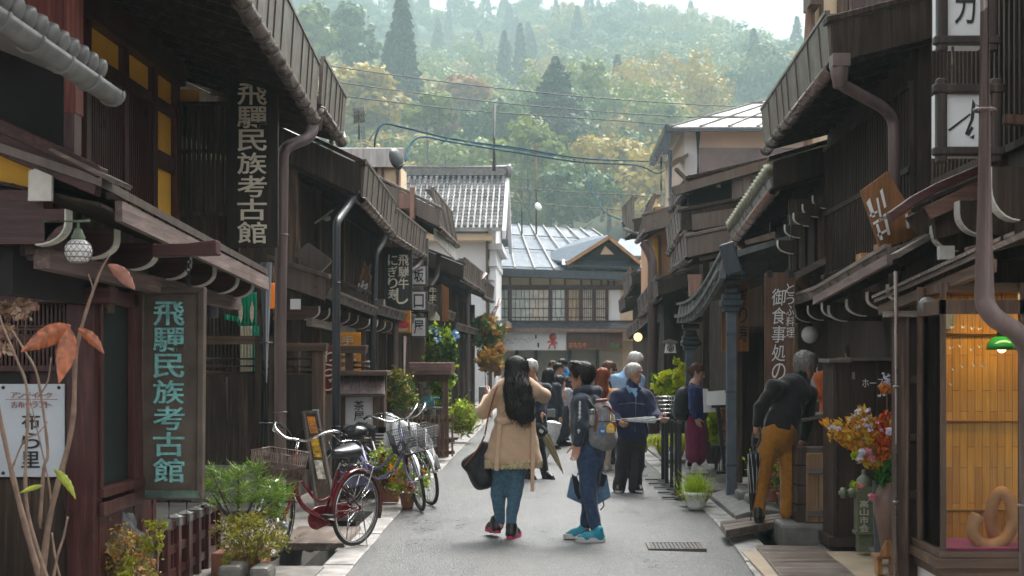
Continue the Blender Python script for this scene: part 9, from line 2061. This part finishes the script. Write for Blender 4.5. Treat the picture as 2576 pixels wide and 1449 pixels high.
for q in ([(1580, 968), (1590, 984), (1584, 990), (1574, 974)], [(1606, 972), (1614, 976), (1606, 992), (1601, 986)]):
	mb = MB(); mb.prism([P(u, v, Y-0.14) for u, v in q], (0, 0.02, 0)); mb.build('collar', 'sky_shirt' if q[0][0] < 1590 else 'navy_jacket', p3, bev=0.004)
mb = MB(); mb.tube([P(1558, 1017, Y-0.165), P(1590, 1013, Y-0.175), P(1622, 1017, Y-0.165)], 0.004, 5); mb.tube([P(1600, 1002, Y-0.145), P(1597, 1085, Y-0.16)], 0.004, 5); mb.build('piping', 'grey_canvas', p3)
S = SDF(0.01); trousers(S, P(1588, 1090, Y), J['lh'], J['lk'], J['la'], J['rh'], J['rk'], J['ra'], (0.108, 0.088, 0.078), 0.165, (1, 1, 1), (1, 0.75, 1)); S.fold = wrinkle(0.006, 6, 20, 14); emit('trousers', S, 'charcoal_trousers', p3)
S = SDF(0.008); hair_cap(S, A, 1.0, 0.012, fringe=0.07, low=-0.04); emit('hair', S, 'h_grey', p3)
shoe(p3, P(1560, 1236, Y+0.08), (-0.15, -1), 0.27, 'blackshoe', 'palesole'); shoe(p3, P(1596, 1236, Y+0.08), (0.3, -1), 0.27, 'blackshoe', 'palesole')
def umbrella(label, a, b, r, mat, handle=None, hm='iron', tip=0.06, stripes=None, crook=False):
	"""furled umbrella from a (handle end) to b (tip)"""
	a = Vector(a); b = Vector(b); d = b-a; s = thing('umbrella', label, 'umbrella', b); L = d.length; mb = MB(); x, y = frame_of(d); n = 16; vs = []
	prof = [(0.0, 0.012), (0.05, r), (0.3, r*0.92), (0.7, r*0.6), (1.0, 0.01)]; ring = []
	for t, q in prof:
		for k in range(n): an = 6.283*k/n+t*1.6; rr = q*(1+0.22*math.cos(an*8 if n > 16 else k*math.pi)); vs.append(a+d*t+x*rr*math.cos(an)+y*rr*math.sin(an))
	mb.add(vs, [(i*n+k, i*n+(k+1) % n, (i+1)*n+(k+1) % n, (i+1)*n+k) for i in range(len(prof)-1) for k in range(n)], False)
	o = mb.build('canopy', mat, s)
	if stripes:
		for k in range(0, n, 2):
			mb = MB(); mb.tube([vs[i*n+k]+(vs[i*n+k]-(a+d*prof[i][0]))*0.06 for i in range(1, 4)], 0.004, 4); mb.build('stripe', stripes, o)
	mb = MB(); mb.tube([a-d.normalized()*0.02, b+d.normalized()*tip], 0.006, 6); mb.build('shaft', hm, s)
	if handle: mb = MB(); mb.tube(smooth_path([Vector(h) for h in handle], 5), 0.012, 8); mb.build('handle', hm, s)
	return s
umbrella('furled white umbrella held level by the old man in the navy jacket', P(1652, 1056, Y-0.3), P(1562, 1056, Y-0.3), 0.035, 'umbrella_white', [P(1650, 1056, Y-0.3), P(1672, 1053, Y-0.3), P(1684, 1053, Y-0.3)], 'palesole', 0.05)
Y = 19.6; zb = 0.06
p4, J, A = person('woman in a blue jacket and long maroon skirt looking down, with a black backpack', Y, zb,
	dict(head=(1755, 938, 0), neck=(1746, 966, 0), chest=(1748, 990, 0), pelvis=(1750, 1060, 0), ls=(1744, 982, -0.15), le=(1742, 1025, -0.18), lw=(1752, 1052, -0.17), rs=(1750, 982, 0.15), re=(1762, 1020, 0.17), rw=(1770, 1005, 0.1),
		 lh=(1748, 1075, -0.07), lk=(1750, 1130, -0.05), la=(1748, 1178, -0.05), rh=(1752, 1075, 0.07), rk=(1748, 1130, 0.08), ra=(1736, 1168, 0.12)), (0.86, -0.38, -0.32), 'skin3', 0.01, up=(0.3, 0, 1))
face(A, p4, None, brow='h_brown')
S = SDF(0.01); S.cone(P(1750, 990, Y), P(1754, 1046, Y), 0.13, 0.135, 0.05, (1, 1.1, 1)); S.cone(P(1744, 980, Y-0.1), P(1750, 980, Y+0.1), 0.06, 0.06, 0.05); sleeve(S, J, 'l', (0.065, 0.055, 0.045)); sleeve(S, J, 'r', (0.065, 0.055, 0.045)); S.cone(J['neck'], J['neck']+Vector((0.01, 0, 0.02)), 0.07, 0.06, 0.03); S.fold = wrinkle(0.005, 8); emit('jacket', S, 'royal_jacket', p4)
S = SDF(0.01); S.cone(P(1750, 1055, Y), P(1752, 1090, Y), 0.135, 0.15, 0.04, (1, 1.1, 1)); S.cone(P(1752, 1090, Y), P(1752, 1142, Y), 0.15, 0.15, 0.04, (1, 1.05, 1)); S.fold = lambda X, Y_, Z: 0.008*np.sin((X+Y_)*34+Z*4); emit('skirt', S, 'maroon_skirt', p4)
S = SDF(0.01); trousers(S, P(1750, 1080, Y), J['lh'], J['lk'], J['la'], J['rh'], J['rk'], J['ra'], (0.07, 0.055, 0.045), 0.09); emit('leggings', S, 'black_knit', p4)
S = SDF(0.008); hair_cap(S, A, 1.0, 0.014, fringe=0.06); S.ball(A(0, -0.115, -0.01), 0.045, 0.02); S.cone(A(-0.07, 0.02, 0.05), A(-0.06, 0.03, 0.0), 0.02, 0.015, 0.02); emit('hair', S, 'h_brown', p4)
shoe(p4, P(1737, 1190, Y-0.1), (1, -0.15), 0.245, 'whiteshoe', 'palesole'); shoe(p4, P(1724, 1178, Y+0.2), (1, 0.1), 0.24, 'whiteshoe', 'palesole')
s = thing('backpack', 'plain black backpack on the back of the woman in the maroon skirt', 'backpack', P(1712, 1058, Y)); S = SDF(0.01); S.cone(P(1722, 990, Y), P(1716, 1040, Y), 0.1, 0.115, 0.06, (1, 1.2, 1)); S.cone(P(1712, 1000, Y), P(1708, 1035, Y), 0.08, 0.09, 0.05, (1, 1.2, 1)); S.fold = wrinkle(0.004, 9); emit('body', S, 'black_nylon', s)
mb = MB(); mb.tube(smooth_path([P(1728, 975, Y-0.12), P(1744, 970, Y-0.15), P(1756, 990, Y-0.17), P(1748, 1020, Y-0.22), P(1728, 1040, Y-0.16)], 5), 0.016, 8, flat=0.4); mb.build('strap', 'black_nylon', s)
Y = 13.05; zb = 0.14
p5, J, A = person('grey haired man in a black sweater and mustard trousers bending forward on the plank bridge', Y, zb,
	dict(head=(2027, 921, 0.2), neck=(2008, 958, 0.18), chest=(1995, 990, 0.12), pelvis=(1962, 1080, 0), ls=(1948, 975, -0.02), le=(1914, 1024, -0.04), lw=(1903, 1068, -0.02), rs=(2036, 990, 0.22), re=(2031, 1056, 0.24), rw=(2021, 1106, 0.2),
		 lh=(1941, 1098, -0.02), lk=(1920, 1190, 0), la=(1907, 1288, -0.03), rh=(1982, 1100, 0.06), rk=(1984, 1198, 0.05), ra=(1978, 1290, 0.0)), (0.9, 0.3, -0.28), 'skin2', 0.008, up=(0.25, 0.1, 1), hdir={'l': (0.05, -0.1, -1), 'r': (-0.3, 0.1, -1)}, hc=0.9)
face(A, p5, None, brow='h_salt', glasses=True)
S = SDF(0.009); S.cone(P(1994, 990, Y+0.12), P(1962, 1072, Y), 0.158, 0.15, 0.06, (1, 0.85, 1)); S.cone(J['ls'], J['rs'], 0.075, 0.075, 0.07); S.cone(P(1995, 970, Y+0.14), P(2012, 958, Y+0.18), 0.12, 0.075, 0.05); sleeve(S, J, 'l', (0.075, 0.06, 0.043), cut=0.95); sleeve(S, J, 'r', (0.075, 0.06, 0.043), cut=0.92); S.cone(J['neck'], J['neck'].lerp(J['head'], 0.3), 0.075, 0.066, 0.02); S.fold = wrinkle(0.005, 10); emit('sweater', S, 'black_knit', p5)
S = SDF(0.008); S.cone(J['neck'], J['neck'].lerp(J['head'], 0.42), 0.077, 0.066, 0.02); S.cone(J['neck']+Vector((0.05, 0.02, 0.02)), J['neck']+Vector((0.06, 0.03, 0.02)), 0.05, 0.05, 0.01); emit('collar', S, 'black_knit', p5)
S = SDF(0.009); trousers(S, P(1962, 1080, Y), J['lh'], J['lk'], J['la'], J['rh'], J['rk'], J['ra'], (0.1, 0.074, 0.06), 0.152, (1, 1, 1), (1, 0.85, 1)); S.fold = wrinkle(0.005, 11, 22, 15); emit('trousers', S, 'mustard_trousers', p5)
S = SDF(0.007); hair_cap(S, A, 1.0, 0.02, fringe=0.075, low=-0.05); S.fold = lambda X, Y_, Z: 0.008*np.sin(X*95+Z*70)*np.sin(Y_*80+Z*60); emit('hair', S, 'h_salt', p5)
shoe(p5, P(1905, 1316, Y-0.1), (0.3, 1), 0.27, 'blackshoe', 'rubber', tilt=-0.12); shoe(p5, P(1966, 1303, Y+0.0), (1, 0.15), 0.28, 'blackshoe', 'rubber')
umbrella('striped black and white furled umbrella hanging from the bending man\'s hand', P(1898, 1135, Y-0.05), P(1890, 1285, Y-0.05), 0.045, 'black_nylon', [P(1898, 1135, Y-0.05), P(1893, 1108, Y-0.05), P(1897, 1084, Y-0.03), P(1907, 1078, Y-0.03), P(1912, 1100, Y-0.05), P(1904, 1125, Y-0.05)], 'greywire', 0.09, stripes='palesole')
def simple(label, Y, vb, hd, sh, hip, kn, an, top, hem, low, hairm, hf, topm, lowm, skin='skin', flare=0.0, half=0.19, hair='short', shoe_m='blackshoe', arms=None, fl=(1, 0.75, 1), coat=False, sw=0.0, res=0.014, sun=False, gl=False, upv=(0, 0, 1), facing=None, lr=(0.085, 0.065, 0.055)):
	zb = ZV(vb, Y); k = F/Y; hx = half*k; a = arms or {}
	tab = dict(head=(*hd, 0), neck=(sh[0], sh[1]-18/24*k*0.1, 0), chest=(sh[0], sh[1]+0.12*k, 0), pelvis=(*hip, 0), ls=(sh[0]-hx*0.88, sh[1]+0.03*k, 0), rs=(sh[0]+hx*0.88, sh[1]+0.03*k, 0), le=a.get('le', (sh[0]-hx*1.15, sh[1]+0.32*k, 0)), lw=a.get('lw', (sh[0]-hx*1.1, sh[1]+0.56*k, -0.05)), re=a.get('re', (sh[0]+hx*1.15, sh[1]+0.32*k, 0)), rw=a.get('rw', (sh[0]+hx*1.1, sh[1]+0.56*k, -0.05)),
		lh=(hip[0]-0.08*k, hip[1]+0.03*k, 0), rh=(hip[0]+0.08*k, hip[1]+0.03*k, 0), lk=(*kn[0], 0), rk=(*kn[1], 0), la=(*an[0], 0), ra=(*an[1], 0))
	o, J, A = person(label, Y, zb, tab, hf, skin, res, up=upv)
	if gl or sun or hf[1] < 0.2: face(A, o, None, glasses=gl, sun=sun, brow=hairm)
	S = SDF(res); S.cone(P(sh[0], sh[1]+0.12*k, Y), P(hip[0], hem-0.02*k, Y), half*0.92, half*0.92+flare, 0.05, fl); S.cone(J['ls'], J['rs'], 0.07, 0.07, 0.05); S.cone(J['neck'], J['neck']+Vector((0, 0, 0.02)), 0.07, 0.06, 0.03)
	short = a.get('short')
	for q in 'lr':
		if short: S.cone(J[q+'s'], J[q+'s'].lerp(J[q+'e'], 0.85), 0.07, 0.065, 0.03)
		else: sleeve(S, J, q, (0.068, 0.056, 0.045))
	S.fold = wrinkle(0.006, Y); emit(top, S, topm, o)
	S = SDF(res)
	if low == 'skirt': S.cone(P(*hip, Y), J['lk'].lerp(J['rk'], 0.5), 0.17, 0.19, 0.05, fl); trousers(S, P(*hip, Y), J['lh'], J['lk'], J['la'], J['rh'], J['rk'], J['ra'], (0.07, 0.055, 0.04), 0.1)
	else: trousers(S, P(*hip, Y), J['lh'], J['lk'], J['la'], J['rh'], J['rk'], J['ra'], lr, 0.15, (1, 1, 1), fl)
	S.fold = wrinkle(0.004, Y+3); emit(low, S, lowm, o)
	S = SDF(res*0.8); hair_cap(S, A, 1.0, 0.016, low=-0.05 if hair == 'short' else -0.07)
	if hair == 'long': S.cone(A(0, -0.06, 0.0), A(0, -0.1, -0.2), 0.095, 0.1, 0.03, (1, 0.7, 1)); S.cone(A(0, -0.1, -0.2), A(0, -0.1, -0.32), 0.1, 0.06, 0.03, (1, 0.6, 1))
	if hair == 'bob':
		S.cone(A(0, -0.05, 0.0), A(0, -0.055, -0.09), 0.095, 0.09, 0.03)
		for x in (-1, 1): S.cone(A(x*0.075, -0.005, 0.02), A(x*0.078, 0.0, -0.08), 0.035, 0.03, 0.02)
	S.fold = lambda X, Y_, Z: 0.004*np.sin(X*90+4*np.sin(Z*9)); emit('hair', S, hairm, o)
	f2 = facing or (hf[0], hf[1])
	for q in 'lr':
		h_ = J[q+'a']; fv = Vector((f2[0], f2[1], 0)).normalized(); shoe(o, (h_.x-fv.x*0.06, h_.y-fv.y*0.06, zb), f2, 0.26, shoe_m, 'rubber' if shoe_m == 'blackshoe' else 'palesole')
	return o, J, A
# orange sweater, half behind the hose cabinet
simple('dark haired person in a rust orange sweater, half hidden behind the hose cabinet', 14.4, 1310, (2148, 892), (2112, 945), (2112, 1080), ((2095, 1190), (2130, 1190)), ((2095, 1292), (2130, 1292)), 'sweater', 1075, 'trousers', 'h_black', (0.3, 1, -0.2), 'rust_sweater', 'charcoal_trousers', half=0.22, upv=(0.3, 0, 1), arms={'le': (2066, 990, -0.02), 'lw': (2085, 1040, 0.1)}, res=0.011)
# auburn haired woman
simple('woman with long auburn hair in an orange tan coat standing behind the young man', 20.5, 1187, (1517, 948), (1521, 985), (1522, 1078), ((1512, 1125), (1530, 1122)), ((1514, 1172), (1527, 1176)), 'coat', 1095, 'trousers', 'h_red', (0.35, 1, 0), 'orange_tan_coat', 'beige_cloth', 'skin3', hair='long', half=0.18, shoe_m='whiteshoe', flare=0.03, lr=(0.08, 0.06, 0.05))
simple('man in sunglasses with cropped brown hair beside the auburn haired woman', 21.8, 1171, (1533, 930), (1530, 972), (1530, 1060), ((1522, 1115), (1540, 1115)), ((1520, 1160), (1540, 1162)), 'shirt', 1065, 'trousers', 'h_brown', (0.8, -0.55, -0.15), 'black_knit', 'dark_coat', 'skin3', half=0.2, sun=True)
simple('white haired man in a sky blue short sleeved shirt behind the old man', 21.0, 1181, (1599, 908), (1578, 948), (1575, 1050), ((1566, 1110), (1590, 1112)), ((1556, 1165), (1592, 1170)), 'shirt', 1048, 'trousers', 'h_white', (0.93, -0.2, -0.25), 'sky_shirt', 'indigo_jeans', 'skin3', half=0.21, gl=True, arms={'short': 1, 'le': (1553, 995, -0.05), 'lw': (1570, 1020, -0.2), 're': (1610, 1000, -0.05), 'rw': (1620, 1030, -0.2)})
# left cluster
simple('woman with a dark bob in a long dark coat walking away with a grey bag', 25.0, 1136, (1382, 945), (1378, 970), (1379, 1040), ((1374, 1090), (1386, 1090)), ((1372, 1122), (1388, 1126)), 'coat', 1088, 'trousers', 'h_black', (0.75, 0.65, 0), 'dark_coat', 'black_knit', half=0.2, hair='bob', flare=0.03, arms={'le': (1402, 1005, 0), 'lw': (1400, 1030, 0)})
mb = MB(); mb.fr(1372, 1029, 1397, 1050, 24.7, 0.12); o = one(mb, 'shoulder_bag', 'grey_canvas', 'small grey shoulder bag at the hip of the woman with the dark bob', 'bag', P(1385, 1050, 24.7), bev=0.02)
simple('dark haired child in a lilac grey top beside the woman with the bob', 26.0, 1128, (1408, 962), (1412, 982), (1411, 1035), ((1406, 1082), (1416, 1082)), ((1406, 1116), (1417, 1118)), 'top', 1035, 'skirt', 'h_black', (0.9, 0.3, 0), 'lilac_grey', 'dark_coat', half=0.15, hair='bob')
simple('man in a dark jacket facing the crowd just behind the child', 28.0, 1112, (1405, 930), (1408, 952), (1410, 1030), ((1404, 1070), (1416, 1070)), ((1403, 1100), (1418, 1100)), 'jacket', 1030, 'trousers', 'h_black', (0.5, -0.8, 0), 'dark_coat', 'charcoal_trousers', half=0.2)
simple('person in a bright blue jacket, tallest of the far cluster', 30.0, 1097, (1414, 918), (1423, 942), (1424, 1015), ((1419, 1055), (1431, 1055)), ((1418, 1086), (1432, 1086)), 'jacket', 1015, 'trousers', 'h_black', (-0.3, -0.9, 0), 'bright_blue', 'charcoal_trousers', half=0.2)
simple('person with brown hair at the back of the far cluster', 32.0, 1085, (1391, 922), (1389, 945), (1389, 1010), ((1384, 1050), (1394, 1050)), ((1383, 1075), (1395, 1075)), 'jacket', 1010, 'trousers', 'h_brown', (0.2, -1, 0), 'charcoal_trousers', 'dark_coat', half=0.19)
simple('white haired man in a dark jacket largely hidden behind the tan coat woman', 19.0, 1211, (1336, 928), (1341, 972), (1342, 1080), ((1328, 1145), (1362, 1140)), ((1326, 1196), (1372, 1196)), 'jacket', 1085, 'trousers', 'h_white', (0.15, -1, 0), 'dark_coat', 'charcoal_trousers', half=0.2, arms={'re': (1366, 1010, 0), 'rw': (1364, 1040, -0.15)}, facing=(0.5, -0.7))
Y = 18.8
umbrella('furled olive tan umbrella pointing down from the hidden man\'s hand', P(1370, 1090, Y), P(1414, 1185, Y), 0.05, 'umbrella_tan', [P(1370, 1090, Y), P(1362, 1062, Y), P(1360, 1048, Y)], 'iron', 0.04)
s = thing('handbag', 'glossy black handbag with a white emblem carried by the hidden man', 'bag', P(1360, 1105, Y)); S = SDF(0.011); S.cone(P(1352, 1080, Y), P(1364, 1088, Y), 0.09, 0.08, 0.05, (1, 0.7, 1)); emit('bag_body', S, 'black_nylon', s); mb = MB(); mb.frpoly([(1358, 1078), (1368, 1084), (1364, 1091), (1356, 1086)], Y-0.075, 0.01); mb.build('emblem', 'palesole', s)
umbrella('furled white umbrella carried low in front of the woman with the bob', P(1392, 1058, 22.0), P(1377, 1150, 22.0), 0.12, 'umbrella_white', None, 'iron', 0.03)
